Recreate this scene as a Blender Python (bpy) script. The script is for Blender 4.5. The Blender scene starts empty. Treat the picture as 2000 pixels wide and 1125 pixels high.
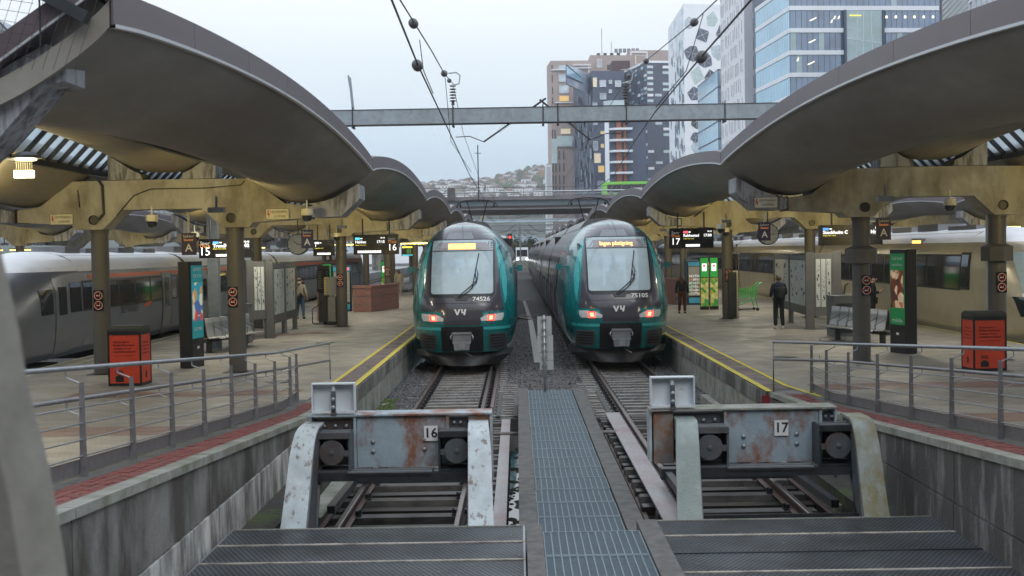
import bpy, math, random
from mathutils import Vector, Matrix, noise
R = math.radians
sc = bpy.context.scene
col = sc.collection
random.seed(7)

# ------------------------------------------------------------------ camera
cam_d = bpy.data.cameras.new("camera")
cam = bpy.data.objects.new("camera", cam_d)
col.objects.link(cam)
cam_d.sensor_width = 36.0
cam_d.lens = 43.2
cam_d.clip_start = 0.1
cam_d.clip_end = 6000
_cr = Matrix(((0.999853, 0.01649907, 0.00466446), (0.00416473, 0.0301943, -0.99953537), (-0.01663225, 0.99940787, 0.03012114)))
cam.matrix_world = Matrix.Translation((0, 0, 3.42)) @ _cr.to_4x4()
cam_d.dof.use_dof = True
cam_d.dof.focus_distance = 36.0
cam_d.dof.aperture_fstop = 3.2
sc.camera = cam

# ------------------------------------------------------------------ world, sun, exposure
w = bpy.data.worlds.new("World")
sc.world = w
w.use_nodes = True
nt = w.node_tree
nt.nodes.clear()
out = nt.nodes.new("ShaderNodeOutputWorld")
bg = nt.nodes.new("ShaderNodeBackground")
bg.inputs[1].default_value = 0.1
sky = nt.nodes.new("ShaderNodeTexSky")
sky.sky_type = 'NISHITA'
sky.sun_disc = False
sky.sun_elevation = R(12)
sky.sun_rotation = R(160)
sky.air_density = 1.5
sky.dust_density = 3.0
tc = nt.nodes.new("ShaderNodeTexCoord")
sep = nt.nodes.new("ShaderNodeSeparateXYZ")
nt.links.new(tc.outputs['Generated'], sep.inputs[0])
ramp = nt.nodes.new("ShaderNodeValToRGB")
cr = ramp.color_ramp
cr.elements[0].position = 0.0
cr.elements[0].color = (0.53, 0.68, 0.84, 1)
cr.elements[1].position = 1.0
cr.elements[1].color = (0.62, 0.70, 0.80, 1)
for p_, c_ in ((0.07, (0.57, 0.73, 0.88, 1)), (0.13, (0.74, 0.84, 0.93, 1)), (0.2, (0.85, 0.90, 0.96, 1)), (0.45, (0.78, 0.84, 0.92, 1))):
    e_ = cr.elements.new(p_)
    e_.color = c_
nt.links.new(sep.outputs[2], ramp.inputs[0])
nz = nt.nodes.new("ShaderNodeTexNoise")
nz.inputs['Scale'].default_value = 2.2
nz.inputs['Detail'].default_value = 3.0
mp = nt.nodes.new("ShaderNodeMapping")
mp.inputs['Scale'].default_value = (1, 1, 3.5)
nt.links.new(tc.outputs['Generated'], mp.inputs[0])
nt.links.new(mp.outputs[0], nz.inputs[0])
mr = nt.nodes.new("ShaderNodeMapRange")
mr.inputs[1].default_value = 0.3
mr.inputs[2].default_value = 0.7
mr.inputs[3].default_value = 0.965 * 9.3
mr.inputs[4].default_value = 1.03 * 9.3
nt.links.new(nz.outputs[0], mr.inputs[0])
zen = nt.nodes.new("ShaderNodeMapRange")     # an overcast sky brightens steadily towards the zenith
zen.inputs[1].default_value = 0.15
zen.inputs[2].default_value = 1.0
zen.inputs[3].default_value = 1.0
zen.inputs[4].default_value = 1.9
nt.links.new(sep.outputs[2], zen.inputs[0])
zm = nt.nodes.new("ShaderNodeMath")
zm.operation = 'MULTIPLY'
nt.links.new(zen.outputs[0], zm.inputs[0])
nt.links.new(mr.outputs[0], zm.inputs[1])
vm = nt.nodes.new("ShaderNodeVectorMath")
vm.operation = 'SCALE'
nt.links.new(ramp.outputs[0], vm.inputs[0])
nt.links.new(zm.outputs[0], vm.inputs['Scale'])
mx = nt.nodes.new("ShaderNodeMix")
mx.data_type = 'RGBA'
mx.inputs[0].default_value = 0.06
nt.links.new(vm.outputs[0], mx.inputs[6])
nt.links.new(sky.outputs[0], mx.inputs[7])
nt.links.new(mx.outputs[2], bg.inputs[0])
nt.links.new(bg.outputs[0], out.inputs[0])

sun_d = bpy.data.lights.new("sun", 'SUN')
sun_d.energy = 0.5
sun_d.angle = R(25)
sun_d.color = (1.0, 0.96, 0.92)
sun = bpy.data.objects.new("sun", sun_d)
col.objects.link(sun)
sun.rotation_euler = (R(50), 0, R(20))

vs = sc.view_settings
sc.display_settings.display_device = 'sRGB'
vs.view_transform = 'Standard'
vs.look = 'None'
vs.exposure = 0.34
vs.gamma = 1.0
vs.use_curve_mapping = False
try:
    sc.cycles.use_light_tree = True
    sc.cycles.max_bounces = 6
    sc.cycles.diffuse_bounces = 3
    sc.cycles.glossy_bounces = 3
    sc.cycles.transmission_bounces = 4
    sc.cycles.caustics_reflective = False
    sc.cycles.caustics_refractive = False
    sc.cycles.sample_clamp_indirect = 4.0
except Exception:
    pass

# ------------------------------------------------------------------ materials
MATS = {}

def mat(name, color, rough=0.6, metal=0.0, var=0.25, scale=3.0, stretch=(1, 1, 1), dark=None, dark_amt=0.0, dark_scale=1.0,
        bump=0.0, bump_scale=40.0, spec=0.5, coat=0.0, emit=None, emit_s=0.0, dark_stretch=(1, 1, 1), dark_pos=0.55, rvar=0.1, dark_w=0.1):
    """procedural surface: base colour broken up by noise, optional second colour in patches, fine relief"""
    m = bpy.data.materials.new(name)
    m.use_nodes = True
    t = m.node_tree
    b = t.nodes["Principled BSDF"]
    b.inputs['Roughness'].default_value = rough
    b.inputs['Metallic'].default_value = metal
    if 'Specular IOR Level' in b.inputs:
        b.inputs['Specular IOR Level'].default_value = spec
    if coat and 'Coat Weight' in b.inputs:
        b.inputs['Coat Weight'].default_value = coat
        b.inputs['Coat Roughness'].default_value = 0.08
    g = t.nodes.new("ShaderNodeNewGeometry")
    mp_ = t.nodes.new("ShaderNodeMapping")
    mp_.inputs['Scale'].default_value = stretch
    t.links.new(g.outputs['Position'], mp_.inputs[0])
    n1 = t.nodes.new("ShaderNodeTexNoise")
    n1.inputs['Scale'].default_value = scale
    n1.inputs['Detail'].default_value = 6.0
    n1.inputs['Roughness'].default_value = 0.62
    t.links.new(mp_.outputs[0], n1.inputs[0])
    r1 = t.nodes.new("ShaderNodeMapRange")
    r1.inputs[1].default_value = 0.28
    r1.inputs[2].default_value = 0.72
    r1.inputs[3].default_value = 1 - var
    r1.inputs[4].default_value = 1 + var
    t.links.new(n1.outputs[0], r1.inputs[0])
    s1 = t.nodes.new("ShaderNodeVectorMath")
    s1.operation = 'SCALE'
    s1.inputs[0].default_value = color[:3]
    t.links.new(r1.outputs[0], s1.inputs['Scale'])
    last = s1.outputs[0]
    if dark is not None:
        mp2 = t.nodes.new("ShaderNodeMapping")
        mp2.inputs['Scale'].default_value = dark_stretch
        mp2.inputs['Location'].default_value = (3.1, 7.7, 1.3)
        t.links.new(g.outputs['Position'], mp2.inputs[0])
        n2 = t.nodes.new("ShaderNodeTexNoise")
        n2.inputs['Scale'].default_value = dark_scale
        n2.inputs['Detail'].default_value = 8.0
        n2.inputs['Roughness'].default_value = 0.65
        t.links.new(mp2.outputs[0], n2.inputs[0])
        r2 = t.nodes.new("ShaderNodeMapRange")
        r2.inputs[1].default_value = dark_pos - dark_w
        r2.inputs[2].default_value = dark_pos + dark_w
        r2.inputs[3].default_value = 0
        r2.inputs[4].default_value = dark_amt
        t.links.new(n2.outputs[0], r2.inputs[0])
        mm = t.nodes.new("ShaderNodeMix")
        mm.data_type = 'RGBA'
        t.links.new(r2.outputs[0], mm.inputs[0])
        t.links.new(last, mm.inputs[6])
        mm.inputs[7].default_value = (*dark[:3], 1)
        last = mm.outputs[2]
    t.links.new(last, b.inputs['Base Color'])
    if rvar:
        rr = t.nodes.new("ShaderNodeMapRange")
        rr.inputs[3].default_value = max(0.02, rough - rvar)
        rr.inputs[4].default_value = min(1.0, rough + rvar)
        t.links.new(n1.outputs[0], rr.inputs[0])
        t.links.new(rr.outputs[0], b.inputs['Roughness'])
    if bump:
        n3 = t.nodes.new("ShaderNodeTexNoise")
        n3.inputs['Scale'].default_value = bump_scale
        n3.inputs['Detail'].default_value = 4.0
        t.links.new(g.outputs['Position'], n3.inputs[0])
        bp = t.nodes.new("ShaderNodeBump")
        bp.inputs['Strength'].default_value = bump
        bp.inputs['Distance'].default_value = 0.02
        t.links.new(n3.outputs[0], bp.inputs['Height'])
        t.links.new(bp.outputs[0], b.inputs['Normal'])
    if emit is not None:
        b.inputs['Emission Color'].default_value = (*emit[:3], 1)
        b.inputs['Emission Strength'].default_value = emit_s
    MATS[name] = m
    return m

C_SHELL = mat('shell_concrete', (0.30, 0.285, 0.255), 0.8, var=0.13, scale=2.2, stretch=(1, .35, 1), dark=(0.19, 0.16, 0.13), dark_amt=0.75, dark_scale=0.45, dark_stretch=(1.6, .5, 1), dark_pos=.5, dark_w=.16, bump=0.15, bump_scale=30)
C_BEAM = mat('beam_concrete', (0.40, 0.385, 0.34), 0.75, var=0.14, scale=1.6, dark=(0.17, 0.155, 0.125), dark_amt=0.8, dark_scale=1.5, dark_stretch=(1, 1, .45), dark_pos=.54, bump=0.3)
C_BRKT = mat('bracket_concrete', (0.34, 0.35, 0.38), 0.7, var=0.15, scale=2, dark=(0.08, 0.075, 0.07), dark_amt=0.85, dark_scale=3.0, dark_stretch=(2.5, 2.5, .4), dark_pos=.53, dark_w=.07, bump=0.3)  # same concrete as the beams, bluish light of the sky put into its colour
C_COL = mat('column_paint', (0.095, 0.092, 0.088), 0.5, var=0.1, scale=3, bump=0.08)
C_WALL = mat('wall_concrete', (0.225, 0.22, 0.205), 0.8, var=0.25, scale=2.5, dark=(0.06, 0.052, 0.042), dark_amt=0.9, dark_scale=1.1, dark_stretch=(1.2, 1.2, .45), bump=0.3, bump_scale=25, dark_w=.08, dark_pos=.5)
C_WALLP = mat('pale_wall_concrete', (0.60, 0.60, 0.57), 0.8, var=0.2, scale=1.5, dark=(0.12, 0.11, 0.10), dark_amt=0.85, dark_scale=1.3, dark_stretch=(1.6, 1.6, .4), dark_pos=.5, dark_w=.07, bump=0.3, bump_scale=25)
C_STRIP = mat('worn_edge_strip', (0.40, 0.36, 0.31), 0.6, var=.3, scale=6, dark=(.12, .1, .09), dark_amt=.7, dark_scale=4)
C_WALLR = mat('dark_wall_concrete', (0.085, 0.082, 0.075), 0.75, var=0.25, scale=2.2, stretch=(1, 1, .5), dark=(0.30, 0.30, 0.29), dark_amt=0.8, dark_scale=1.8, dark_stretch=(1.8, 1.8, .35), dark_pos=.58, dark_w=.07, bump=.4, bump_scale=20)
C_COPE = mat('coping_concrete', (0.30, 0.30, 0.27), 0.8, var=0.25, scale=4, dark=(0.10, 0.12, 0.05), dark_amt=0.6, dark_scale=2.2, bump=0.4)
C_CURB = mat('kerb_concrete', (0.13, 0.125, 0.12), 0.8, var=0.3, scale=9, dark=(0.07, 0.07, 0.06), dark_amt=0.7, dark_scale=5, bump=0.6, bump_scale=60)
C_PIER = mat('pier_concrete', (0.27, 0.25, 0.21), 0.8, var=0.12, scale=3, dark=(0.15, 0.14, 0.125), dark_amt=0.6, dark_scale=5, bump=0.2)
C_FASC = mat('fascia_metal', (0.135, 0.105, 0.115), 0.42, metal=0.25, var=0.1, scale=5, rvar=.08)
C_DRIP = mat('drip_edge_metal', (0.55, 0.56, 0.58), 0.4, metal=0.4, var=0.1)
C_BLACK = mat('black_plastic', (0.012, 0.012, 0.014), 0.45, var=0.15)
C_DGREY = mat('dark_grey_steel', (0.05, 0.052, 0.055), 0.5, metal=0.3, var=0.2)
C_STEEL = mat('galvanised_steel', (0.36, 0.38, 0.40), 0.42, metal=0.75, var=0.15, scale=8)
C_RAILING = mat('railing_steel', (0.26, 0.26, 0.265), 0.42, metal=0.6, var=0.2, scale=10)
C_GANTRY = mat('gantry_steel', (0.30, 0.345, 0.38), 0.5, metal=0.35, var=0.14, scale=3, stretch=(1, 1, .2), dark=(0.2, 0.22, 0.25), dark_amt=.5, dark_scale=6)
C_WIRE = mat('wire_dark', (0.05, 0.05, 0.055), 0.5, metal=0.5, var=0.1)
C_INS = mat('insulator_brown', (0.06, 0.045, 0.04), 0.3, var=0.2)
C_INSG = mat('insulator_grey', (0.13, 0.13, 0.14), 0.45, var=0.2)
C_GLASS = mat('glass_dark', (0.02, 0.024, 0.028), 0.08, var=0.2, spec=0.8, rvar=.03)
C_RAIL = mat('rail_steel_rust', (0.085, 0.05, 0.04), 0.55, metal=0.4, var=0.3, scale=8)
C_RAILTOP = mat('rail_head', (0.22, 0.19, 0.18), 0.35, metal=0.8, var=0.3, scale=8)
C_SLEEP = mat('sleeper_wood', (0.12, 0.112, 0.105), 0.75, var=0.35, scale=3, stretch=(1, 14, 6), dark=(0.04, 0.035, 0.03), dark_amt=.6, dark_scale=3, bump=.5, bump_scale=30)
C_SLEEPD = mat('sleeper_oiled', (0.03, 0.026, 0.023), 0.35, var=0.35, scale=3, bump=.3)
C_SLEEPC = mat('sleeper_pale', (0.26, 0.25, 0.235), 0.7, var=0.3, scale=4, dark=(0.12, 0.09, 0.06), dark_amt=.6, dark_scale=2.5, bump=.4)
C_BALL = mat('ballast_bed', (0.06, 0.058, 0.056), 0.85, var=0.5, scale=30, dark=(0.02, 0.02, 0.02), dark_amt=.7, dark_scale=18, bump=1.0, bump_scale=22)
C_STONE = mat('ballast_stone', (0.115, 0.112, 0.115), 0.7, var=0.65, scale=9, bump=.3)
C_MUD = mat('pit_ground', (0.034, 0.031, 0.025), 0.6, var=0.5, scale=5, dark=(0.05, 0.075, 0.012), dark_amt=0.9, dark_scale=1.6, bump=0.8, bump_scale=14, dark_pos=.56, dark_w=.05)
C_MOSS = mat('moss', (0.055, 0.085, 0.015), 0.9, var=0.5, scale=12, bump=.8, bump_scale=40)
C_LEAFLIT = mat('leaf_litter', (0.03, 0.028, 0.018), 0.8, var=0.6, scale=20, bump=.6)
C_WATER = mat('puddle_water', (0.10, 0.11, 0.115), 0.03, var=0.1, spec=1.0, rvar=0, metal=.55)
C_YEL = mat('yellow_paint', (0.70, 0.58, 0.09), 0.6, var=0.15, scale=10, dark=(0.28, 0.24, 0.12), dark_amt=.7, dark_scale=7, dark_pos=.62)
C_WHITEL = mat('white_line_paint', (0.62, 0.6, 0.45), 0.6, var=0.15, scale=10)
C_RED = mat('red_paint', (0.34, 0.03, 0.03), 0.6, var=0.3, scale=12)
C_BFRAME = mat('buffer_blue_grey', (0.36, 0.44, 0.49), 0.5, metal=0.1, var=0.14, scale=4, dark=(0.26, 0.10, 0.045), dark_amt=0.95, dark_scale=1.35, dark_stretch=(1.9, 1.9, 1.2), dark_pos=.525, dark_w=.07, bump=.25, bump_scale=30)
C_BARM = mat('buffer_arm_paint', (0.46, 0.51, 0.53), 0.5, metal=0.1, var=0.2, scale=5, dark=(0.17, 0.13, 0.11), dark_amt=0.9, dark_scale=2.6, dark_stretch=(5, 5, .6), dark_pos=.60, dark_w=.04, bump=.2)
C_BARMG = mat('buffer_arm_mossy', (0.30, 0.33, 0.31), 0.6, metal=0.1, var=0.2, scale=5, dark=(0.22, 0.18, 0.07), dark_amt=0.9, dark_scale=2.6, dark_stretch=(2, 2, 1), dark_pos=.52, dark_w=.12, bump=.3)
C_BPLATE = mat('buffer_plate_grey', (0.11, 0.125, 0.14), 0.55, metal=0.3, var=0.25, scale=6, dark=(0.12, 0.06, 0.035), dark_amt=.7, dark_scale=3, dark_pos=.56)
C_BDARK = mat('buffer_dark', (0.045, 0.05, 0.055), 0.4, metal=0.4, var=0.3, scale=8)
C_BWHITE = mat('buffer_white_box', (0.66, 0.70, 0.73), 0.5, var=0.08, scale=4, dark=(0.26, 0.11, 0.06), dark_amt=0.85, dark_scale=2.4, dark_stretch=(1, 1, 3), dark_pos=.68, dark_w=.04)
C_SLABP = mat('timber_cover_board', (0.36, 0.34, 0.34), 0.6, var=0.15, scale=3, stretch=(6, 1, 1), dark=(0.3, 0.18, 0.18), dark_amt=.5, dark_scale=1.2)
C_TEAL = mat('train_teal', (0.005, 0.165, 0.17), 0.26, var=0.06, coat=0.7, spec=0.6, rvar=.05)
C_TEALL = mat('train_light_teal', (0.05, 0.42, 0.43), 0.28, var=0.05, coat=0.5, rvar=.05)
C_TMASK = mat('train_dark_mask', (0.05, 0.047, 0.062), 0.32, var=0.06, coat=0.55, rvar=.05)
C_TBODY = mat('train_body_plum', (0.045, 0.036, 0.043), 0.3, var=0.08, coat=0.4, rvar=.05)
C_TROOF = mat('train_roof_grey', (0.13, 0.13, 0.135), 0.35, var=0.2, scale=2)
C_PLOW = mat('train_plough', (0.045, 0.046, 0.05), 0.5, var=0.15, metal=.2)
C_GREYL = mat('light_grey_metal', (0.22, 0.23, 0.25), 0.45, metal=.3, var=.15)
C_CABIN = mat('cab_interior', (0.16, 0.17, 0.18), .6, var=.1)
C_CABGLOW = mat('cab_door_window', (0.35, 0.5, 0.62), .4, var=.1, emit=(.35, .55, .75), emit_s=.5)  # pale pane on the cab's back wall, made to glow for bluish light
C_WSCR = mat('windscreen_glass', (0.52, 0.64, 0.68), 0.08, var=0.1, spec=0.9, rvar=.02, scale=.6, dark=(0.33, 0.43, 0.50), dark_amt=.7, dark_scale=.9)
_t = C_WSCR.node_tree     # pale base colour stands in for the mirrored sky; the cab shows faintly
_tr = _t.nodes.new("ShaderNodeBsdfTransparent"); _tr.inputs[0].default_value = (.85, .92, .94, 1)
_m1 = _t.nodes.new("ShaderNodeMixShader"); _m1.inputs[0].default_value = .22
_t.links.new(_t.nodes["Principled BSDF"].outputs[0], _m1.inputs[1]); _t.links.new(_tr.outputs[0], _m1.inputs[2])
_t.links.new(_m1.outputs[0], _t.nodes["Material Output"].inputs[0])
C_WSCR2 = mat('display_glass', (0.28, 0.26, 0.27), 0.1, var=0.05, spec=0.7, rvar=.02)
C_LAMPG = mat('headlamp_glass', (0.62, 0.62, 0.62), 0.15, var=0.1, spec=.8)
E_RED = mat('tail_light', (0.8, 0.04, 0.03), 0.3, emit=(1.0, 0.035, 0.02), emit_s=3.2)
E_REDC = mat('tail_light_core', (1, 0.3, 0.2), 0.3, emit=(1.0, 0.16, 0.10), emit_s=4.0)
E_AMB = mat('amber_display', (0.9, 0.45, 0.1), 0.4, emit=(1.0, 0.55, 0.12), emit_s=2.2)
E_AMBT = mat('amber_text', (0.9, 0.45, 0.1), 0.4, emit=(1.0, 0.58, 0.25), emit_s=1.3)
E_WHITE = mat('screen_white', (0.8, 0.8, 0.8), 0.5, emit=(1, 1, 1), emit_s=0.95)
E_YELT = mat('screen_yellow', (0.8, 0.7, 0.1), 0.5, emit=(1, 0.85, 0.1), emit_s=0.8)
E_ORGT = mat('screen_orange', (0.8, 0.3, 0.05), 0.5, emit=(1, 0.3, 0.05), emit_s=0.35)
E_CYAN = mat('screen_cyan', (0.1, 0.6, 0.7), 0.5, emit=(0.1, 0.65, 0.8), emit_s=0.9)
E_BLUE = mat('screen_blue', (0.1, 0.3, 0.8), 0.5, emit=(0.08, 0.3, 0.85), emit_s=0.9)
E_REDS = mat('screen_red', (0.8, 0.1, 0.15), 0.5, emit=(0.9, 0.12, 0.16), emit_s=0.9)
E_TUBE = mat('yellow_lamp_glow', (1, 0.9, 0.3), 0.5, emit=(1, 0.88, 0.25), emit_s=2.0)
E_LAMP = mat('warm_lamp_glow', (1, 0.9, 0.6), 0.5, emit=(1, 0.85, 0.5), emit_s=9.0)
E_WARMW = mat('lit_window', (0.6, 0.5, 0.35), 0.3, emit=(1, 0.84, 0.6), emit_s=0.28)
E_WARMY = mat('lit_window_amber', (0.5, 0.35, 0.15), 0.3, emit=(1, 0.62, 0.2), emit_s=0.4)
E_HEAD = mat('bus_headlight', (1, 1, 1), 0.3, emit=(1, 0.97, 0.9), emit_s=9)
C_SCREEN = mat('screen_black', (0.008, 0.008, 0.012), 0.25, var=0.1)
C_PURP = mat('sign_purple', (0.035, 0.025, 0.075), 0.45, var=0.08)
C_WHITE = mat('white_print', (0.78, 0.78, 0.76), 0.5, var=0.03)
C_CREAM = mat('sign_cream', (0.62, 0.60, 0.50), 0.5, var=0.08, dark=(.35, .33, .26), dark_amt=.4, dark_scale=9)
C_REDP = mat('red_print', (0.5, 0.04, 0.03), 0.5, var=0.05)
C_BLKP = mat('black_print', (0.015, 0.015, 0.017), 0.5, var=0.05)
C_BINR = mat('bin_red', (0.72, 0.075, 0.03), 0.4, var=0.1, scale=5)
C_BINP = mat('bin_print', (0.16, 0.012, 0.008), 0.5, var=0.05)
C_BINTOP = mat('bin_lid', (0.055, 0.055, 0.045), 0.45, var=0.3, scale=8)
C_BRICK = mat('red_brick_paver', (0.20, 0.052, 0.048), 0.75, var=0.35, scale=14, dark=(0.10, 0.075, 0.06), dark_amt=.6, dark_scale=3.5, bump=.4)
C_BRICKW = mat('red_wall_block', (0.36, 0.18, 0.145), 0.7, var=0.2, scale=8, bump=.3)
C_PAVG = mat('grey_paver', (0.14, 0.14, 0.135), 0.8, var=0.3, scale=8, dark=(.07, .08, .04), dark_amt=.6, dark_scale=2, bump=.4)
C_GRATE = mat('grating_steel', (0.085, 0.125, 0.15), 0.5, metal=0.4, var=0.2, scale=6, bump=1.0, bump_scale=160)
C_GRATEB = mat('grating_bar', (0.24, 0.31, 0.34), 0.45, metal=0.4, var=0.15, scale=9)
C_SILVER = mat('train_silver', (0.165, 0.185, 0.23), 0.34, metal=0.3, var=0.06, rvar=.05, dark=(.2, .2, .2), dark_amt=.3, dark_scale=.7)
C_SILVERR = mat('train_silver_roof', (0.90, 0.92, 0.97), 0.35, metal=0.0, var=0.06)  # whitish roof, lightened in its colour for the sky glow at grazing view
C_BEIGE = mat('train_beige_metal', (0.50, 0.45, 0.33), 0.30, metal=0.4, var=0.08, rvar=.05, dark=(.36, .31, .21), dark_amt=.4, dark_scale=.8)  # golden lamp reflections on the side put into the base colour
C_ORNG = mat('orange_stripe', (0.6, 0.10, 0.02), 0.4, var=.05)
C_SKIN = mat('skin', (0.45, 0.27, 0.2), 0.5, var=.05)
C_HAIRB = mat('hair_brown', (0.09, 0.05, 0.03), 0.6, var=.3, scale=30)
C_HAIRD = mat('hair_dark', (0.02, 0.015, 0.012), 0.6, var=.3, scale=30)
C_CBLK = mat('cloth_black', (0.012, 0.013, 0.016), 0.8, var=.2, scale=10)
C_CNAVY = mat('cloth_navy', (0.015, 0.02, 0.04), 0.8, var=.2, scale=10)
C_CBEIGE = mat('cloth_beige', (0.34, 0.30, 0.22), 0.85, var=.2, scale=10)
C_JEAN = mat('denim', (0.05, 0.10, 0.19), 0.85, var=.25, scale=12)
C_MAROON = mat('cloth_maroon', (0.10, 0.03, 0.02), 0.85, var=.2, scale=10)
C_SHOEW = mat('shoe_white', (0.6, 0.6, 0.6), 0.6, var=.05)
C_GREENP = mat('green_plastic', (0.03, 0.42, 0.07), 0.4, var=.1)

def paver_mat(name, col1, col2, sx, sy):
    m = bpy.data.materials.new(name)
    m.use_nodes = True
    t = m.node_tree
    b = t.nodes["Principled BSDF"]
    b.inputs['Roughness'].default_value = .62
    g = t.nodes.new("ShaderNodeNewGeometry")
    br = t.nodes.new("ShaderNodeTexBrick")
    br.inputs['Scale'].default_value = 1.0
    br.inputs['Brick Width'].default_value = sx
    br.inputs['Row Height'].default_value = sy
    br.inputs['Mortar Size'].default_value = 0.006
    br.inputs['Color1'].default_value = (*col1, 1)
    br.inputs['Color2'].default_value = (*col2, 1)
    br.inputs['Mortar'].default_value = (col1[0] * .45, col1[1] * .45, col1[2] * .45, 1)
    t.links.new(g.outputs['Position'], br.inputs[0])
    n = t.nodes.new("ShaderNodeTexNoise")
    n.inputs['Scale'].default_value = .55
    n.inputs['Detail'].default_value = 8
    n.inputs['Roughness'].default_value = .7
    t.links.new(g.outputs['Position'], n.inputs[0])
    r = t.nodes.new("ShaderNodeMapRange")
    r.inputs[1].default_value = .3
    r.inputs[2].default_value = .7
    r.inputs[3].default_value = .68
    r.inputs[4].default_value = 1.22
    t.links.new(n.outputs[0], r.inputs[0])
    v = t.nodes.new("ShaderNodeVectorMath")
    v.operation = 'SCALE'
    t.links.new(br.outputs[0], v.inputs[0])
    t.links.new(r.outputs[0], v.inputs['Scale'])
    t.links.new(v.outputs[0], b.inputs['Base Color'])
    n2 = t.nodes.new("ShaderNodeTexNoise")
    n2.inputs['Scale'].default_value = 1.3
    n2.inputs['Detail'].default_value = 5
    t.links.new(g.outputs['Position'], n2.inputs[0])
    r3 = t.nodes.new("ShaderNodeMapRange")
    r3.inputs[1].default_value = .35
    r3.inputs[2].default_value = .65
    r3.inputs[3].default_value = .38
    r3.inputs[4].default_value = .75
    t.links.new(n2.outputs[0], r3.inputs[0])
    t.links.new(r3.outputs[0], b.inputs['Roughness'])
    bp = t.nodes.new("ShaderNodeBump")
    bp.inputs['Strength'].default_value = .5
    bp.inputs['Distance'].default_value = .01
    t.links.new(br.outputs['Fac'], bp.inputs['Height'])
    bp.invert = True
    t.links.new(bp.outputs[0], b.inputs['Normal'])
    return m
C_PAVE = paver_mat('platform_pavers', (0.33, 0.30, 0.25), (0.39, 0.36, 0.30), .2, .1)
C_PAVEG = paver_mat('platform_pavers_grey', (0.32, 0.32, 0.31), (0.37, 0.37, 0.36), .2, .1)
C_PAVER = paver_mat('platform_pavers_red', (0.25, 0.155, 0.125), (0.29, 0.19, 0.15), .2, .1)
C_PAVEDGE = paver_mat('platform_edge_pavers', (0.17, 0.135, 0.13), (0.20, 0.16, 0.15), .2, .1)

def mesh_mat(name, c1, c2, scale, ang):
    """expanded-metal tread: diamond relief"""
    m = bpy.data.materials.new(name)
    m.use_nodes = True
    t = m.node_tree
    b = t.nodes["Principled BSDF"]
    b.inputs['Metallic'].default_value = .5
    b.inputs['Roughness'].default_value = .42
    g = t.nodes.new("ShaderNodeNewGeometry")
    outs = []
    for a, s in ((ang, scale), (-ang * .8, scale * .95)):
        mp_ = t.nodes.new("ShaderNodeMapping")
        mp_.inputs['Rotation'].default_value = (0, 0, a)
        t.links.new(g.outputs['Position'], mp_.inputs[0])
        wv = t.nodes.new("ShaderNodeTexWave")
        wv.inputs['Scale'].default_value = s
        wv.inputs['Distortion'].default_value = .3
        t.links.new(mp_.outputs[0], wv.inputs[0])
        outs.append(wv.outputs['Fac'])
    mul = t.nodes.new("ShaderNodeMath")
    mul.operation = 'MAXIMUM'
    t.links.new(outs[0], mul.inputs[0])
    t.links.new(outs[1], mul.inputs[1])
    mm = t.nodes.new("ShaderNodeMix")
    mm.data_type = 'RGBA'
    r = t.nodes.new("ShaderNodeMapRange")
    r.inputs[1].default_value = .55
    r.inputs[2].default_value = .95
    t.links.new(mul.outputs[0], r.inputs[0])
    t.links.new(r.outputs[0], mm.inputs[0])
    mm.inputs[6].default_value = (*c1, 1)
    mm.inputs[7].default_value = (*c2, 1)
    n = t.nodes.new("ShaderNodeTexNoise")
    n.inputs['Scale'].default_value = 1.8
    n.inputs['Detail'].default_value = 7
    t.links.new(g.outputs['Position'], n.inputs[0])
    r2 = t.nodes.new("ShaderNodeMapRange")
    r2.inputs[1].default_value = .3
    r2.inputs[2].default_value = .7
    r2.inputs[3].default_value = .55
    r2.inputs[4].default_value = 1.35
    t.links.new(n.outputs[0], r2.inputs[0])
    v = t.nodes.new("ShaderNodeVectorMath")
    v.operation = 'SCALE'
    t.links.new(mm.outputs[2], v.inputs[0])
    t.links.new(r2.outputs[0], v.inputs['Scale'])
    t.links.new(v.outputs[0], b.inputs['Base Color'])
    bp = t.nodes.new("ShaderNodeBump")
    bp.inputs['Strength'].default_value = .8
    bp.inputs['Distance'].default_value = .01
    t.links.new(r.outputs[0], bp.inputs['Height'])
    t.links.new(bp.outputs[0], b.inputs['Normal'])
    return m
C_TREAD = mesh_mat('expanded_metal_tread', (0.014, 0.016, 0.018), (0.125, 0.14, 0.155), 6.5, R(32))

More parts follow.
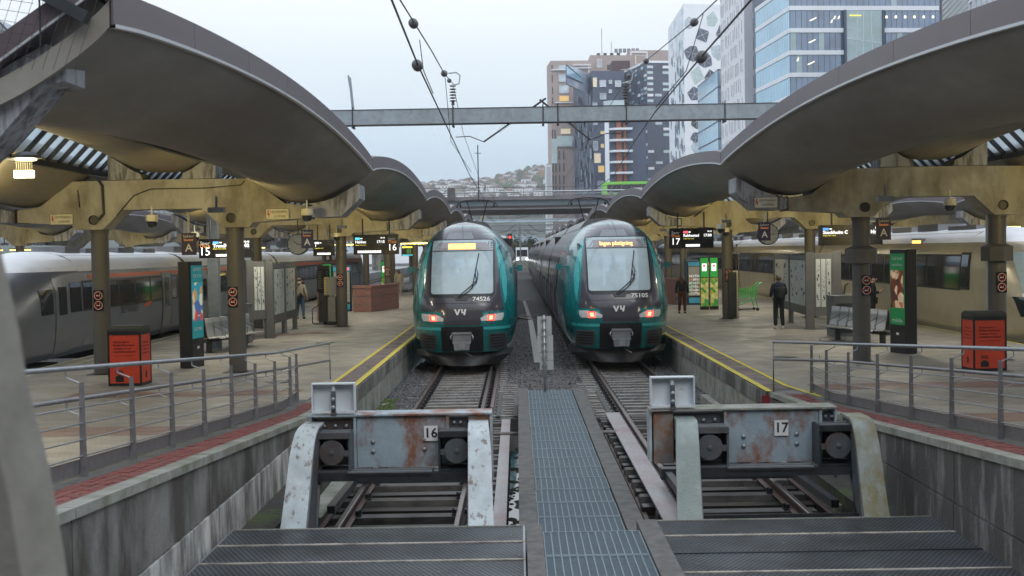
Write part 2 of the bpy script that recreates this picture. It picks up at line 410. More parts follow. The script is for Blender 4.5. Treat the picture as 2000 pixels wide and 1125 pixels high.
# ------------------------------------------------------------------ mesh helpers
class MB:
    def __init__(s):
        s.v = []
        s.f = []
        s.m = []
    def add(s, vs, fs, m=0):
        o = len(s.v)
        s.v.extend([tuple(v) for v in vs])
        for f in fs:
            s.f.append(tuple(i + o for i in f))
            s.m.append(m)
        return s
    def box(s, x0, x1, y0, y1, z0, z1, m=0):
        if x0 > x1: x0, x1 = x1, x0
        if y0 > y1: y0, y1 = y1, y0
        if z0 > z1: z0, z1 = z1, z0
        vs = [(x0, y0, z0), (x1, y0, z0), (x1, y1, z0), (x0, y1, z0), (x0, y0, z1), (x1, y0, z1), (x1, y1, z1), (x0, y1, z1)]
        return s.add(vs, [(0, 3, 2, 1), (4, 5, 6, 7), (0, 1, 5, 4), (1, 2, 6, 5), (2, 3, 7, 6), (3, 0, 4, 7)], m)
    def bar(s, a, b, w_, h_, m=0):
        """rectangular bar from a to b, w across, h in the up-ish direction"""
        a = Vector(a); b = Vector(b)
        d = (b - a).normalized()
        up = Vector((0, 0, 1)) if abs(d.z) < .95 else Vector((0, 1, 0))
        sx = d.cross(up).normalized() * w_ / 2
        uz_ = sx.normalized().cross(d) * h_ / 2
        vs = [a - sx - uz_, a + sx - uz_, a + sx + uz_, a - sx + uz_, b - sx - uz_, b + sx - uz_, b + sx + uz_, b - sx + uz_]
        return s.add(vs, [(0, 1, 2, 3), (7, 6, 5, 4), (0, 4, 5, 1), (1, 5, 6, 2), (2, 6, 7, 3), (3, 7, 4, 0)], m)
    def tube(s, pts, r, n=8, m=0, caps=True):
        pts = [Vector(p) for p in pts]
        rs = r if isinstance(r, (list, tuple)) else [r] * len(pts)
        rings = []
        pu = None
        for i, p in enumerate(pts):
            if i == 0: d = pts[1] - pts[0]
            elif i == len(pts) - 1: d = pts[-1] - pts[-2]
            else: d = (pts[i + 1] - pts[i]).normalized() + (pts[i] - pts[i - 1]).normalized()
            d.normalize()
            if pu is None:
                ref = Vector((0, 0, 1)) if abs(d.z) < .9 else Vector((1, 0, 0))
                u = d.cross(ref).normalized()
            else:
                u = (pu - d * pu.dot(d)).normalized()
            pu = u
            v_ = d.cross(u)
            rings.append([p + (u * math.cos(2 * math.pi * k / n) + v_ * math.sin(2 * math.pi * k / n)) * rs[i] for k in range(n)])
        vs = [q for rg in rings for q in rg]
        fs = []
        for i in range(len(rings) - 1):
            for k in range(n):
                fs.append((i * n + k, i * n + (k + 1) % n, (i + 1) * n + (k + 1) % n, (i + 1) * n + k))
        if caps:
            fs.append(tuple(reversed(range(n))))
            fs.append(tuple((len(rings) - 1) * n + k for k in range(n)))
        return s.add(vs, fs, m)
    def prism(s, poly, axis, a0, a1, m=0):
        """polygon (two coords) extruded along axis 'x','y' or 'z'"""
        def P(p, a):
            if axis == 'x': return (a, p[0], p[1])
            if axis == 'y': return (p[0], a, p[1])
            return (p[0], p[1], a)
        n = len(poly)
        vs = [P(p, a0) for p in poly] + [P(p, a1) for p in poly]
        fs = [tuple(range(n)), tuple(reversed(range(n, 2 * n)))]
        fs += [(i, n + i, n + (i + 1) % n, (i + 1) % n) for i in range(n)]
        return s.add(vs, fs, m)
    def keep(s, pred):
        kf = [(f, m) for f, m in zip(s.f, s.m) if pred(sum(s.v[i][0] for i in f) / len(f), sum(s.v[i][2] for i in f) / len(f))]
        s.f = [a for a, b in kf]; s.m = [b for a, b in kf]
        return s
    def grid(s, rows, m=0, flip=False):
        nr = len(rows); nc = len(rows[0])
        vs = [p for r_ in rows for p in r_]
        fs = []
        for i in range(nr - 1):
            for j in range(nc - 1):
                q = (i * nc + j, i * nc + j + 1, (i + 1) * nc + j + 1, (i + 1) * nc + j)
                fs.append(tuple(reversed(q)) if flip else q)
        return s.add(vs, fs, m)
    def lathe(s, prof, c=(0, 0, 0), n=12, m=0, ax='z'):
        vs = []
        for (r_, h) in prof:
            for k in range(n):
                a = 2 * math.pi * k / n
                if ax == 'z': vs.append((c[0] + r_ * math.cos(a), c[1] + r_ * math.sin(a), c[2] + h))
                elif ax == 'y': vs.append((c[0] + r_ * math.cos(a), c[1] + h, c[2] + r_ * math.sin(a)))
                else: vs.append((c[0] + h, c[1] + r_ * math.cos(a), c[2] + r_ * math.sin(a)))
        fs = []
        for i in range(len(prof) - 1):
            for k in range(n):
                fs.append((i * n + k, i * n + (k + 1) % n, (i + 1) * n + (k + 1) % n, (i + 1) * n + k))
        fs.append(tuple(reversed(range(n))))
        fs.append(tuple((len(prof) - 1) * n + k for k in range(n)))
        return s.add(vs, fs, m)
    def mesh(s, name, mats, smooth=False):
        me = bpy.data.meshes.new(name)
        me.from_pydata(s.v, [], s.f)
        if not isinstance(mats, (list, tuple)): mats = [mats]
        for mm in mats: me.materials.append(mm)
        if len(mats) > 1: me.polygons.foreach_set('material_index', s.m)
        if smooth: me.polygons.foreach_set('use_smooth', [True] * len(me.polygons))
        me.update()
        return me
    def build(s, name, mats, parent=None, smooth=False, loc=None, rz=0, fix=True):
        me = s.mesh(name, mats, smooth)
        if fix:
            import bmesh
            bm = bmesh.new()
            bm.from_mesh(me)
            bmesh.ops.recalc_face_normals(bm, faces=bm.faces)
            bm.to_mesh(me)
            bm.free()
        return link(name, me, parent, loc, rz)

def link(name, me, parent=None, loc=None, rz=0):
    o = bpy.data.objects.new(name, me)
    col.objects.link(o)
    if parent is not None: o.parent = parent
    if loc is not None: o.location = loc
    if rz: o.rotation_euler = (0, 0, rz)
    return o

def smooth_angle(o, ang=35):
    me = o.data
    me.polygons.foreach_set('use_smooth', [True] * len(me.polygons))
    try: me.set_sharp_from_angle(angle=R(ang))
    except Exception: pass

def tag(o, label, cat, group=None):
    o['label'] = label
    o['category'] = cat
    if group: o['group'] = group
    return o

def thing(name, label, cat, loc=(0, 0, 0), rz=0, group=None):
    o = bpy.data.objects.new(name, None)
    o.empty_display_size = .1
    col.objects.link(o)
    o.location = loc
    o.rotation_euler = (0, 0, rz)
    return tag(o, label, cat, group)

def struct(o):
    o['kind'] = 'structure'
    return o

def stuff(o):
    o['kind'] = 'stuff'
    return o

def dup(root, loc=None, rz=None, label=None, parent=None):
    r_ = root.copy()
    col.objects.link(r_)
    if loc is not None: r_.location = loc
    if rz is not None: r_.rotation_euler = (0, 0, rz)
    if label: r_['label'] = label
    if parent is not None: r_.parent = parent
    for ch in list(root.children):
        dup(ch, parent=r_)
    return r_

_dg = None
def lettering(txt, size, m, parent, loc, facing='-y', name='lettering', align='CENTER', ext=.001, width=None, bold=0.0):
    cu = bpy.data.curves.new('t', 'FONT')
    cu.body = txt
    cu.size = size
    cu.align_x = align
    cu.align_y = 'CENTER'
    cu.extrude = ext
    cu.offset = bold
    cu.resolution_u = 2
    tmp = bpy.data.objects.new('t', cu)
    col.objects.link(tmp)
    bpy.context.view_layer.update()
    me = bpy.data.meshes.new_from_object(tmp.evaluated_get(bpy.context.evaluated_depsgraph_get()))
    bpy.data.objects.remove(tmp)
    bpy.data.curves.remove(cu)
    me.materials.clear()
    me.materials.append(m)
    if width:
        xs = [v.co.x for v in me.vertices]
        k = width / max(1e-6, max(xs) - min(xs))
        for v in me.vertices: v.co.x *= k
    o = link(name, me, parent, loc)
    o.rotation_euler = {'-y': (R(90), 0, 0), '+x': (R(90), 0, R(90)), '-x': (R(90), 0, R(-90))}[facing]
    return o
# ================================================================== GROUND, PLATFORMS
P = 0.67           # platform level above rail head
# the ground is one big sheet with a dropped pit at the end of the tracks
g = MB()
def sheet(x0, x1, y0, y1, z):
    g.add([(x0, y0, z), (x1, y0, z), (x1, y1, z), (x0, y1, z)], [(0, 1, 2, 3)])
sheet(-2500, 2500, -60, -20, -.62)
sheet(-2500, -90, -20, 5000, -.62)
sheet(90, 2500, -20, 5000, -.62)
sheet(-90, 90, 420, 5000, -.62)
struct(g.build('ground', C_PAVEG, fix=False))
g = MB()
g.box(-3.2, 4.6, 26.7, 420, -.5, -.26)
g.box(-90, -12.3, -20, 420, -.5, -.26)
g.box(14, 90, -20, 420, -.5, -.26)
struct(g.build('ballast_ground', C_BALL))
g = MB()
g.box(-9, 9, 6, 26.68, -.8, -.46)
struct(g.build('pit_floor', C_MUD))
g = MB()   # concrete lip where the ballast ends
g.box(-3.1, -.02, 26.4, 26.69, -.7, -.20)
g.box(1.5, 4.5, 26.4, 26.69, -.7, -.20)
struct(g.build('ballast_retaining_kerb', C_CURB))

# platform 15/16 : x -12.1 .. -3.37 ; flaring towards the viewer
def platform(name, outline, inner_poly, mat_top, zt=P):
    mb = MB()
    mb.prism(outline, 'z', -.5, zt)
    return mb
RY, RS = 21.5, .068       # towards the viewer both platforms climb as ramps
def rz_(y): return P + max(0.0, RY - y) * RS
def ramp_block(x0, x1, name='platform'):
    mb = MB(); mb.prism([(3, -.8), (330, -.8), (330, P - .004), (RY, P - .004), (3, rz_(3) - .004)], 'x', x0, x1)
    return struct(mb.build(name, C_WALL))
ramp_block(-12.1, -3.42)
ramp_block(4.73, 13.7)
def top(pts, z, m, name='platform_paving'):
    mb = MB()
    mb.add([(x, y, z if y > RY - .001 else z + rz_(y) - P) for x, y in pts], [tuple(range(len(pts)))])
    return struct(mb.build(name, m, fix=False))
def top2(x0, x1, y0, y1, z, m, name='platform_paving'):
    if y0 < RY:
        top([(x0, y0), (x1, y0), (x1, min(y1, RY)), (x0, min(y1, RY))], z, m, name)
    if y1 > RY: top([(x0, max(y0, RY)), (x1, max(y0, RY)), (x1, y1), (x0, y1)], z, m, name)
top2(-11.3, -4.02, 3, 330, P, C_PAVE)
top2(-12.1, -11.3, 3, 330, P, C_PAVEG)
top2(-3.90, -3.51, 23.6, 330, P, C_PAVEDGE, 'platform_edge_paving')
top2(5.35, 12.9, 3, 330, P, C_PAVE)
top2(12.9, 13.7, 3, 330, P, C_PAVEG)
top2(4.83, 5.20, 23.6, 330, P, C_PAVEDGE, 'platform_edge_paving')
top2(-10.5, -4.4, 16.6, 18.2, P + .004, C_PAVER, 'paving_band')
top2(-9.0, -4.4, 24.0, 24.9, P + .004, C_PAVER, 'paving_band')
top([(-9.6, 40.5), (-6.4, 42.5), (-6.4, 44), (-9.6, 42)], P + .004, C_PAVER, 'paving_band')
top2(5.7, 11.5, 16.6, 18.2, P + .004, C_PAVER, 'paving_band')
top2(5.7, 10.5, 23.4, 24.4, P + .004, C_PAVER, 'paving_band')
# painted lines
def line(pts, wdt, m, z, name='painted_line'):
    mb = MB()
    for (a, b) in zip(pts[:-1], pts[1:]):
        a = Vector((*a, z)); b = Vector((*b, z))
        n_ = (b - a).cross(Vector((0, 0, 1))).normalized() * wdt / 2
        mb.add([a - n_, a + n_, b + n_, b - n_], [(0, 1, 2, 3)])
    o = struct(mb.build(name, m, fix=False))
    return o
line([(-3.44, 23.6), (-3.44, 330)], .13, C_YEL, P + .006)
line([(-3.96, 24.5), (-3.96, 330)], .10, C_YEL, P + .006)
line([(4.755, 23.3), (4.755, 330)], .13, C_YEL, P + .006)
line([(5.75, 21.6), (5.5, 22.4), (5.27, 24.2), (5.27, 330)], .10, C_YEL, P + .006)
line([(-12.02, 21.6), (-12.02, 330)], .10, C_WHITEL, P + .006)
line([(-11.55, 21.6), (-11.55, 330)], .07, C_WHITEL, P + .006)
line([(13.62, 21.6), (13.62, 330)], .10, C_YEL, P + .006)
line([(13.1, 21.6), (13.1, 330)], .07, C_YEL, P + .006)
# platform faces: separate precast edge blocks on both sides
for (x, dx, y0) in ((-3.37, .035, 23.6), (4.68, -.035, 23.2)):
    t = thing('platform_edge', 'row of stained concrete edge blocks facing the %s green train' % ('left' if x < 0 else 'right'), 'platform edge')
    mb0 = MB(); mb0.box(0, dx, 0, .985, -.30, -.012); me = mb0.mesh('edge_block', C_WALL)
    for i in range(60):
        link('edge_block', me, t, (x, y0 + i * 1.0, P))
    mb1 = MB(); mb1.box(0, dx * .4, 0, 60, -.9, -.305)
    mb1.build('lower_face', C_COPE, t, loc=(x, y0, P))
for x, s in ((-3.37, 1), (4.68, -1)):     # red number plates on the noses of the platforms
    t = thing('platform_end_plate', 'small red plate at the near end of the %s platform' % ('left' if s > 0 else 'right'), 'sign', (x + .0 * s, 23.18 if s < 0 else 23.5, P - .16))
    mb = MB(); mb.box(-.02 if s > 0 else -.1, .12 if s > 0 else .06, -.02, .0, -.09, .1)
    mb.build('plate', C_RED, t)

# ---- retaining walls under the ramps
def retaining(x, sgn, lab, mu=C_WALL, ml=C_WALLP):
    t = thing('retaining_wall', lab, 'wall')
    ys = [22.9, 19.4, 13.3, 9.2, 5.0]
    for a, b in zip(ys[:-1], ys[1:]):
        a -= .012; b += .012
        for (zl0, zl1, off, m, nm) in ((lambda y: -.8, lambda y: .595, .035, ml, 'lower_panel'), (lambda y: .615, lambda y: rz_(y) - .05, .025, mu, 'upper_panel'), (lambda y: rz_(y) - .05, lambda y: rz_(y) + .035, .06, C_COPE, 'coping')):
            if zl1(a) - zl0(a) < .02 and zl1(b) - zl0(b) < .02: continue
            mb = MB(); x1 = x + sgn * off; x0 = x - sgn * (.12 if nm == 'coping' else 0)
            mb.prism([(b, zl0(b)), (a, zl0(a)), (a, max(zl1(a), zl0(a) + .01)), (b, zl1(b))], 'x', min(x0, x1), max(x0, x1))
            mb.build(nm, m, t)
    return t
retaining(-3.42, 1, 'stained concrete wall below the left ramp')
retaining(4.73, -1, 'dark stained concrete wall below the right ramp', C_WALLR, C_WALLR)
# rubble ledge at the wall feet
mb = MB(); mb.box(-3.385, -2.98, 13.9, 19.6, -.6, .12); mb.box(4.3, 4.69, 13.9, 22, -.6, .10)
struct(mb.build('wall_foot_ledge', C_MUD))

# ---- brick strips along the ramps: each brick its own piece, the near ones as parts
def brick_strip(x0, x1, y0, y1, lab):
    t = thing('brick_strip', lab, 'brick paving')
    t['kind'] = 'structure'
    del t['category']
    bed = MB(); bed.add([(x0, y0, rz_(y0) + .002), (x1, y0, rz_(y0) + .002), (x1, RY, P + .002), (x0, RY, P + .002), (x1, y1, P + .002), (x0, y1, P + .002)], [(0, 1, 2, 3), (3, 2, 4, 5)])
    bed.build('mortar_bed', C_CURB, t, fix=False)
    one = MB(); one.box(-.047, .047, -.098, .098, 0, .03); me = one.mesh('brick', C_BRICK)
    rest = MB(); k = 0
    rows = int((x1 - x0) / .104); ncol = int((y1 - y0) / .206)
    for i in range(ncol):
        for r_ in range(rows):
            y = y0 + .206 * (i + .5 + (.5 if r_ % 2 else 0)); x = x0 + .055 + .104 * r_
            if y > y1 - .1: continue
            z = rz_(y) - .020 + random.uniform(0, .008); tilt = -math.atan(RS) if y < RY else 0
            if k < 296:
                o = link('brick', me, t, (x, y, z)); o.rotation_euler = (tilt + random.uniform(-.015, .015), random.uniform(-.03, .03), random.uniform(-.02, .02)); k += 1
            else:
                rb = MB(); rb.box(-.047, .047, -.098, .098, 0, .03)
                rest.add([(x + v[0], y + v[1], z + v[2] + v[1] * math.tan(tilt)) for v in rb.v], rb.f)
    if rest.v: stuff(rest.build('brick_field', C_BRICK, t, fix=False))
brick_strip(-3.99, -3.55, 9.2, 22.6, 'red brick strip on the left ramp')
brick_strip(4.88, 5.30, 10.8, 22.8, 'red brick strip on the right ramp')
top2(-4.42, -4.0, 5, 23.2, P + .003, C_PAVG, 'paving_border')
top2(5.31, 5.72, 5, 22.9, P + .003, C_PAVG, 'paving_border')
top2(-4.46, -4.41, 5, 21.5, P + .008, C_MOSS, 'moss_joint')

# ================================================================== TRACKS
sleeper_me = {}
def sleeper_mesh(wid, m, key):
    if key not in sleeper_me:
        mb = MB(); L = wid / 2
        mb.prism([(-L, -.12), (L, -.12), (L, -.02), (L - .02, 0), (-L + .02, 0), (-L, -.02)], 'y', -.12, .12)
        sleeper_me[key] = mb.mesh('sleeper', m)
    return sleeper_me[key]
def rail_mb(x, y0, y1, top_m=1):
    mb = MB()
    mb.prism([(x - .07, -.172), (x + .07, -.172), (x + .07, -.16), (x + .012, -.14), (x + .012, -.045), (x - .012, -.045), (x - .012, -.14), (x - .07, -.16)], 'y', y0, y1, 0)
    mb.prism([(x - .035, -.043), (x + .035, -.043), (x + .035, -.005), (x + .025, 0), (x - .025, 0), (x - .035, -.005)], 'y', y0, y1, top_m)
    return mb
chair = MB(); chair.box(-.13, .13, -.08, .08, -.178, -.155); chair.box(-.1, -.045, -.05, .05, -.155, -.10); chair.box(.045, .1, -.05, .05, -.155, -.10); chair.tube([(-.11, 0, -.155), (-.11, 0, -.09)], .02, 6); chair.tube([(.11, 0, -.155), (.11, 0, -.09)], .02, 6)
chair_me = chair.mesh('rail_chair', C_BDARK)
def track(cx, label, y0, y1, n_sl, near=True):
    t = thing('railway_track', label, 'track')
    for s in (-.75, .75):
        rail_mb(s, y0, y1).build('rail', [C_RAIL, C_RAILTOP], t, loc=(cx, 0, 0))
    y = y0 + .3; i = 0
    while y < y1 and i < n_sl:
        pit = y < 26.5
        if pit:
            o = link('sleeper', sleeper_mesh(2.5 if y > 17 else 2.2, C_SLEEP if i % 2 == 0 else C_SLEEPD, 'w%d%d' % (i % 2, y > 17)), t, (cx + random.uniform(-.02, .02), y, -.18 - (0 if i % 2 == 0 else .03)))
            if i % 2 == 0:
                for s in (-.75, .75): link('rail_chair', chair_me, t, (cx + s, y, 0))
            y += .56
        else:
            o = link('sleeper', sleeper_mesh(2.45, C_SLEEPC, 'c'), t, (cx + random.uniform(-.03, .03), y, -.182 + random.uniform(-.01, .01)))
            if y < 36:
                for s in (-.75, .75): link('rail_chair', chair_me, t, (cx + s, y, 0))
            y += .60
        o.rotation_euler = (0, 0, random.uniform(-.012, .012)); i += 1
    return t
track(-1.57, 'left of the two middle tracks, under the train numbered 74526', 14.2, 300, 110)
track(2.96, 'right of the two middle tracks, under the train numbered 75105', 14.2, 300, 110)
track(-13.8, 'track beyond the left platform, under the grey airport train', 22, 300, 60)
track(15.3, 'track beyond the right platform, under the beige and silver train', 22, 300, 60)
track(-18.3, 'second track beyond the left platform', 22, 300, 50)
track(19.8, 'second track beyond the right platform', 22, 300, 50)
# pale tie ends beside the walkway: closely laid concrete planks by track 16 and 17
for cx, lab in ((-.28, 'ladder of pale concrete ties between track 16 and the walkway'), (1.78, 'ladder of pale concrete ties between the walkway and track 17')):
    t = thing('tie_ladder', lab, 'concrete ties')
    mb = MB(); mb.box(-.24, .24, -.07, .07, -.06, 0); me = mb.mesh('tie', C_SLEEPC)
    for i in range(16):
        link('tie', me, t, (cx + random.uniform(-.01, .01), 26.8 + i * .42, -.175 + random.uniform(-.008, .008)))
    mb = MB()
    for s in (-.17, .17):
        mb.box(cx + s * 1.1 - .05, cx + s * 1.1 + .05, 26.5, 31, -.172, -.145)
    mb.build('tie_rail', C_CURB, t)
# guard rail and check rails on the inner sides
mb = rail_mb(0, 27, 38); o = mb.build('guard_rail', [C_RAIL, C_RAILTOP], None, loc=(-.62, 0, -.02)); tag(o, 'rusty guard rail beside the right rail of track 16', 'rail')
mb = rail_mb(0, 14.4, 26.2); o = mb.build('old_rail', [C_BDARK, C_RAIL], None, loc=(1.72, 0, -.28)); tag(o, 'dark old rail lying in moss beside the walkway', 'rail')
mb = rail_mb(0, 14.4, 26.2); o = mb.build('old_rail', [C_BDARK, C_RAIL], None, loc=(4.15, 0, -.15)); tag(o, 'dark outer guide rail on the right of track 17 pit', 'rail')
mb = rail_mb(0, 14.4, 22); o = mb.build('old_rail', [C_BDARK, C_RAIL], None, loc=(-2.62, 0, -.15)); tag(o, 'dark outer guide rail on the left of track 16 pit', 'rail')
# slabs / boards
def slab(name, label, cat, x0, x1, y0, y1, z, th, m, rz=0):
    mb = MB(); mb.box(-(x1 - x0) / 2, (x1 - x0) / 2, -(y1 - y0) / 2, (y1 - y0) / 2, -th, 0)
    o = mb.build(name, m, None, loc=((x0 + x1) / 2, (y0 + y1) / 2, z), rz=rz)
    return tag(o, label, cat)
slab('cover_board', 'long pale cover board beside the left rail of track 17', 'board', 1.83, 2.13, 14.3, 26.3, -.08, .03, C_SLABP)
slab('cover_board', 'narrow pink-white board beside the right arm of buffer 16', 'board', -.38, -.2, 14.3, 25.8, -.12, .03, C_SLABP)
slab('concrete_slab', 'pale lichen-covered concrete slab left of track 16 pit', 'slab', -3.0, -2.72, 16.6, 21.5, -.16, .25, C_COPE)
slab('concrete_slab', 'grey concrete ledge right of track 17 pit', 'slab', 4.22, 4.6, 16.4, 22.5, -.06, .35, C_COPE)
slab('concrete_kerb', 'mossy concrete kerb stone at the left end of the ballast', 'kerb', -3.1, -2.95, 24.5, 28.5, .02, .4, C_COPE)
slab('concrete_kerb', 'dark broken concrete kerb stone at the right end of the ballast', 'kerb', 4.2, 4.36, 24.5, 28.5, .02, .4, C_COPE)
for x0, lab in ((-.42, 'short white pipe stub beside the left edge of the walkway'), (1.5, 'short white pipe stub beside the right edge of the walkway')):
    mb = MB(); mb.tube([(x0 - .1, 23.6, -.1), (x0 + .38, 23.6, -.1)], .035, 8)
    tag(mb.build('pipe_stub', C_SLEEPC, smooth=True), lab, 'pipe')
# puddle between track 16 and the walkway
mb = MB()
pts = []
for i in range(40):
    a = i / 40 * 2 * math.pi
    pts.append((-.10 + .22 * math.cos(a) * (1 + .3 * math.sin(3 * a + 1)), 18.9 + 4.8 * math.sin(a)))
mb.add([(x, y, -.447) for x, y in pts], [tuple(range(40))])
struct(mb.build('puddle_water', C_WATER, fix=False))
mb = MB(); rnd = random.Random(4)
for i in range(210):
    side = rnd.choice((-1, 1, 1))
    cx_ = -.12 + (side * abs(rnd.gauss(.18, .07)) if rnd.random() < .86 else rnd.uniform(-.1, .12)); cy_ = rnd.uniform(13.8, 24); r_ = rnd.uniform(.02, .085)
    n = 9
    rg = [(cx_ + r_ * math.cos(6.283 * k / n) * rnd.uniform(.7, 1.2), cy_ + r_ * 1.6 * math.sin(6.283 * k / n) * rnd.uniform(.7, 1.2), -.444) for k in range(n)]
    mb.add(rg + [(cx_, cy_, -.444 + r_ * .35)], [(k, (k + 1) % n, n) for k in range(n)])
stuff(mb.build('moss_clumps', C_LEAFLIT, fix=False))
mb = MB()
for (x0, x1, y0, y1, n_) in ((1.52, 1.9, 14, 26, 170), (-3.9, -2.7, 14.5, 20, 110), (-2.2, -1.0, 13.9, 15.0, 60), (4.3, 5.4, 13.9, 18, 80), (-3.1, -2.8, 23.8, 28.4, 70), (2.3, 3.6, 14.2, 19, 50), (1.5, 1.9, 14, 20, 60)):
    for i in range(n_):
        cx_ = rnd.uniform(x0, x1); cy_ = rnd.uniform(y0, y1); r_ = rnd.uniform(.03, .12); n = 8
        z_ = -.452 if not (-3.1 <= cx_ <= -2.8 and cy_ > 23.5) else .02
        rg = [(cx_ + r_ * math.cos(6.283 * k / n) * rnd.uniform(.7, 1.2), cy_ + r_ * 1.5 * math.sin(6.283 * k / n) * rnd.uniform(.7, 1.2), z_) for k in range(n)]
        mb.add(rg + [(cx_ + rnd.uniform(-.3, .3) * r_, cy_, z_ + r_ * rnd.uniform(.3, .7))], [(k, (k + 1) % n, n) for k in range(n)])
stuff(mb.build('moss', C_MOSS, fix=False))
# ballast stones
def stones(name, regions, seed, z0=-.27):
    import numpy as np
    rr = np.random.RandomState(seed)
    base = np.array([(0, 0, 1), (.9, 0, .25), (.28, .85, .25), (-.72, .52, .25), (-.72, -.52, .25), (.28, -.85, .25), (.72, .52, -.5), (-.28, .85, -.5), (-.9, 0, -.5), (-.28, -.85, -.5), (.72, -.52, -.5)])
    fs = [(0, 1, 2), (0, 2, 3), (0, 3, 4), (0, 4, 5), (0, 5, 1), (1, 6, 2), (2, 6, 7), (2, 7, 3), (3, 7, 8), (3, 8, 4), (4, 8, 9), (4, 9, 5), (5, 9, 10), (5, 10, 1), (1, 10, 6)]
    V = []; Fc = []; o = 0
    for (x0, x1, y0, y1, n_, zz) in regions:
        u_ = rr.rand(n_)
        ys = y0 + (y1 - y0) * u_ ** 1.4
        for k in range(n_):
            s_ = rr.uniform(.022, .05) * (1 + (ys[k] - y0) / 60)
            b_ = base * rr.uniform(.65, 1.25, base.shape) * s_ * np.array([1.15, 1.0, .8])
            a_ = rr.uniform(0, 6.28); ca, sa = math.cos(a_), math.sin(a_)
            x = b_[:, 0] * ca - b_[:, 1] * sa + rr.uniform(x0, x1); y = b_[:, 0] * sa + b_[:, 1] * ca + ys[k]
            z = b_[:, 2] + zz + rr.uniform(-.01, .045)
            V.append(np.stack([x, y, z], 1)); Fc.append(np.array(fs) + o); o += len(base)
    V = np.concatenate(V); Fc = np.concatenate(Fc)
    me = bpy.data.meshes.new(name)
    me.from_pydata(V.tolist(), [], Fc.tolist())
    me.materials.append(C_STONE)
    return stuff(link(name, me))
stones('ballast', [(-.55, 0.0, 31, 62, 3000, -.24), (0, 1.45, 28.6, 70, 9500, -.24), (1.45, 2.1, 31, 60, 2800, -.24), (-3.2, -2.5, 28, 40, 2600, -.22), (-2.2, -.9, 29.6, 38, 3600, -.25), (2.3, 3.6, 29.6, 38, 3600, -.25), (3.8, 4.55, 28.4, 42, 2800, -.22)], 3)
stones('ballast', [(-12.9, -12.2, 28, 70, 5200, -.26), (13.8, 14.5, 30, 60, 1500, -.26)], 5)
# scrap of white drainage channel between the tracks
t = thing('cable_duct', 'white ribbed cable duct lying on the ballast between the trains', 'cable duct')
mb = MB()
pth = [(.60, 39.0, -.17), (.62, 63.0, -.17), (.42, 88.0, -.17)]
for (a, b) in zip(pth[:-1], pth[1:]):
    mb.bar(a, b, .22, .06)
mb.build('duct', C_SLEEPC, t)
mb = MB()
me = MB(); me.box(-.12, .12, 0, .12, -.138, -.110); me = me.mesh('duct_rib', C_WHITE)
for i in range(48):
    y = 39.05 + i * .5; link('duct_rib', me, t, (.60 + (y - 39) * .0008, y, 0))
mb = MB(); mb.bar((.0, 88, -.12), (.9, 88, -.12), .25, .05); mb.build('duct_bracket', C_SLEEPC, t)
mb = MB(); mb.bar((.62, 63, -.12), (-.1, 66, -.12), .12, .05); mb.bar((-.1, 66, -.12), (1.1, 66.5, -.12), .1, .04)
mb.build('duct_bracket', C_SLEEPC, t)

# ================================================================== WALKWAY between the tracks
t = thing('grating_walkway', 'grey-blue steel grating walkway between concrete kerbs in the middle', 'walkway')
def gpanel(wd, ln):
    mb = MB()
    mb.box(-wd / 2, wd / 2, 0, ln - .012, -.03, -.008, 0)
    for i in range(14):
        x = -wd / 2 + i * wd / 13
        mb.box(x - .004, x + .004, 0, ln - .012, -.008, 0, 1)
    mb.box(-wd / 2, wd / 2, 0, .016, -.035, .002, 1)
    mb.box(-wd / 2, wd / 2, ln - .028, ln - .012, -.035, .001, 1)
    return mb.mesh('grating_panel', [C_GRATE, C_GRATEB])
me = gpanel(.98, .84)
for i in range(18):
    o = link('grating_panel', me, t, (.69 + random.uniform(-.004, .004), 13.0 + i * .84, .22 + random.uniform(-.004, .004)))
    o.rotation_euler = (random.uniform(-.006, .006), 0, 0)
me = gpanel(.99, 1.0)
for i in range(5):
    link('grating_panel', me, t, (.72, 12.7 - (i + 1) * 1.0 - .02, .5 - .002 * i))
for (x0, x1, y0, y1, z) in ((-.03, .19, 12.8, 28.3, .25), (1.20, 1.43, 13.0, 28.2, .25), (.05, .215, 6, 12.9, .52), (1.23, 1.44, 6, 13.1, .52)):
    n_ = max(1, int((y1 - y0) / 3)); d_ = (y1 - y0) / n_
    for i in range(n_):
        mb = MB(); mb.box(x0, x1, y0 + i * d_ + .006, y0 + (i + 1) * d_ - .006, -.6, z)
        mb.build('kerb_block', C_CURB, t)
mb = MB(); mb.box(.19, 1.2, 12.72, 12.78, -.5, .47); mb.box(.19, 1.2, 6, 28.0, -.5, .1)
mb.build('support', C_BDARK, t)

# ================================================================== TREAD COVERS in the foreground
def covers(xa0, xa1, lab, yb, slant):
    t = thing('tread_cover', lab, 'metal cover')
    y = yb; i = 0
    while y > 8.6:
        ln = .76
        k = (yb - y) * slant
        mb = MB(); mb.prism([(xa0, y - ln + .05), (xa1 + k, y - ln + .05), (xa1 + k, y), (xa0, y)], 'z', .25, .3)
        mb.build('tread_plate', C_TREAD, t)
        mb = MB(); mb.prism([(xa0, y - ln), (xa1 + k, y - ln), (xa1 + k, y - ln + .045), (xa0, y - ln + .045)], 'z', .2, .31)
        mb.build('edge_strip', C_STRIP if i % 2 == 0 or xa0 < 0 else C_BDARK, t)
        y -= ln; i += 1
    mb = MB(); mb.box(xa0, xa1, yb + .002, yb + .025, .1, .312); mb.build('edge_strip', C_COPE, t)
    for x in ((xa0, xa1)):
        mb = MB(); mb.box(x - .02, x + .0, 8.6, yb, .1, .308); mb.build('side_angle', C_STEEL, t)
covers(-3.27, .035, 'left expanded-metal tread cover over the end of track 16', 13.83, 0)
covers(1.47, 4.99, 'right expanded-metal tread cover over the end of track 17', 13.98, 0)

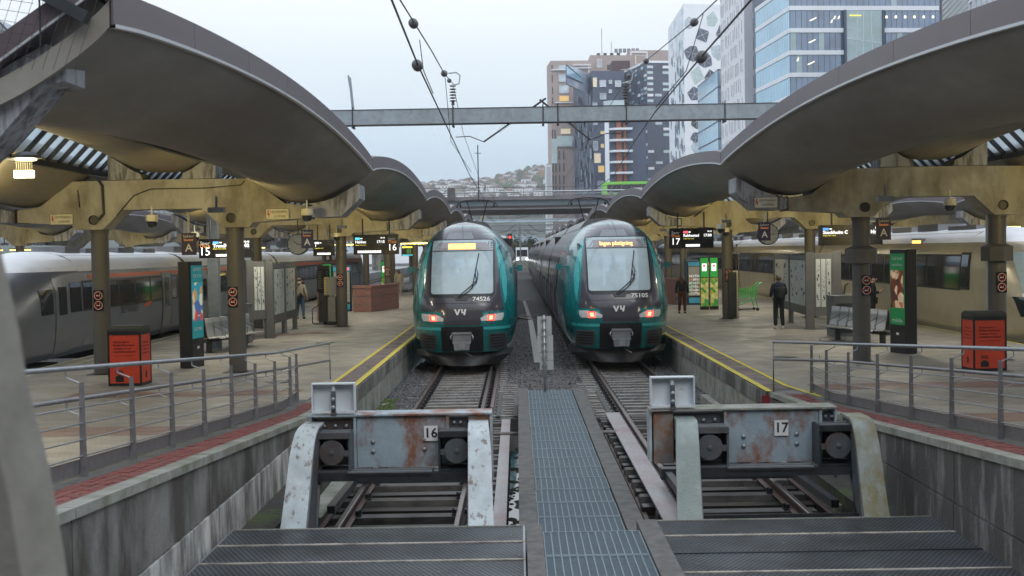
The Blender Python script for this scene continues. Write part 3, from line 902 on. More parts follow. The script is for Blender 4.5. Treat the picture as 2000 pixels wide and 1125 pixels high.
# ================================================================== BUFFER STOPS
C_BRUST = mat('rusty_panel', (0.24, 0.30, 0.31), 0.65, var=0.2, scale=4, dark=(0.26, 0.11, 0.045), dark_amt=0.95, dark_scale=2.6, dark_pos=.45, dark_w=.1, bump=.3)
def buffer_stop(cx, y, num, lab, arm_m, signdx, dz=0.0, fy=1.0, xl=-1.1, xr=1.2, bx=-.78):
    t = thing('buffer_stop', lab, 'buffer stop', (cx, y, dz))
    # main beam: panels between flanges
    mb = MB()
    mb.box(xl + .05, xr - .03, .34, .60, .74, 1.30)
    mb.build('cross_beam', C_BPLATE, t)
    mb = MB(); mb.box(-.50, .62, .28, .335, .70, 1.345); mb.box(-.54, -.505, .25, .338, .68, 1.345); mb.box(.625, .66, .25, .338, .68, 1.35)
    mb.build('front_panel', C_BFRAME, t)
    mb = MB(); mb.box(xl, xr, .22, .64, 1.352, 1.372); mb.build('top_flange', C_BFRAME if num == '16' else C_COPE, t)
    mb = MB(); mb.box(xr - .028, xr, .25, .6, .5, 1.348); mb.box(xl, xl + .03, .30, .6, .72, 1.348); mb.build('end_plate', C_BARM, t)
    mb = MB()
    if xl > -1.3: mb.box(.9, 1.165, .28, .335, .78, 1.34)
    else: mb.box(xl + .05, -1.16, .28, .335, .70, 1.34)
    mb.build('side_panel', C_BRUST, t)
    bolt = MB(); bolt.lathe([(.028, 0), (.028, -.02), (.018, -.03)], n=8, ax='y'); bme = bolt.mesh('bolt', C_STEEL, True)
    for x, z in ((-.30, 1.02), (-.30, .9), (.35, 1.04), (.35, .92), (-.92, 1.22), (-.78, 1.22), (-.64, 1.22), (.72, 1.24), (.80, 1.24), (.86, 1.02), (-.62, .86)):
        link('bolt', bme, t, (x, .28 if -.5 < x < .6 else .34, z))
    # two hydraulic buffers in open box frames
    for s, xb in ((-1, -.77), (1, .77)):
        mb = MB()
        x0, x1 = xb - .23, xb + .23
        mb.box(x0, x1, -.08, .30, 1.165, 1.185); mb.box(x0, x1, -.08, .30, .70, .725)
        mb.box(x0, x0 + .025, -.08, .30, .725, 1.165); mb.box(x1 - .025, x1, -.08, .30, .725, 1.165)
        mb.box(x0, x1, -.10, -.082, 1.12, 1.19); mb.box(x0 + .03, x1 - .03, .29, .31, .73, 1.16)
        mb.build('buffer_box', C_BDARK if s > 0 else C_BPLATE, t)
        mb = MB(); mb.box(x0 + .02, x1 - .02, -.04, .0, 1.187, 1.20); mb.box(x0 + .02, x1 - .02, .12, .16, 1.187, 1.20); mb.build('box_lip', C_STEEL, t)
        mb = MB(); mb.lathe([(.145, .0), (.158, -.012), (.158, -.03), (.15, -.04), (.03, -.042), (.03, -.055), (.02, -.06)], (xb, -.045, .945), 28, ax='y')
        o = mb.build('buffer_disc', C_BPLATE, t); smooth_angle(o)
        mb = MB(); mb.lathe([(.11, -.03), (.11, .9)], (xb, 0, .945), 18, ax='y'); o = mb.build('piston', C_BDARK, t); smooth_angle(o)
        mb = MB(); mb.box(x0 + .025, xb - .14, -.07, -.05, .90, .97); mb.box(xb + .14, x1 - .025, -.07, -.05, .90, .97); mb.build('disc_bracket', C_BPLATE, t)
    # lower frame
    mb = MB(); mb.box(-1.1, .95, -.12, -.02, .60, .695); mb.box(-.58, .47, -.14, .2, .672, .70)
    mb.build('lower_beam', C_BDARK, t)
    mb = MB(); mb.box(-.57, .46, -.145, -.09, .702, .72); mb.box(-.57, .46, .0, .05, .702, .72); mb.build('beam_edge', C_STEEL, t)
    mb = MB(); mb.box(-1.2, .98, -1.0 * fy + .12 * (fy < 1), -.93 * fy + .12 * (fy < 1), .10, .20); mb.box(-1.2, .98, -1.02 * fy + .12 * (fy < 1), -.88 * fy + .12 * (fy < 1), .07, .1); mb.build('tie_beam', C_BDARK, t)
    for x in (-.75, .75):
        mb = MB(); mb.box(x - .09, x + .09, -1.05, -.86, -.12, .10); mb.box(x - .03, x + .03, -1.09, -1.05, -.1, .06); mb.build('rail_clamp', C_SLEEPC, t)
    # curved side arms
    for s in (-1, 1):
        xo = s * 1.03
        w0 = .12
        prof = [(-1.25, .02), (-1.0, .30), (-.78, .62), (-.55, .98), (-.42, 1.13), (-.28, 1.23), (-.10, 1.275), (.35, 1.28)]
        prof = [(a * fy if a < 0 else a, b) for a, b in prof]
        mb = MB()
        rows = []
        for k, (yy, zz) in enumerate(prof):
            ww = w0 + .03 * (1 - k / 7)
            rows.append([(xo - ww + s * .06 * (1 - k / 7), yy, zz), (xo + ww + s * .06 * (1 - k / 7), yy, zz)])
        mb.grid(rows)
        rows2 = [[(a[0], a[1] + .03, a[2] - .03) for a in r_] for r_ in rows]
        mb.grid(rows2)
        for q in range(2):
            mb.grid([[r1[q], r2[q]] for r1, r2 in zip(rows, rows2)])
        mb.add([rows[0][0], rows[0][1], rows2[0][1], rows2[0][0]], [(0, 1, 2, 3)])
        mb.add([rows[-1][0], rows[-1][1], rows2[-1][1], rows2[-1][0]], [(0, 1, 2, 3)])
        am = arm_m if not (num == '17' and s < 0) else C_BARMG2
        o = mb.build('side_arm', am, t); smooth_angle(o, 50)
        # web plates behind the arm
        for dx in (-.1, .1):
            mb = MB(); mb.prism([(a * fy if a < 0 else a, b) for a, b in [(-1.18, 0), (-.93, .33), (-.73, .62), (-.5, .97), (-.38, 1.12), (-.2, 1.22), (.3, 1.245), (.3, 1.0), (-.1, .95), (-.3, .5), (-.45, 0)]], 'x', xo + dx - .01, xo + dx + .01)
            mb.build('arm_web', C_BARM if dx * s > 0 else C_BPLATE, t)
        mb = MB(); mb.bar((xo, -.45, -.1), (xo, .25, 1.0), .22, .05); mb.build('arm_brace', C_BPLATE, t)
        mb = MB(); mb.box(xo - .16, xo + .16, -1.35, .4, -.14, -.1); mb.build('foot_plate', C_BDARK, t)
    # number plate
    mb = MB(); mb.box(-.085, .085, -.012, 0, -.095, .095)
    pl = mb.build('number_plate', C_WHITE, t, loc=(signdx, .262, 1.12))
    lettering(num, .17, C_BLKP, pl, (0, -.014, 0), bold=.003)
    # white box on the beam's left end (back of the buffer head marker)
    b_ = tag_parent = MB()
    b_.box(-.27, .27, .2, .225, .03, .40); b_.box(-.27, .27, .08, .2, .385, .40); b_.box(-.27, -.255, .08, .2, .03, .385); b_.box(.255, .27, .08, .2, .03, .385)
    b_.box(-.27, .27, .09, .2, .03, .05); b_.box(-.02, .02, .12, .2, .05, .385)
    o = b_.build('marker_box', C_BWHITE, t, loc=(bx, .12, 1.372))
    mb = MB(); mb.box(-.028, .028, .09, .118, 0, .3); mb.box(-.035, .035, .08, .118, 0, .04); mb.build('marker_post', C_BPLATE, o)
    for zz in (.1, .2):
        link('bolt', bme, o, (0, .09, zz))
    mb = MB(); mb.bar((-.9, .6, .1), (-.9, 3.2, .05), .1, .1); mb.bar((.9, .6, .1), (.9, 3.2, .05), .1, .1); mb.box(-1, 1, 3.0, 3.2, -.02, .14)
    mb.build('friction_frame', C_BDARK, t)
    return t
C_BARMG2 = mat('buffer_arm_green_grey', (0.235, 0.28, 0.27), 0.5, metal=0.2, var=0.15, scale=6, dark=(0.34, 0.38, 0.36), dark_amt=0.7, dark_scale=4, dark_pos=.58, bump=.2)
buffer_stop(-1.55, 15.1, '16', 'blue-grey rusty buffer stop carrying the number 16 plate, pale arms', C_BARM, .43, dz=.03)
buffer_stop(3.04, 14.75, '17', 'rusty buffer stop carrying the number 17 plate, mossy right arm', C_BARMG, .16, dz=.08, fy=.52, xl=-1.45, xr=.84, bx=-1.17)

# ================================================================== RAILINGS
def railing(x, ys, end_y, label, side, he=(.80, .42)):
    """posts at x; side=+1: the platform lies towards -x"""
    t = thing('railing', label, 'railing')
    for y in ys:
        mb = MB(); mb.prism([(-.035, 0), (.035, 0), (.022, .90), (-.022, .90)], 'y', -.014, .014)
        mb.build('post', C_RAILING, t, loc=(x, y, rz_(y)), rz=R(18) * side)
        for zz in (.87, .56):
            mb = MB(); mb.tube([(0, 0, 0), (-.03 * side, 0, .03), (-.15 * side, 0, .08), (-.15 * side, 0, .15)], .009, 6)
            mb.build('rail_bracket', C_STEEL, t, loc=(x, y, rz_(y) + zz))
    yy = [min(ys) - 1.6 * k for k in (4, 0)] + sorted(ys)[1:]
    for k in range(4):
        z = .20 + .155 * k
        mb = MB(); mb.tube([(x, y, rz_(y) + z) for y in yy], .009, 6); mb.build('wire_rail', C_STEEL, t, smooth=True)
    xo = x - .15 * side
    ye = [yy[0], RY] + ([end_y] if end_y > RY else [])
    for z, r_ in ((1.03, .026), (.73, .024)):
        pts = [(xo, y, rz_(y) + z) for y in ye[:-1]] + [(x + (-.0 if side > 0 else -.65), ye[-1], P + (he[0] if z > 1 else he[1]))]
        mb = MB(); mb.tube(pts, r_, 10); mb.build('handrail', C_STEEL if z > 1 else C_RAILING, t, smooth=True)
    xe = x + (0 if side > 0 else -.65)
    mb = MB(); mb.tube([(xe, end_y, P), (xe, end_y, P + he[0] + .02)], .014, 8); mb.build('end_post', C_RAILING, t, smooth=True)
    mb = MB(); mb.prism([(yy[0], rz_(yy[0]) + .03), (RY, P + .03), (max(ys), P + .03), (max(ys), P + .17), (RY, P + .17), (yy[0], rz_(yy[0]) + .17)], 'x', x - .03 * side, x - .04 * side)
    mb.build('kick_plate', C_RAILING, t)
    return t
railing(-4.15, [22.84, 22.18, 20.8, 19.25, 17.65, 16.1, 14.6, 13.1, 11.6], 26.9, 'steel railing along the left ramp above the brick strip', 1)
railing(5.46, [22.9, 21.8, 20.35, 18.7, 17.1, 15.5, 13.93, 12.4], 23.2, 'steel railing along the right ramp above the brick strip', -1, (.95, .62))
# ================================================================== CANOPIES
# cross-section of the roof shells, u = distance from the platform centre line, z above rail
PROF = [(4.84, 5.37), (4.72, 5.25), (4.47, 5.06), (4.10, 4.83), (3.75, 4.68), (3.26, 4.62), (2.80, 4.70), (2.40, 4.92), (2.05, 5.18), (1.80, 5.40)]
PROFB = [(1.35, 5.95), (1.0, 5.66), (.65, 5.48), (.3, 5.41), (0, 5.40), (-.3, 5.41), (-.65, 5.48), (-1.0, 5.66), (-1.35, 5.95)]
def arch(t): return .42 * (math.sin(math.pi * t) ** .8 if 0 < t < 1 else 0)
def interp(prof, n):
    out_ = []
    pv = [Vector((a, b, 0)) for a, b in prof]
    m = len(pv) - 1
    for i in range(n + 1):
        s = i / n * m; k = min(int(s), m - 1); f = s - k
        p0 = pv[max(k - 1, 0)]; p1 = pv[k]; p2 = pv[k + 1]; p3 = pv[min(k + 2, m)]
        q = .5 * ((2 * p1) + (-p0 + p2) * f + (2 * p0 - 5 * p1 + 4 * p2 - p3) * f * f + (-p0 + 3 * p1 - 3 * p2 + p3) * f ** 3)
        out_.append((q.x, q.y))
    return out_
def shell_mesh(prof, y0, y1, cx, s, th=.22, ny=22, n=26):
    pts = interp(prof, n); mb = MB(); rows = []; rt = []
    for j in range(ny + 1):
        t_ = j / ny; y = y0 + (y1 - y0) * t_; a = arch(t_)
        rows.append([(cx + s * u, y, z + a) for u, z in pts])
        rt.append([(cx + s * u, y, z + a + th) for u, z in pts])
    mb.grid(rows); mb.grid(rt)
    for q in (0, -1): mb.grid([[a[q], b[q]] for a, b in zip(rows, rt)])
    for q in (0, -1): mb.grid([rows[q], rt[q]])
    return mb
def canopy(cx, ys, label, sides=(-1, 1), detail=True, lampf=4, nlamp=99):
    t = thing('platform_canopy', label, 'canopy')
    nb = len(ys) - 1
    for b in range(nb):
        y0, y1 = ys[b] + .02, ys[b + 1] - .02
        far = b > 2 or not detail
        for s in sides:
            sh = shell_mesh(PROF, y0, y1, cx, s, ny=12 if far else 26, n=16 if far else 30).build('roof_shell', C_SHELL, t)
            smooth_angle(sh, 40)
            npn = 7
            for k in range(npn):
                mb = MB(); rows = []
                for j in range(5):
                    tt = (k + j / 4) / npn; y = y0 + (y1 - y0) * tt + (.006 if j == 0 else -.006 if j == 4 else 0); z = 5.37 + arch(tt)
                    x = cx + s * 4.855
                    rows.append([(x, y, z + .01), (x + s * .02, y, z + .01), (x + s * .02, y, z + .30), (x - s * .25, y, z + .33), (x - s * .25, y, z + .30), (x, y, z + .27)])
                mb.grid([r_ + [r_[0]] for r_ in rows])
                mb.add(rows[0], [tuple(range(6))]); mb.add(rows[-1], [tuple(range(6))])
                mb.build('fascia_panel', C_FASC, sh)
            mb = MB(); rows = []
            for j in range(29):
                tt = j / 28; y = y0 + (y1 - y0) * tt; z = 5.37 + arch(tt); x = cx + s * 4.88
                rows.append([(x - s * .05, y, z - .012), (x + s * .012, y, z - .012), (x + s * .012, y, z + .02), (x - s * .05, y, z + .02)])
            mb.grid([r_ + [r_[0]] for r_ in rows]); mb.build('drip_edge', C_DRIP, sh)
        sb = shell_mesh(PROFB, y0, y1, cx, 1, th=.15, ny=12, n=16).build('centre_shell', C_SHELL, t); smooth_angle(sb, 40)
        # pitched glazing between the shells
        for s in sides if detail else (1, -1):
            eave = (1.78, 5.52); ridge = (.25, 7.1)
            nr = 28 if b < 2 and detail else 12
            gm = MB(); gm.add([(cx + s * eave[0], y0, eave[1] + .05), (cx + s * ridge[0], y0, ridge[1] + .05), (cx + s * ridge[0], y1, ridge[1] + .05), (cx + s * eave[0], y1, eave[1] + .05)], [(0, 1, 2, 3)])
            sk = gm.build('skylight_glass', C_SKY, t, fix=False)
            rm = MB(); rm.bar((cx + s * eave[0], 0, eave[1]), (cx + s * ridge[0], 0, ridge[1]), .06, .10); me = rm.mesh('rafter', C_BDARK)
            for k in range(nr + 1):
                link('rafter', me, sk, (0, y0 + (y1 - y0) * k / nr, 0))
            mb = MB(); mb.box(cx + s * eave[0] - .06, cx + s * eave[0] + .06, y0, y1, eave[1] - .14, eave[1] - .02); mb.build('eave_beam', C_BDARK, sk)
    # frames
    for fi, y in enumerate(ys):
        if fi == len(ys) - 1 and len(ys) > 4: pass
        f = bpy.data.objects.new('frame', None); f.parent = t; f.location = (cx, y, 0); col.objects.link(f)
        if fi > 0 or not detail:
            for s in (-1, 1):
                poly = [(-.0, 5.22), (2.35, 5.20), (2.45, 4.93), (2.85, 4.62), (3.38, 4.55), (3.38, 4.27), (2.12, 4.19), (2.02, 4.08), (1.40, 4.08), (.92, 4.53), (0, 4.53)]
                mb = MB(); mb.prism([(s * u, z) for u, z in poly], 'y', -.38, .38)
                mb.build('beam', C_BEAM, f)
                mb = MB(); mb.prism([(s * u, z) for u, z in [(.45, 5.225), (1.25, 5.225), (1.25, 5.8), (.95, 5.62), (.7, 5.45), (.5, 5.36)]], 'y', -.36, .36)
                mb.build('saddle_block', C_BRKT, f)
                if s in sides:
                    mb = MB(); mb.prism([(s * u, z) for u, z in [(3.44, 4.52), (3.75, 4.60), (4.10, 4.74), (4.60, 5.03), (4.63, 5.0), (4.63, 4.69), (4.19, 4.29), (3.60, 4.27), (3.44, 4.30)]], 'y', -.55, .42)
                    mb.build('cantilever_bracket', C_BRKT, f)
                    mb = MB(); mb.box(s * 3.385, s * 3.435, -.4, .35, 4.25, 4.58); mb.build('rain_pipe', C_BLACK, f)
                mb = MB(); mb.lathe([(.20, P), (.22, P + .02), (.22, P + .05), (.205, P + .06), (.205, 4.0), (.22, 4.01), (.22, 4.08)] if True else [], (s * 1.6, 0, 0), 20)
                c_ = mb.build('column', C_COL, f); smooth_angle(c_)
                mb = MB(); mb.box(s * 1.6 - .3, s * 1.6 + .3, -.3, .3, P, P + .012); mb.build('foot_plate', C_BLACK, c_)
                if cx > 0 and fi == 1 and detail:
                    mb = MB(); mb.lathe([(.22, 2.99), (.385, 3.0), (.385, 3.33), (.22, 3.40)], (s * 1.6, 0, 0), 8); mb.build('collar', C_COL, c_)
                if detail and fi < 3:
                    mb = MB(); mb.lathe([(.115, -.01), (.115, -.03), (.09, -.035), (.085, .0)], (s * 1.6, -.38, 4.30), 18, ax='y'); mb.build('pipe_hole', C_BLACK, f)
        else:
            for s in sides:
                mb = MB(); mb.prism([(s * u, z) for u, z in [(1.6, 4.55), (2.6, 4.60), (3.3, 4.72), (3.66, 4.93), (4.26, 5.25), (4.42, 5.20), (4.42, 4.93), (4.24, 4.90), (3.8, 4.42), (3.5, 4.15), (2.9, 4.0), (1.6, 4.0)]], 'y', .12, .60)
                mb.build('cantilever_bracket', C_BRKT, f)
                c_ = MB(); c_.lathe([(.205, P), (.205, 4.2)], (s * 1.6, 0, 0), 20); c_ = c_.build('column', C_COL, f); smooth_angle(c_)
            mb = MB(); mb.box(-1.8, 1.8, -.4, .4, 4.2, 4.9); mb.build('beam', C_BEAM, f)
    return t
C_SKY = mat('skylight_glass', (0.62, 0.68, 0.72), 0.35, var=.15)
# let light through the skylight panes: part clear, part milky
_t = C_SKY.node_tree
_tr = _t.nodes.new("ShaderNodeBsdfTransparent"); _tr.inputs[0].default_value = (.72, .80, .84, 1)
_tl = _t.nodes.new("ShaderNodeBsdfTranslucent"); _tl.inputs[0].default_value = (.55, .62, .66, 1)
_m1 = _t.nodes.new("ShaderNodeMixShader"); _m1.inputs[0].default_value = .45
_t.links.new(_tl.outputs[0], _m1.inputs[1]); _t.links.new(_tr.outputs[0], _m1.inputs[2])
_m2 = _t.nodes.new("ShaderNodeMixShader"); _m2.inputs[0].default_value = .82
_t.links.new(_t.nodes["Principled BSDF"].outputs[0], _m2.inputs[1]); _t.links.new(_m1.outputs[0], _m2.inputs[2])
_t.links.new(_m2.outputs[0], _t.nodes["Material Output"].inputs[0])
YL = [10.4, 29.0, 46.4, 63.2, 80, 97, 114, 131, 148, 165]
YR = [10.4, 29.0, 47.5, 66.0, 84, 102, 120, 138, 156, 174, 192, 210]
canopy(-8.25, YL, 'wavy concrete platform canopy left of the two green trains')
canopy(9.70, YR, 'wavy concrete platform canopy right of the two green trains')
YF = [10, 27, 44, 61, 78, 95, 112, 129]
canopy(-26.3, YF, 'far wavy concrete canopy beyond the grey airport train', detail=False)
canopy(26.5, YF, 'far wavy concrete canopy beyond the beige train', detail=False)
# far platforms
for (x0, x1) in ((-29.5, -20.4), (22.0, 31.0)):
    mb = MB(); mb.box(x0, x1, 5, 250, -.6, P); struct(mb.build('platform', C_PAVEG))
# end gable of the left canopy: brown capping that slopes down from the near corner
t = thing('end_capping', 'brown metal capping on the near end of the left canopy', 'capping')
for (u0, z0, u1, z1) in ((4.86, 5.40, 4.70, 5.40), (4.70, 5.40, 3.85, 4.78), (3.85, 4.78, 2.2, 4.84)):
    mb = MB(); a = Vector((-8.25 + u0, 10.36, z0 + .22)); b = Vector((-8.25 + u1, 10.36, z1 + .25))
    mb.add([a + Vector((0, 0, .0)), b, b + Vector((0, 0, .22)), a + Vector((0, 0, .2)), a + Vector((0, .5, .0)), b + Vector((0, .5, 0)), b + Vector((0, .5, .22)), a + Vector((0, .5, .2))], [(0, 1, 2, 3), (4, 7, 6, 5), (0, 4, 5, 1), (1, 5, 6, 2), (2, 6, 7, 3), (3, 7, 4, 0)])
    mb.build('capping_panel', C_FASC, t)
    mb = MB(); mb.bar(a + Vector((0, -.01, 0)), b + Vector((0, -.01, 0)), .02, .02); mb.build('trim', C_DRIP, t)
t = thing('roof_mesh', 'bird netting strung above the near left corner of the canopy', 'netting')
mb = MB()
for i in range(18):
    x = -5.2 + i * .09
    mb.tube([(x, 10.3, 5.0), (x + .5, 10.3, 6.4)], .0025, 3, caps=False)
for i in range(16):
    z = 5.0 + i * .09
    mb.tube([(-5.2, 10.3, z + .3), (-4.0, 10.3, z + .1)], .0025, 3, caps=False)
mb.build('net', C_WIRE, t)
mb = MB(); mb.bar((-4.6, 10.3, 6.0), (-3.55, 10.3, 5.42), .12, .10); mb.bar((-3.95, 10.3, 5.6), (-3.95, 10.3, 5.2), .012, .012); mb.build('net_strut', C_BDARK, t)

# blurred pier at the very left, close to the camera
t = thing('concrete_pier', 'smooth leaning concrete pier close by at the left edge', 'pier')
mb = MB(); rows = []
for (z, xr) in ((.67, -.80), (2.2, -.92), (2.74, -.975), (2.93, -1.0), (3.12, -1.04), (3.27, -1.06), (3.40, -1.085), (3.52, -1.11), (3.66, -1.145), (3.9, -1.2), (5.2, -1.5)):
    rows.append([(-.42 + xr - .02, 2.55, z), (xr - .05, 2.5, z), (xr, 2.6, z), (xr * 1.12, 2.9, z), (-.42 + xr * 1.12, 2.9, z)])
mb.grid([r_ + [r_[0]] for r_ in rows]); mb.add(rows[-1], [(0, 1, 2, 3, 4)])
o = mb.build('shaft', C_PIER, t); smooth_angle(o, 50)
mb = MB(); mb.box(-2.2, -.6, 2, 3.6, -.6, .7); mb.build('footing', C_WALL, t)

# ================================================================== LAMPS under the canopies
def lamp(x, y, z, e, aim, size=.35, colr=(1, .76, .25), nm='floodlight', lab='', yaw=0):
    t = thing(nm, lab, 'lamp', (x, y, z))
    mb = MB(); mb.box(-.16, .16, -.09, .09, -.02, .08); mb.box(-.02, .02, -.02, .02, .08, .3)
    mb.build('housing', C_GREYL, t)
    mb = MB(); mb.box(-.13, .13, .091, .10, -.01, .07); mb.build('lens', E_LAMP, t)
    ld = bpy.data.lights.new('lamp_light', 'SPOT'); ld.energy = e; ld.color = colr; ld.shadow_soft_size = size; ld.spot_size = R(118); ld.spot_blend = .8
    o = bpy.data.objects.new('lamp_light', ld); col.objects.link(o); o.parent = t; o.location = (0, .16, -.05)
    o.rotation_euler = Vector(aim).to_track_quat('-Z', 'Y').to_euler()
    return t
ONAMES = ('nearest', 'second', 'third', 'fourth', 'fifth')
for i, y in enumerate(YL[1:6]):
    for u in (-2.7, 2.3):
        e = (110 if u < 0 else 230) if i else (80 if u < 0 else 200)
        lamp(-8.25 + u, y - 4.6, 4.3, e, (-.05 * u, 1, .12), lab='floodlight before the %s left beam, side of the %s' % (ONAMES[i], 'airport train' if u < 0 else 'green train'))
for i, y in enumerate(YR[1:6]):
    for u in (-2.4, 2.6):
        e = 20 if u < 0 and i == 0 else 170 if i == 0 else 210
        lamp(9.7 + u, y - 4.6, 4.3, e, (-.05 * u, 1, .12), lab='floodlight before the %s right beam, side of the %s' % (ONAMES[i], 'green train' if u < 0 else 'beige train'))
for cx, w_ in ((-26.3, 'beyond the airport train'), (26.5, 'beyond the beige train')):
    for i, y in enumerate(YF[1:6]):
        lamp(cx + (2.5 if cx < 0 else -2.5), y - 4, 4.1, 130, (0, 1, .12), lab='floodlight before the %s beam of the far canopy %s' % (ONAMES[i], w_))
# flat lamps added out of view behind the beams to brighten the paving
def fill_lamp(x, y, z, e, lab):
    t = thing('fill_lamp', lab, 'lamp', (x, y, z))
    mb = MB(); mb.box(-.12, .12, -.6, .6, 0, .09); mb.tube([(0, 0, .08), (0, 0, .5)], .015, 6); mb.build('housing', C_GREYL, t)
    mb = MB(); mb.box(-.10, .10, -.57, .57, -.012, -.001); mb.build('diffuser', E_TUBE, t)
    ld = bpy.data.lights.new('lamp_light', 'AREA'); ld.shape = 'RECTANGLE'; ld.size = .2; ld.size_y = 1.1; ld.energy = e; ld.color = (1, .92, .74)
    o = bpy.data.objects.new('lamp_light', ld); col.objects.link(o); o.parent = t; o.location = (0, 0, -.03)
for cx, ys_, nm in ((-8.25, YL, 'left'), (9.70, YR, 'right')):
    for i in range(4):
        for k, dy in enumerate((4.0, 10.5) if i else (4.0,)):
            fill_lamp(cx + .45, ys_[i] + dy, 4.93, 75 if i else 120, 'added fill lamp under the %s canopy, %s bay, %s half' % (nm, ONAMES[i], ('near', 'far')[k]))
# open, glowing lamp at the top left
t = thing('gear_lamp', 'bright open lamp with hanging control gear under the left canopy', 'lamp', (-9.75, 24.5, 5.42))
mb = MB(); mb.lathe([(.30, .0), (.28, .06), (.1, .13), (.02, .14)], n=18); mb.build('shade', C_GREYL, t)
mb = MB(); mb.lathe([(.0, -.01), (.2, -.012), (.2, -.03), (0, -.04)], n=16); mb.build('bulb', E_LAMP, t)
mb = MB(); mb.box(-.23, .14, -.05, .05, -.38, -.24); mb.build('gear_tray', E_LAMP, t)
mb = MB()
for k in range(8): mb.tube([(-.2 + k * .045, 0, -.02), (-.2 + k * .045, 0, -.24)], .004, 4)
mb.build('leads', C_CREAM, t)
ld = bpy.data.lights.new('lamp_light', 'POINT'); ld.energy = 75; ld.color = (1, .82, .4); ld.shadow_soft_size = .2
o = bpy.data.objects.new('lamp_light', ld); col.objects.link(o); o.parent = t; o.location = (-.35, -.2, -.5)
# yellow tube lamps in the distance
for k, (x, y, z) in enumerate([(-27, 62, 3.9), (-24.6, 62, 3.9), (-6.2, 76, 4.0), (-9.6, 70, 3.95), (-22.5, 80, 4.0), (-20.5, 95, 4.0), (23.5, 60, 4.2), (-25.5, 45, 4.1)]):
    mb = MB(); mb.box(-1.0, 1.0, -.06, .06, -.05, .02, 0); mb.box(-1.0, 1.0, -.07, .07, .02, .07, 1)
    o = mb.build('strip_light', [E_TUBE, C_DGREY], None, loc=(x, y, z)); tag(o, 'yellow strip light hanging under the canopies, ' + ('far left over the airport train', 'left of centre over the airport train', 'beside the small monitor at platform 16', 'behind the track 15 display', 'far left platform, third row', 'far left platform, farthest', 'beyond the beige train', 'far left, nearest row')[k], 'lamp')

# ================================================================== GANTRY AND OVERHEAD LINE
t = thing('catenary_gantry', 'long blue-grey steel beam spanning the tracks above the trains', 'gantry', (0, 36, 0))
mb = MB(); mb.box(-9, 14, -.17, .17, 7.16, 7.58); mb.build('beam', C_GANTRY, t)
mb = MB(); mb.box(-9, 14, -.19, .19, 7.14, 7.158); mb.box(-9, 14, -.19, .19, 7.582, 7.598); mb.build('beam_flange', C_DGREY, t)
for x in (-4.72, -1.80, .82, 1.25, 3.24, 6.1):
    mb = MB()
    for dy in (-.185, .185): mb.tube([(x, dy, 7.06), (x, dy, 7.68)], .018, 6)
    mb.bar((x, -.22, 7.09), (x, .22, 7.09), .06, .05); mb.build('clamp', C_WIRE, t)
mb = MB(); mb.bar((-4.72, 0, 7.6), (-4.80, 0, 8.55), .07, .09); mb.bar((-4.84, 0, 8.62), (-4.80, 0, 8.3), .05, .05); mb.build('stub_mast', C_GANTRY, t)
for s, x in ((1, -1.80), (-1, 3.24)):
    mb = MB()
    for k in range(5): mb.lathe([(.03, 0), (.10, .015), (.10, .03), (.035, .05)], (x, 0, 7.80 + k * .085), 12)
    mb.lathe([(.05, 0), (.04, .1)], (x, 0, 7.7), 8)
    o = mb.build('post_insulator', C_INS, t); smooth_angle(o)
    mb = MB(); mb.lathe([(.09, 0), (.09, .04)], (x, 0, 8.24), 10); mb.tube([(x - .02, 0, 8.28), (x + .18, 0, 8.32), (x + .22, 0, 8.55), (x + .12, 0, 8.65), (x - .12, 0, 8.63)], .022, 6); mb.build('wire_hook', C_STEEL, t)
for x, z in ((-14.0, 0), (15.5 + 2.2, 0)):
    pass
for xm in (-8.9, 13.9):
    mb = MB(); mb.box(xm - .15, xm + .15, -.15, .15, 0, 7.15); mb.build('mast', C_GANTRY, t)
# steady arms with ribbed insulators
def steady(sx, a, b, c, lab):
    t2 = thing('steady_arm', lab, 'catenary arm')
    a = Vector(a); b = Vector(b)
    mb = MB(); mb.tube([a + (a - b).normalized() * .35, a, a.lerp(b, .25)], .03, 8); mb.tube([a.lerp(b, .7), b], .025, 8); mb.build('tube', C_WIRE, t2)
    mb = MB(); p0 = a.lerp(b, .25); p1 = a.lerp(b, .72)
    mb.tube([p0, p1], .022, 8)
    for k in range(12):
        q = p0.lerp(p1, (k + .5) / 12); d = (p1 - p0).normalized() * .006
        mb.tube([q - d, q + d], .06, 10)
    mb.build('ribbed_insulator', C_INSG, t2)
    mb = MB(); mb.tube([b, Vector(c).lerp(b, .5) + Vector((0, 0, .09)), c], .014, 6); mb.build('registration_arm', C_WIRE, t2)
steady(1, (.62, 36, 7.66), (-.92, 36, 6.62), (-1.74, 36, 6.77), 'left steady arm sloping from the gantry towards the wire of track 16')
steady(-1, (1.0, 36, 7.6), (2.2, 36, 6.62), (3.1, 36, 6.80), 'right steady arm sloping from the gantry towards the wire of track 17')
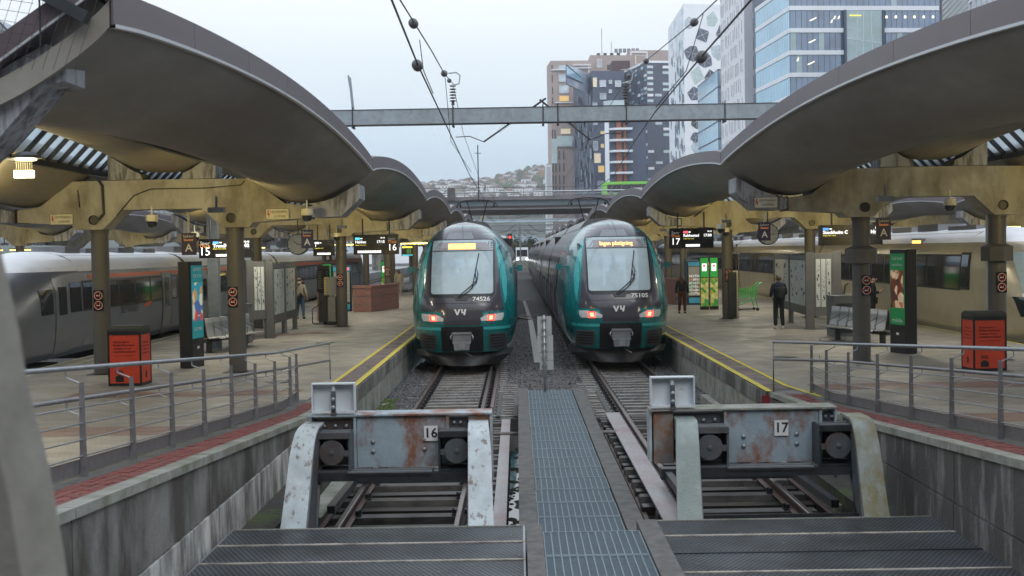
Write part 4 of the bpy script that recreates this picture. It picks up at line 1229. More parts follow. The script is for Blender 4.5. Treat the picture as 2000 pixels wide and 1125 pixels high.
# wires
def wire(pts, r_, lab):
    mb = MB(); mb.tube(pts, r_, 5)
    return tag(mb.build('overhead_wire', C_WIRE, smooth=True), lab, 'overhead wire')
wire([(-1.0, 6, 5.72), (-1.17, 15.06, 5.70), (-1.22, 24.2, 5.62), (-1.35, 36, 5.66), (-1.35, 51, 5.62), (-1.9, 75, 5.6), (-1.2, 115, 5.6), (-1.6, 180, 5.6)], .011, 'lower wire on the left, over the train 74526')
wire([(-1.41, 12, 6.40), (-1.33, 20, 6.68), (-1.36, 24, 6.89), (-1.79, 36, 8.33), (-2.1, 50, 8.2), (-2.2, 75, 7.8), (-1.4, 115, 7.4), (-1.6, 180, 7.2)], .010, 'upper wire on the left, running over the gantry hook')
wire([(2.1, 6, 5.66), (2.12, 14, 5.58), (2.28, 20, 5.64), (2.52, 26, 5.70), (3.0, 38, 5.66), (2.75, 51, 5.62), (3.2, 75, 5.6), (2.6, 115, 5.6), (3, 180, 5.6)], .011, 'lower wire on the right, over the train 75105')
wire([(2.98, 12, 6.75), (2.96, 20, 7.11), (3.16, 33, 8.15), (3.24, 36, 8.33), (3.2, 50, 8.2), (3.0, 75, 7.8), (2.8, 115, 7.4), (3.0, 180, 7.2)], .010, 'upper wire on the right, in front of the white towers')
wire([(-1.34, 17.6, 6.45), (-1.31, 17.8, 6.05), (-1.18, 17.9, 5.72)], .007, 'short dropper between the left wires below the upper egg insulator')
wire([(-1.40, 25, 6.95), (-1.62, 31, 6.2), (-1.3, 36, 5.75)], .007, 'long dropper on the left wires behind the gantry hook')
wire([(2.95, 19.2, 7.05), (2.7, 19.4, 6.2), (2.24, 19.6, 5.66)], .007, 'dropper joining the right wires')
for k, (x, y, z, d_, s_, lab) in enumerate([(-1.375, 17.0, 6.57, (0.05, 8, .3), 1, 'upper egg insulator on the left messenger wire'), (-1.18, 15.06, 5.70, (-.05, 9, -.05), 1, 'lower egg insulator on the left contact wire'), (-1.36, 24, 6.89, (-.4, 12, 1.4), 1, 'small egg insulator left of the gantry hook'), (-1.66, 31.5, 7.79, (-.4, 12, 1.4), .9, 'egg insulator beside the brown insulator stack of track 16'),
        (2.965, 20.3, 7.12, (.05, 8, .6), 1, 'upper egg insulator on the right messenger wire'), (2.12, 14.0, 5.58, (.05, 8, 0), 1, 'lower egg insulator on the right contact wire'), (3.2, 34.5, 8.25, (.1, 12, .8), .9, 'egg insulator beside the insulator stack of track 17'), (3.1, 29, 7.82, (.1, 12, .8), 1, 'egg insulator below the messenger wire of track 17')]):
    d = Vector(d_).normalized() * .11 * s_; c = Vector((x, y, z)); r_ = .066 * s_
    mb = MB(); mb.tube([c - d * 1.15, c - d, c - d * .6, c + d * .6, c + d, c + d * 1.15], [r_ * .35, r_ * .8, r_, r_, r_ * .8, r_ * .35], 14)
    o = mb.build('egg_insulator', C_INSG, None); smooth_angle(o, 60); tag(o, lab, 'insulator')

# ================================================================== TRAINS
HW = [(.50, 1.36), (.60, 1.42), (.76, 1.47), (.95, 1.52), (1.2, 1.56), (1.5, 1.59), (1.85, 1.59), (2.4, 1.55), (2.93, 1.48), (3.2, 1.43), (3.47, 1.34), (3.74, 1.18), (3.9, 1.05), (4.05, .89), (4.17, .72), (4.26, .54), (4.32, .33), (4.36, .06)]
RK = [(.50, .32), (.8, .16), (1.1, .05), (1.4, 0), (1.8, .04), (2.1, .14), (2.5, .36), (3.0, .68), (3.5, 1.04), (3.8, 1.32), (4.0, 1.6), (4.15, 1.95), (4.26, 2.4), (4.32, 3.0), (4.36, 4.0)]
def lut(tb, z):
    if z <= tb[0][0]: return tb[0][1]
    for (a, b), (c, d) in zip(tb[:-1], tb[1:]):
        if z <= c: return b + (d - b) * (z - a) / (c - a)
    return tb[-1][1]
def slut(tb, z):   # a little smoothing across knots
    return (lut(tb, z - .06) + 2 * lut(tb, z) + lut(tb, z + .06)) / 4
class Nose:
    def __init__(s, HW, RK, S=2.3, n=4.0, m=.5, yb=6.2):
        s.HW, s.RK, s.S, s.n, s.m, s.yb = HW, RK, S, n, m, yb
    def hw(s, z): return max(.03, lut(s.HW, z))
    def f(s, x, z):
        a = min(1, abs(x) / s.hw(z))
        return slut(s.RK, z) + s.S * (1 - (1 - a ** s.n) ** s.m)
    def shell(s, zt, zb=.5, nz_=46, na=48):
        rows = []
        for i in range(nz_ + 1):
            q = i / nz_; z = zb + (zt - zb) * (1 - (1 - q) ** 1.5)
            h = s.hw(z); row = []
            row.append((-h, s.yb, z))
            for j in range(na + 1):
                a = math.sin((j / na - .5) * math.pi); x = a * h
                row.append((x, min(s.f(x, z), s.yb), z))
            row.append((h, s.yb, z))
            rows.append(row)
        mb = MB(); mb.grid(rows); return mb
    def patch(s, zl, zr=None, off=.006, nx=16, m=0, thick=True):
        """zl: list of (z, xleft, xright)"""
        rows = []
        pts = []
        for (a, b) in zip(zl[:-1], zl[1:]):
            k = max(1, int(abs(b[0] - a[0]) / .07))
            for i in range(k): pts.append([a[q] + (b[q] - a[q]) * i / k for q in range(3)])
        pts.append(zl[-1])
        for z, x0, x1 in pts:
            rows.append([(x0 + (x1 - x0) * j / nx, s.f(x0 + (x1 - x0) * j / nx, z) - off, z) for j in range(nx + 1)])
        mb = MB(); mb.grid(rows)
        if thick:   # rim back to the shell
            back = [[(p[0], p[1] + off + .01, p[2]) for p in r_] for r_ in rows]
            mb.grid([rows[0], back[0]]); mb.grid([rows[-1], back[-1]])
            for q in (0, -1): mb.grid([[a[q], b[q]] for a, b in zip(rows, back)])
        return mb
N1 = Nose(HW, RK)
def round_rect(z0, z1, x0, x1, r=.08, taper=0.0):
    rows = []
    for k in range(6):
        a = k / 5 * math.pi / 2; rows.append((z0 + r - r * math.cos(a), x0 + r - r * math.sin(a) - taper, x1 - r + r * math.sin(a) + taper))
    for k in range(6):
        a = k / 5 * math.pi / 2; rows.append((z1 - r + r * math.sin(a), x0 + r - r * math.cos(a), x1 - r + r * math.cos(a)))
    return rows
def coach_body(y0, y1, parent, tbl, m, zb=.5, name='coach', roof=None, nz_=30, zroof=3.75):
    mb = MB(); zt = tbl[-1][0]; rows = []
    zs = [zb + (zt - zb) * i / nz_ for i in range(nz_ + 1)]
    rows = [[(lut(tbl, z), y, z) for y in (y0, y1)] for z in zs] + [[(-lut(tbl, z), y, z) for y in (y0, y1)] for z in reversed(zs)]
    mb.grid(rows)
    for q in (0, 1): mb.add([r_[q] for r_ in rows], [tuple(range(len(rows)))])
    o = mb.build(name, m, parent); smooth_angle(o, 40)
    return o
def side_panel(y0, y1, z0, z1, s, tbl, off=.008, nz_=8):
    mb = MB(); rows = []
    for i in range(nz_ + 1):
        z = z0 + (z1 - z0) * i / nz_
        rows.append([(s * (lut(tbl, z) + off), y, z) for y in (y0, y1)])
    b = [[(p[0] - s * (off + .02), p[1], p[2]) for p in r_] for r_ in rows]
    mb.grid(rows); mb.grid([rows[0], b[0]]); mb.grid([rows[-1], b[-1]])
    for q in (0, -1): mb.grid([[a[q], c[q]] for a, c in zip(rows, b)])
    return mb
def bogie(y, parent, hwid=1.3):
    mb = MB()
    for dy in (-1.2, 1.2):
        for s in (-1, 1): mb.lathe([(.2, -.06), (.43, -.06), (.46, .0), (.43, .05), (.2, .05)], (s * .78, y + dy, .43), 20, ax='x')
    mb.box(-hwid, hwid, y - 1.9, y + 1.9, .45, .62)
    for s in (-1, 1): mb.box(s * (hwid - .15), s * hwid, y - 1.7, y + 1.7, .3, .6); mb.tube([(s * hwid, y - .6, .75), (s * hwid, y + .2, .35)], .05, 6)
    mb.build('bogie', C_BDARK, parent)
def pantograph(parent, y, x=0.0):
    mb = MB()
    mb.tube([(-.13, y, 4.40), (-.42, y - .1, 5.50)], .024, 6); mb.tube([(.13, y, 4.40), (.42, y - .1, 5.50)], .024, 6)
    mb.box(-.3, .3, y - .3, y + .9, 4.3, 4.42)
    o = mb.build('pantograph', C_BLACK, parent)
    mb = MB()
    for dy in (-.2, .1):
        mb.tube([(-.86, y + dy, 5.24), (-.76, y + dy, 5.42), (-.52, y + dy, 5.53), (0, y + dy, 5.56), (.52, y + dy, 5.53), (.76, y + dy, 5.42), (.86, y + dy, 5.24)], .022, 6)
    mb.bar((-.5, y - .05, 5.49), (.5, y - .05, 5.49), .3, .025); mb.tube([(-.7, y - .2, 5.38), (-.7, y + .1, 5.28)], .04, 6); mb.tube([(.7, y - .2, 5.38), (.7, y + .1, 5.28)], .04, 6)
    mb.build('collector_head', C_WIRE, o)
def wrap_text(o, N, x0, z0, off):
    for v in o.data.vertices:
        x, z = x0 + v.co.x, z0 + v.co.y
        v.co = (x, N.f(x, z) - off - v.co.z * .5, z)
    o.rotation_euler = (0, 0, 0); o.location = (0, 0, 0)
def flirt(loc, label, number, disp, ncoach, panto_y, rz=0, lit=True):
    t = thing('passenger_train', label, 'train', loc, rz)
    N = N1
    hole = lambda x, z: not (abs(x) < .84 and 2.28 < z < 3.42)
    sh = N.shell(4.36, nz_=60, na=60).keep(hole).build('cab_shell', C_TEAL, t); smooth_angle(sh, 50)
    # dark wrap: centre of the face up over the roof
    o = N.patch([(1.70, -1.22, 1.22), (2.0, -1.17, 1.17), (2.4, -1.11, 1.11), (3.0, -1.04, 1.04), (3.5, -.98, .98), (3.8, -.93, .93), (4.0, -.83, .83), (4.15, -.68, .68), (4.26, -.5, .5), (4.32, -.3, .3), (4.355, -.06, .06)], nx=40).keep(hole).build('face_panel', C_TMASK, t, fix=True); smooth_angle(o, 50)
    o = N.patch([(1.30, -.60, .60), (1.50, -.60, .60), (1.70, -.60, .60)], nx=12).build('face_panel', C_TMASK, t); smooth_angle(o, 50)
    # lighter teal flank wedge each side, sky sheen put into the colour
    for s in (-1, 1):
        zl = [(1.9, 1.23, 1.26), (2.2, 1.19, 1.30), (2.6, 1.13, 1.30), (3.0, 1.08, 1.24), (3.4, 1.02, 1.12), (3.7, .97, 1.0)]
        zl = [(z, a * s, b * s) if s > 0 else (z, b * s, a * s) for z, a, b in zl]
        o = N.patch(zl, nx=5).build('flank_wedge', C_TEALL, t); smooth_angle(o, 50)
    # windscreen
    o = N.patch(round_rect(2.10, 3.80, -.95, .95, .12, .0), off=.014, nx=32).keep(hole).build('windscreen_surround', C_BLACK, t); smooth_angle(o, 50)
    o = N.patch(round_rect(2.20, 3.77, -.905, .905, .08, .0), off=.018, nx=20).build('windscreen', C_WSCR, t); smooth_angle(o, 50)
    cab_ = MB(); cab_.box(-1.0, 1.0, 3.0, 3.05, 1.2, 3.7); cab_.box(-1.0, 1.0, 1.0, 3.0, 1.15, 1.2); cab_.box(-1.15, -1.1, 1.6, 3.0, 1.2, 3.6); cab_.box(1.1, 1.15, 1.6, 3.0, 1.2, 3.6)
    cb_ = cab_.build('cab_interior', C_CABIN, t)
    mb = MB(); mb.box(-.85, .85, .75, 1.25, 1.9, 2.18); mb.build('drivers_desk', C_BLACK, cb_)
    mb = MB(); mb.box(-.28, .26, 1.9, 2.1, 1.9, 2.72); mb.box(-.15, .13, 1.92, 2.06, 2.74, 2.95); mb.build('drivers_seat', C_BLACK, cb_)
    mb = MB(); mb.box(-.30, -.02, 2.97, 2.995, 1.9, 3.2); mb.box(.12, .42, 2.97, 2.995, 2.3, 3.2); mb.build('cab_door_window', C_CABGLOW, cb_)
    o = N.patch([(3.46, -.86, .86), (3.70, -.70, .70)], off=.024, nx=12).build('display_window', C_WSCR2, t)
    mb = N.patch([(3.435, -.90, .90), (3.46, -.90, .90)], off=.026, nx=12); mb.build('display_sill', C_TMASK, t)
    # destination display
    if disp == 'bar':
        mb = N.patch([(3.50, -.42, .38), (3.66, -.42, .38)], off=.034, nx=8); d_ = mb.build('destination_display', E_AMB, t)
    else:
        y_ = N.f(.1, 3.6) - .04
        d_ = lettering(disp, .165, E_AMBT, t, (.0, y_, 3.60), name='destination_display', width=.98, bold=.004)
        wrap_text(d_, N, -.03, 3.58, .045)
    # upper lamp window
    o = N.patch([(3.80, -.50, .34), (4.0, -.40, .26)], off=.012, nx=8).build('upper_lamp_window', C_GREYL, t); smooth_angle(o)
    # seams on the mask
    def seam(pts, m_=C_BLACK, r_=.006, off=.01, nm='seam'):
        mb = MB(); q = []
        for (a, b) in zip(pts[:-1], pts[1:]):
            for i in range(8): q.append((a[0] + (b[0] - a[0]) * i / 8, a[1] + (b[1] - a[1]) * i / 8))
        q.append(pts[-1]); mb.tube([(x, N.f(x, z) - off, z) for x, z in q], r_, 5); return mb.build(nm, m_, t)
    seam([(-1.0, 1.93), (-.3, 1.93), (.87, 1.94), (.86, 1.70)])
    seam([(0.02, 3.82), (-.02, 4.1), (-.05, 4.3)])
    seam([(-1.5, 1.45), (-.62, 1.30), (.62, 1.30), (1.5, 1.45)])
    seam([(1.12, 3.05), (1.17, 2.3), (1.32, 1.6), (1.38, 1.3), (1.42, .9)])
    seam([(-1.12, 3.05), (-1.17, 2.3), (-1.32, 1.6), (-1.38, 1.3), (-1.42, .9)])
    # lettering on the bonnet
    nb = lettering(number, .17, C_WHITE, t, (.56, N.f(.55, 2.07) - .022, 2.075), bold=.003, width=.50, name='unit_number'); wrap_text(nb, N, .56, 2.045, .050)
    # the three-stroke operator mark
    mb = MB()
    for q in ([(-.17, .085), (-.115, .085), (-.075, -.02), (-.035, .085), (.02, .085), (-.055, -.085), (-.095, -.085)], [(.035, .085), (.085, .085), (.080, .01), (.12, .01), (.135, .085), (.185, .085), (.15, -.085), (.10, -.085), (.11, -.035), (.045, -.035)]):
        mb.prism(q, 'z', -.003, .003)
    lg = mb.build('operator_mark', C_WHITE, t); wrap_text(lg, N, -.06, 1.68, .022)
    # head/tail lamps
    for s in (-1, 1):
        q = lambda a, b: (a * s, b * s) if s > 0 else (b * s, a * s)
        hs = N.patch([(1.24, *q(.56, 1.40)), (1.30, *q(.52, 1.45)), (1.62, *q(.6, 1.47)), (1.72, *q(1.1, 1.43))], off=.010, nx=16).build('lamp_surround', C_TEAL, t); smooth_angle(hs)
        ln = N.patch([(1.42, *q(.55, 1.14)), (1.50, *q(.53, 1.19)), (1.585, *q(.68, 1.20)), (1.63, *q(.95, 1.20))], off=.016, nx=14).build('headlight', C_LAMPG, t); smooth_angle(ln)
        N.patch([(1.42, *q(.74, .93)), (1.60, *q(.76, .95))], off=.03, nx=5).build('tail_lamp', E_RED, ln)
        N.patch([(1.45, *q(.77, .88)), (1.57, *q(.79, .90))], off=.04, nx=4).build('tail_lamp_core', E_REDC, ln)
        # pale strip under the lamps and the ribbed grille
        N.patch([(1.16, *q(.62, 1.38)), (1.24, *q(.62, 1.40))], off=.02, nx=12).build('bumper_strip', C_TEALL, t)
        gr = N.patch([(.56, *q(.82, 1.22)), (.60, *q(.78, 1.27)), (1.00, *q(.76, 1.29)), (1.05, *q(.80, 1.26))], off=.03, nx=10).build('step_grille', C_BPLATE, t); smooth_angle(gr)
        for k in range(5):
            z = .63 + k * .085
            mb = N.patch([(z, *q(.81, 1.23)), (z + .035, *q(.81, 1.23))], off=.05, nx=8); mb.build('grille_slot', C_BLACK, gr)
    # coupler recess and coupler
    mb = N.patch(round_rect(.52, 1.26, -.62, .60, .04), off=.012, nx=12); mb.build('coupler_recess', C_BLACK, t)
    cp = MB(); cp.box(-.27, .25, -.22, .2, .82, 1.10); cp.prism([(-.25, .82), (.23, .82), (.20, .60), (-.22, .60)], 'y', -.30, .1); o = cp.build('coupler', C_GREYL, t)
    mb = MB(); mb.box(-.30, .28, -.26, -.221, 1.06, 1.10); mb.box(-.27, .25, -.31, -.22, .79, .83); mb.box(-.10, .08, -.32, -.3, .62, .78); mb.tube([(.08, -.1, .52), (.28, -.25, .42)], .012, 6)
    for s in (-1, 1): mb.tube([(s * .29 - .01, -.18, 1.04), (s * .33 - .01, -.2, .96), (s * .3 - .01, -.18, .9)], .02, 6)
    mb.build('coupler_trim', C_STEEL, o)
    # plough
    rows = []
    for k in range(21):
        a = -1 + k / 10
        yb_ = .34 + .9 * abs(a) ** 2.6
        rows.append([(a * 1.47, yb_ + .28, .52), (a * 1.40, yb_ + .1, .36), (a * 1.02, yb_ - .15 + .25 * abs(a), .10)])
    mb = MB(); mb.grid(rows); mb.grid([[(p[0] * .97, p[1] + .06, p[2]) for p in r_] for r_ in rows]); o = mb.build('snow_plough', C_PLOW, t, fix=False); smooth_angle(o, 50)
    # wiper
    mb = MB()
    for pts in ([(-.12, 2.12), (.25, 2.42), (.46, 2.62)], [(-.08, 2.10), (.20, 2.28), (.40, 2.5), (.44, 2.64)], [(.30, 2.36), (.40, 2.9), (.49, 3.37)], [(.42, 2.5), (.47, 2.75), (.42, 2.95), (.38, 2.80), (.42, 2.62)]):
        mb.tube([(x, N.f(x, z) - .07, z) for x, z in pts], .014, 5)
    mb.build('wiper', C_BLACK, t)
    mb = N.patch([(2.02, -.18, .14), (2.14, -.24, .20)], off=.03, nx=4); mb.build('wiper_base', C_DGREY, t)
    for s in (-1, 1):
        mb = MB(); mb.box(s * 1.60, s * 1.78, 2.6, 2.72, 2.80, 2.98); mb.box(s * 1.5, s * 1.62, 2.62, 2.7, 2.86, 2.92); mb.build('side_camera', C_TEAL, t)
    # bodies
    y = 6.2; L0 = 14.0
    bogie(4.6, t)
    for c in range(ncoach):
        L = L0 if c == 0 else 17.0
        y1 = y + L
        cb = coach_body(y, y1, t, HW, C_TBODY)
        rf = coach_body(y + .5, y1 - .5, cb, [(4.15, .80), (4.38, .62), (4.46, .5), (4.48, .1)], C_TROOF, zb=4.12, name='roof_housing', nz_=8)
        for s in (-1, 1):
            if c == 0:
                mb = side_panel(6.2, 8.2, .5, 3.6, s, HW, .007, 14); mb.build('teal_panel', C_TEAL, cb)
            wn = 6 if c == 0 else 8
            y0w = y + (3.0 if c == 0 else .8)
            stp = (y1 - .8 - y0w) / wn
            mb = side_panel(y0w - .3, y1 - .5, 1.95, 3.15, s, HW, .010, 8); mb.build('window_band', C_BLACK, cb)
            for k in range(wn):
                if k in (1, wn - 2):
                    mb = side_panel(y0w + k * stp + .1, y0w + k * stp + stp - .15, .85, 3.1, s, HW, .018, 10); dr = mb.build('door', C_TMASK, cb)
                    mb = side_panel(y0w + k * stp + .35, y0w + k * stp + stp - .4, 1.7, 2.95, s, HW, .024, 6); mb.build('door_window', C_GLASS, cb)
                else:
                    mb = side_panel(y0w + k * stp + .1, y0w + k * stp + stp - .1, 2.05, 3.05, s, HW, .02, 6); mb.build('window', C_GLASS, cb)
            mb = side_panel(y + .2, y1 - .2, .35, .62, s, HW, .004, 2); mb.build('skirt', C_PLOW, cb)
        if c < 4: bogie(y1 + .25, t)
        if c < ncoach - 1:
            mb = MB(); mb.box(-1.25, 1.25, y1 + .001, y1 + .499, .6, 4.0); mb.build('gangway', C_BLACK, t)
        y = y1 + .5
    pantograph(t, panto_y - loc[1])
    return t
flirt((-1.62, 35.4, 0), 'green and plum regional train numbered 74526, standing left', '74526', 'bar', 3, 51)
flirt((2.98, 35.6, .02), 'green and plum regional train numbered 75105, standing right', '75105', 'Ingen påstigning', 7, 51)

# the grey airport train on track 15
HWF = [(.75, 1.30), (.9, 1.40), (1.3, 1.47), (1.9, 1.50), (2.6, 1.48), (3.0, 1.42), (3.2, 1.33), (3.4, 1.15), (3.52, .9), (3.6, .5), (3.62, .06)]
RKF = [(.75, .3), (1.2, .05), (1.6, .0), (2.0, .5), (2.4, 1.3), (2.8, 2.3), (3.1, 3.2), (3.35, 4.1), (3.5, 4.9), (3.6, 5.6), (3.62, 6.2)]
HWS = [(.55, 1.36), (.8, 1.44), (1.3, 1.50), (1.9, 1.52), (2.7, 1.50), (3.1, 1.45), (3.4, 1.34), (3.62, 1.14), (3.78, .86), (3.88, .5), (3.92, .06)]
RKS = [(.55, .4), (.9, .15), (1.3, .0), (1.8, .1), (2.2, .4), (2.7, .95), (3.1, 1.5), (3.4, 2.05), (3.65, 2.8), (3.8, 3.5), (3.9, 4.6), (3.92, 5.2)]
def side_train(loc, label, HWt, RKt, yb, S, low_m, roof_m, side, ncoach, L, doors, zroof, winz, first_gap):
    t = thing('passenger_train', label, 'train', loc)
    N = Nose(HWt, RKt, S=S, n=3.0, m=.5, yb=yb)
    zt = HWt[-1][0]; zb = HWt[0][0]
    zr = zroof
    o = N.shell(zt, zb, nz_=60).keep(lambda x, z: z <= zr).build('cab_shell', low_m, t); smooth_angle(o, 50)
    o = N.shell(zt, zb, nz_=60).keep(lambda x, z: z > zr).build('nose_roof', roof_m, t); smooth_angle(o, 50)
    y = yb
    for c in range(ncoach):
        y1 = y + (L if c else L - yb + first_gap)
        cb = coach_body(y, y1, t, HWt, low_m, zb=zb, nz_=24)
        rt = [(z, lut(HWt, z) + .006) for z in [zr + (zt - zr) * i / 8 for i in range(9)]]
        coach_body(y + .01, y1 - .01, cb, rt, roof_m, zb=zr, name='roof_skin', nz_=8)
        yy = y + 1.5
        while yy < y1 - 2:
            ll = random.uniform(1.2, 2.6); mb = MB(); mb.box(-.5, .5, yy, yy + ll, zt - .05, zt + random.uniform(.08, .22)); mb.build('roof_unit', C_GREYL, cb); yy += ll + random.uniform(.4, 1.4)
        for s in (side,):
            y0w = (y + 1.0) if c else y + .1
            yw = y0w
            mb = side_panel(y0w, y1 - .9, winz[0] - .06, winz[1] + .06, s, HWt, .010, 8); mb.build('window_band', C_BLACK, cb)
            while yw + 1.5 < y1 - 1:
                mb = side_panel(yw + .06, yw + 1.5, winz[0], winz[1], s, HWt, .016, 6); wo = mb.build('window', C_GLASS, cb)
                yw += 1.6
            if side > 0:
                mb = side_panel(y0w + (.6 if c == 0 else 0), y1 - .5, winz[1] + .10, winz[1] + .22, s, HWt, .012, 2); mb.build('orange_stripe', C_ORNG, cb)
                mb = side_panel(y + .2, y1 - .2, zb, zb + .38, s, HWt, .008, 2); mb.build('lower_skirt', C_GREYL, cb)
            for dd in ((1.6,) if c else ()) + (L - (2.2 if c else yb + 2.6),):
                yd = (y + dd) if c else (y + dd)
                if yd + 1.1 > y1: continue
                mb = side_panel(yd, yd + 1.05, zb + .05, winz[1] + .16, s, HWt, .022, 10); dr = mb.build('door', low_m if side < 0 else C_GREYL, cb)
                mb = side_panel(yd + .22, yd + .83, winz[0] - .3, winz[1] - .02, s, HWt, .028, 6); mb.build('door_window', C_GLASS, cb)
                for e_ in (yd - .03, yd + 1.06):
                    mb = side_panel(e_, e_ + .03, zb + .05, winz[1] + .18, s, HWt, .03, 8); mb.build('door_edge', C_BPLATE, cb)
        bogie(y + 2.2 if c else 3.2, t); bogie(y1 - 2.4, t)
        mb = MB(); mb.box(-1.0, 1.0, y + 3, y1 - 3, .35, zb + .02); mb.build('underframe', C_BDARK, cb)
        mb = MB(); mb.box(-1.25, 1.25, y1 + .001, y1 + .399, .8, zt - .3); mb.build('gangway', C_BLACK, t)
        y = y1 + .4
    return t, N
t, N = side_train((-13.8, 28.1, 0), 'long grey airport train with orange stripe behind the left platform', HWF, RKF, 6.5, 3.0, C_SILVER, C_SILVERR, 1, 4, 17.0, None, 3.05, (1.98, 2.72), 0.6)
# cab door and side window of the airport train
for (a, b, z0, z1, m_, nm) in ((33.0 - 29, 34.0 - 29, .8, 3.0, C_SILVER, 'cab_door'), (33.25 - 29, 33.75 - 29, 1.9, 2.75, C_GLASS, 'cab_door_window')):
    pass
rows = []
mb = MB()
for (ya, yb_, z0, z1, nm, m_, off) in ((3.55, 4.35, 1.95, 2.6, 'cab_side_window', C_GLASS, .02), (5.62, 6.45, 1.93, 2.75, 'window', C_GLASS, .02), (4.5, 5.5, .85, 2.9, 'cab_door', C_SILVER, .03), (4.72, 5.28, 1.9, 2.65, 'cab_door_window', C_GLASS, .04)):
    rows = []
    for i in range(7):
        z = z0 + (z1 - z0) * i / 6; row = []
        for j in range(5):
            y = ya + (yb_ - ya) * j / 4
            # invert the nose depth for this y: find x where f(x,z)=y
            lo, hi = 0.0, N.hw(z)
            for _ in range(24):
                mid = (lo + hi) / 2
                if N.f(mid, z) < y: lo = mid
                else: hi = mid
            row.append((lo + off, y, z))
        rows.append(row)
    mb = MB(); mb.grid(rows)
    mb.grid([rows[0], [(p[0] - .05, p[1], p[2]) for p in rows[0]]]); mb.grid([rows[-1], [(p[0] - .05, p[1], p[2]) for p in rows[-1]]])
    for q in (0, -1): mb.grid([[r_[q], (r_[q][0] - .05, r_[q][1], r_[q][2])] for r_ in rows])
    mb.build(nm, m_, t)
lettering('FLYTOGET', .36, C_BLKP, t, (1.51, 38.9 - 28.1, 1.80), facing='+x', name='train_name', width=1.75)
mb = MB(); mb.prism([(40.3 - 28.1, 1.80), (40.8 - 28.1, 1.80), (41.3 - 28.1, 1.97), (40.6 - 28.1, 1.93)], 'x', 1.507, 1.515); mb.build('arrow_mark', C_ORNG, t)
# beige train on track 18 with a silver nose
t, N = side_train((15.3, 33.2, 0), 'beige and silver long-distance train behind the right platform', HWS, RKS, 5.0, 2.6, C_BEIGE, C_SILVERR, -1, 4, 22.0, None, 3.45, (2.02, 3.02), 1.0)
o = N.patch([(1.0, -1.2, 1.2), (1.6, -1.25, 1.25), (2.0, -1.25, 1.25)], off=.012, nx=20).build('nose_panel', C_SILVERR, t); smooth_angle(o)
o = N.patch([(2.05, -1.24, 1.24), (2.6, -1.2, 1.2), (3.15, -1.1, 1.1)], off=.014, nx=20).build('windscreen', C_WSCR, t); smooth_angle(o)
o = N.patch([(1.35, -1.3, -.75), (1.9, -1.38, -1.1)], off=.02, nx=8).build('headlight', C_GLASS, t)
mb = side_panel(4.35, 5.1, 2.0, 3.15, -1, HWS, .03, 8); cw = mb.build('cab_side_window', C_BLACK, t)
mb = side_panel(4.45, 5.0, 2.08, 3.07, -1, HWS, .036, 8); mb.build('cab_window_glass', C_GLASS, cw)
mb = MB(); mb.box(-1.33, -1.2, 9.3, 10.4, 3.42, 3.62); a_ = mb.build('side_display', C_GREYL, t); mb = MB(); mb.box(-1.345, -1.331, 9.4, 10.3, 3.45, 3.55); mb.build('side_display_text', E_AMB, a_)
mb = MB()   # winged monogram on the side
for (a, b) in (((52.4, 1.9), (52.0, 1.2)), ((52.0, 1.2), (51.7, 1.75)), ((51.7, 1.75), (51.2, 1.85)), ((51.9, 1.3), (51.4, 1.35)), ((52.9, 1.9), (52.4, 1.9))):
    mb.bar((-1.528, a[0] - 33.2, a[1]), (-1.528, b[0] - 33.2, b[1]), .09, .01)
mb.build('operator_mark', C_GREYL, t)
mb = MB()   # pantograph of the beige train
mb.tube([(0, 22, 4.0), (0, 24.0, 4.6), (0, 22.2, 5.4)], .04, 6); mb.tube([(-.8, 22.2, 5.4), (.8, 22.2, 5.4)], .03, 6); mb.tube([(-.8, 22.5, 5.4), (.8, 22.5, 5.4)], .03, 6)
mb.build('pantograph', C_BLACK, t)
# ================================================================== CITY BEHIND
B_BROWN = mat('facade_brown_brick', (0.42, 0.345, 0.32), 0.8, var=.08, scale=.5)
B_DARK = mat('facade_slate', (0.10, 0.12, 0.175), 0.6, var=.15, scale=.6)  # dark facades lightened and blued, distance haze put into the colour
B_DARK2 = mat('facade_slate_relief', (0.13, 0.15, 0.20), 0.6, var=.2, scale=.9)
B_BLACK = mat('facade_dark_glass', (0.085, 0.10, 0.145), 0.35, var=.2, scale=.4)
B_WHITE = mat('facade_white', (0.86, 0.89, 0.93), 0.7, var=.05, scale=.3)
B_WHITE2 = mat('facade_white_warm', (0.84, 0.84, 0.86), 0.7, var=.06, scale=.3)
B_STONE = mat('facade_pale_stone', (0.58, 0.60, 0.60), 0.8, var=.1, scale=.6)
B_ORANGE = mat('facade_orange_panel', (0.34, 0.115, 0.06), 0.7, var=.2, scale=.6)
B_PURPLE = mat('facade_rust_panel', (0.10, 0.055, 0.065), 0.7, var=.2, scale=.6)
G_BLUE = mat('curtain_glass_blue', (0.38, 0.62, 0.78), 0.12, var=.14, scale=.12, metal=.35, spec=.8, rvar=.04)
G_LAV = mat('curtain_glass_grey', (0.40, 0.48, 0.62), 0.14, var=.16, scale=.14, metal=.3, spec=.8, rvar=.04, dark=(.32, .33, .36), dark_amt=.5, dark_scale=.25)
G_TEAL = mat('curtain_glass_pale', (0.52, 0.64, 0.66), 0.15, var=.12, scale=.2, metal=.1, spec=.8, rvar=.04, dark=(.40, .52, .46), dark_amt=.6, dark_scale=.18, dark_stretch=(1, 1, 3))
G_WIN = mat('far_window_glass', (0.48, 0.56, 0.63), 0.12, var=.35, scale=.35, metal=.2, spec=.8)
G_DARKW = mat('far_window_dark', (0.05, 0.06, 0.075), 0.15, var=.3, scale=.4, spec=.8)
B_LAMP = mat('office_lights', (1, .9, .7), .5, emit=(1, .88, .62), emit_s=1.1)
B_MUL = mat('mullion_dark', (0.10, 0.13, 0.19), 0.5, var=.1)

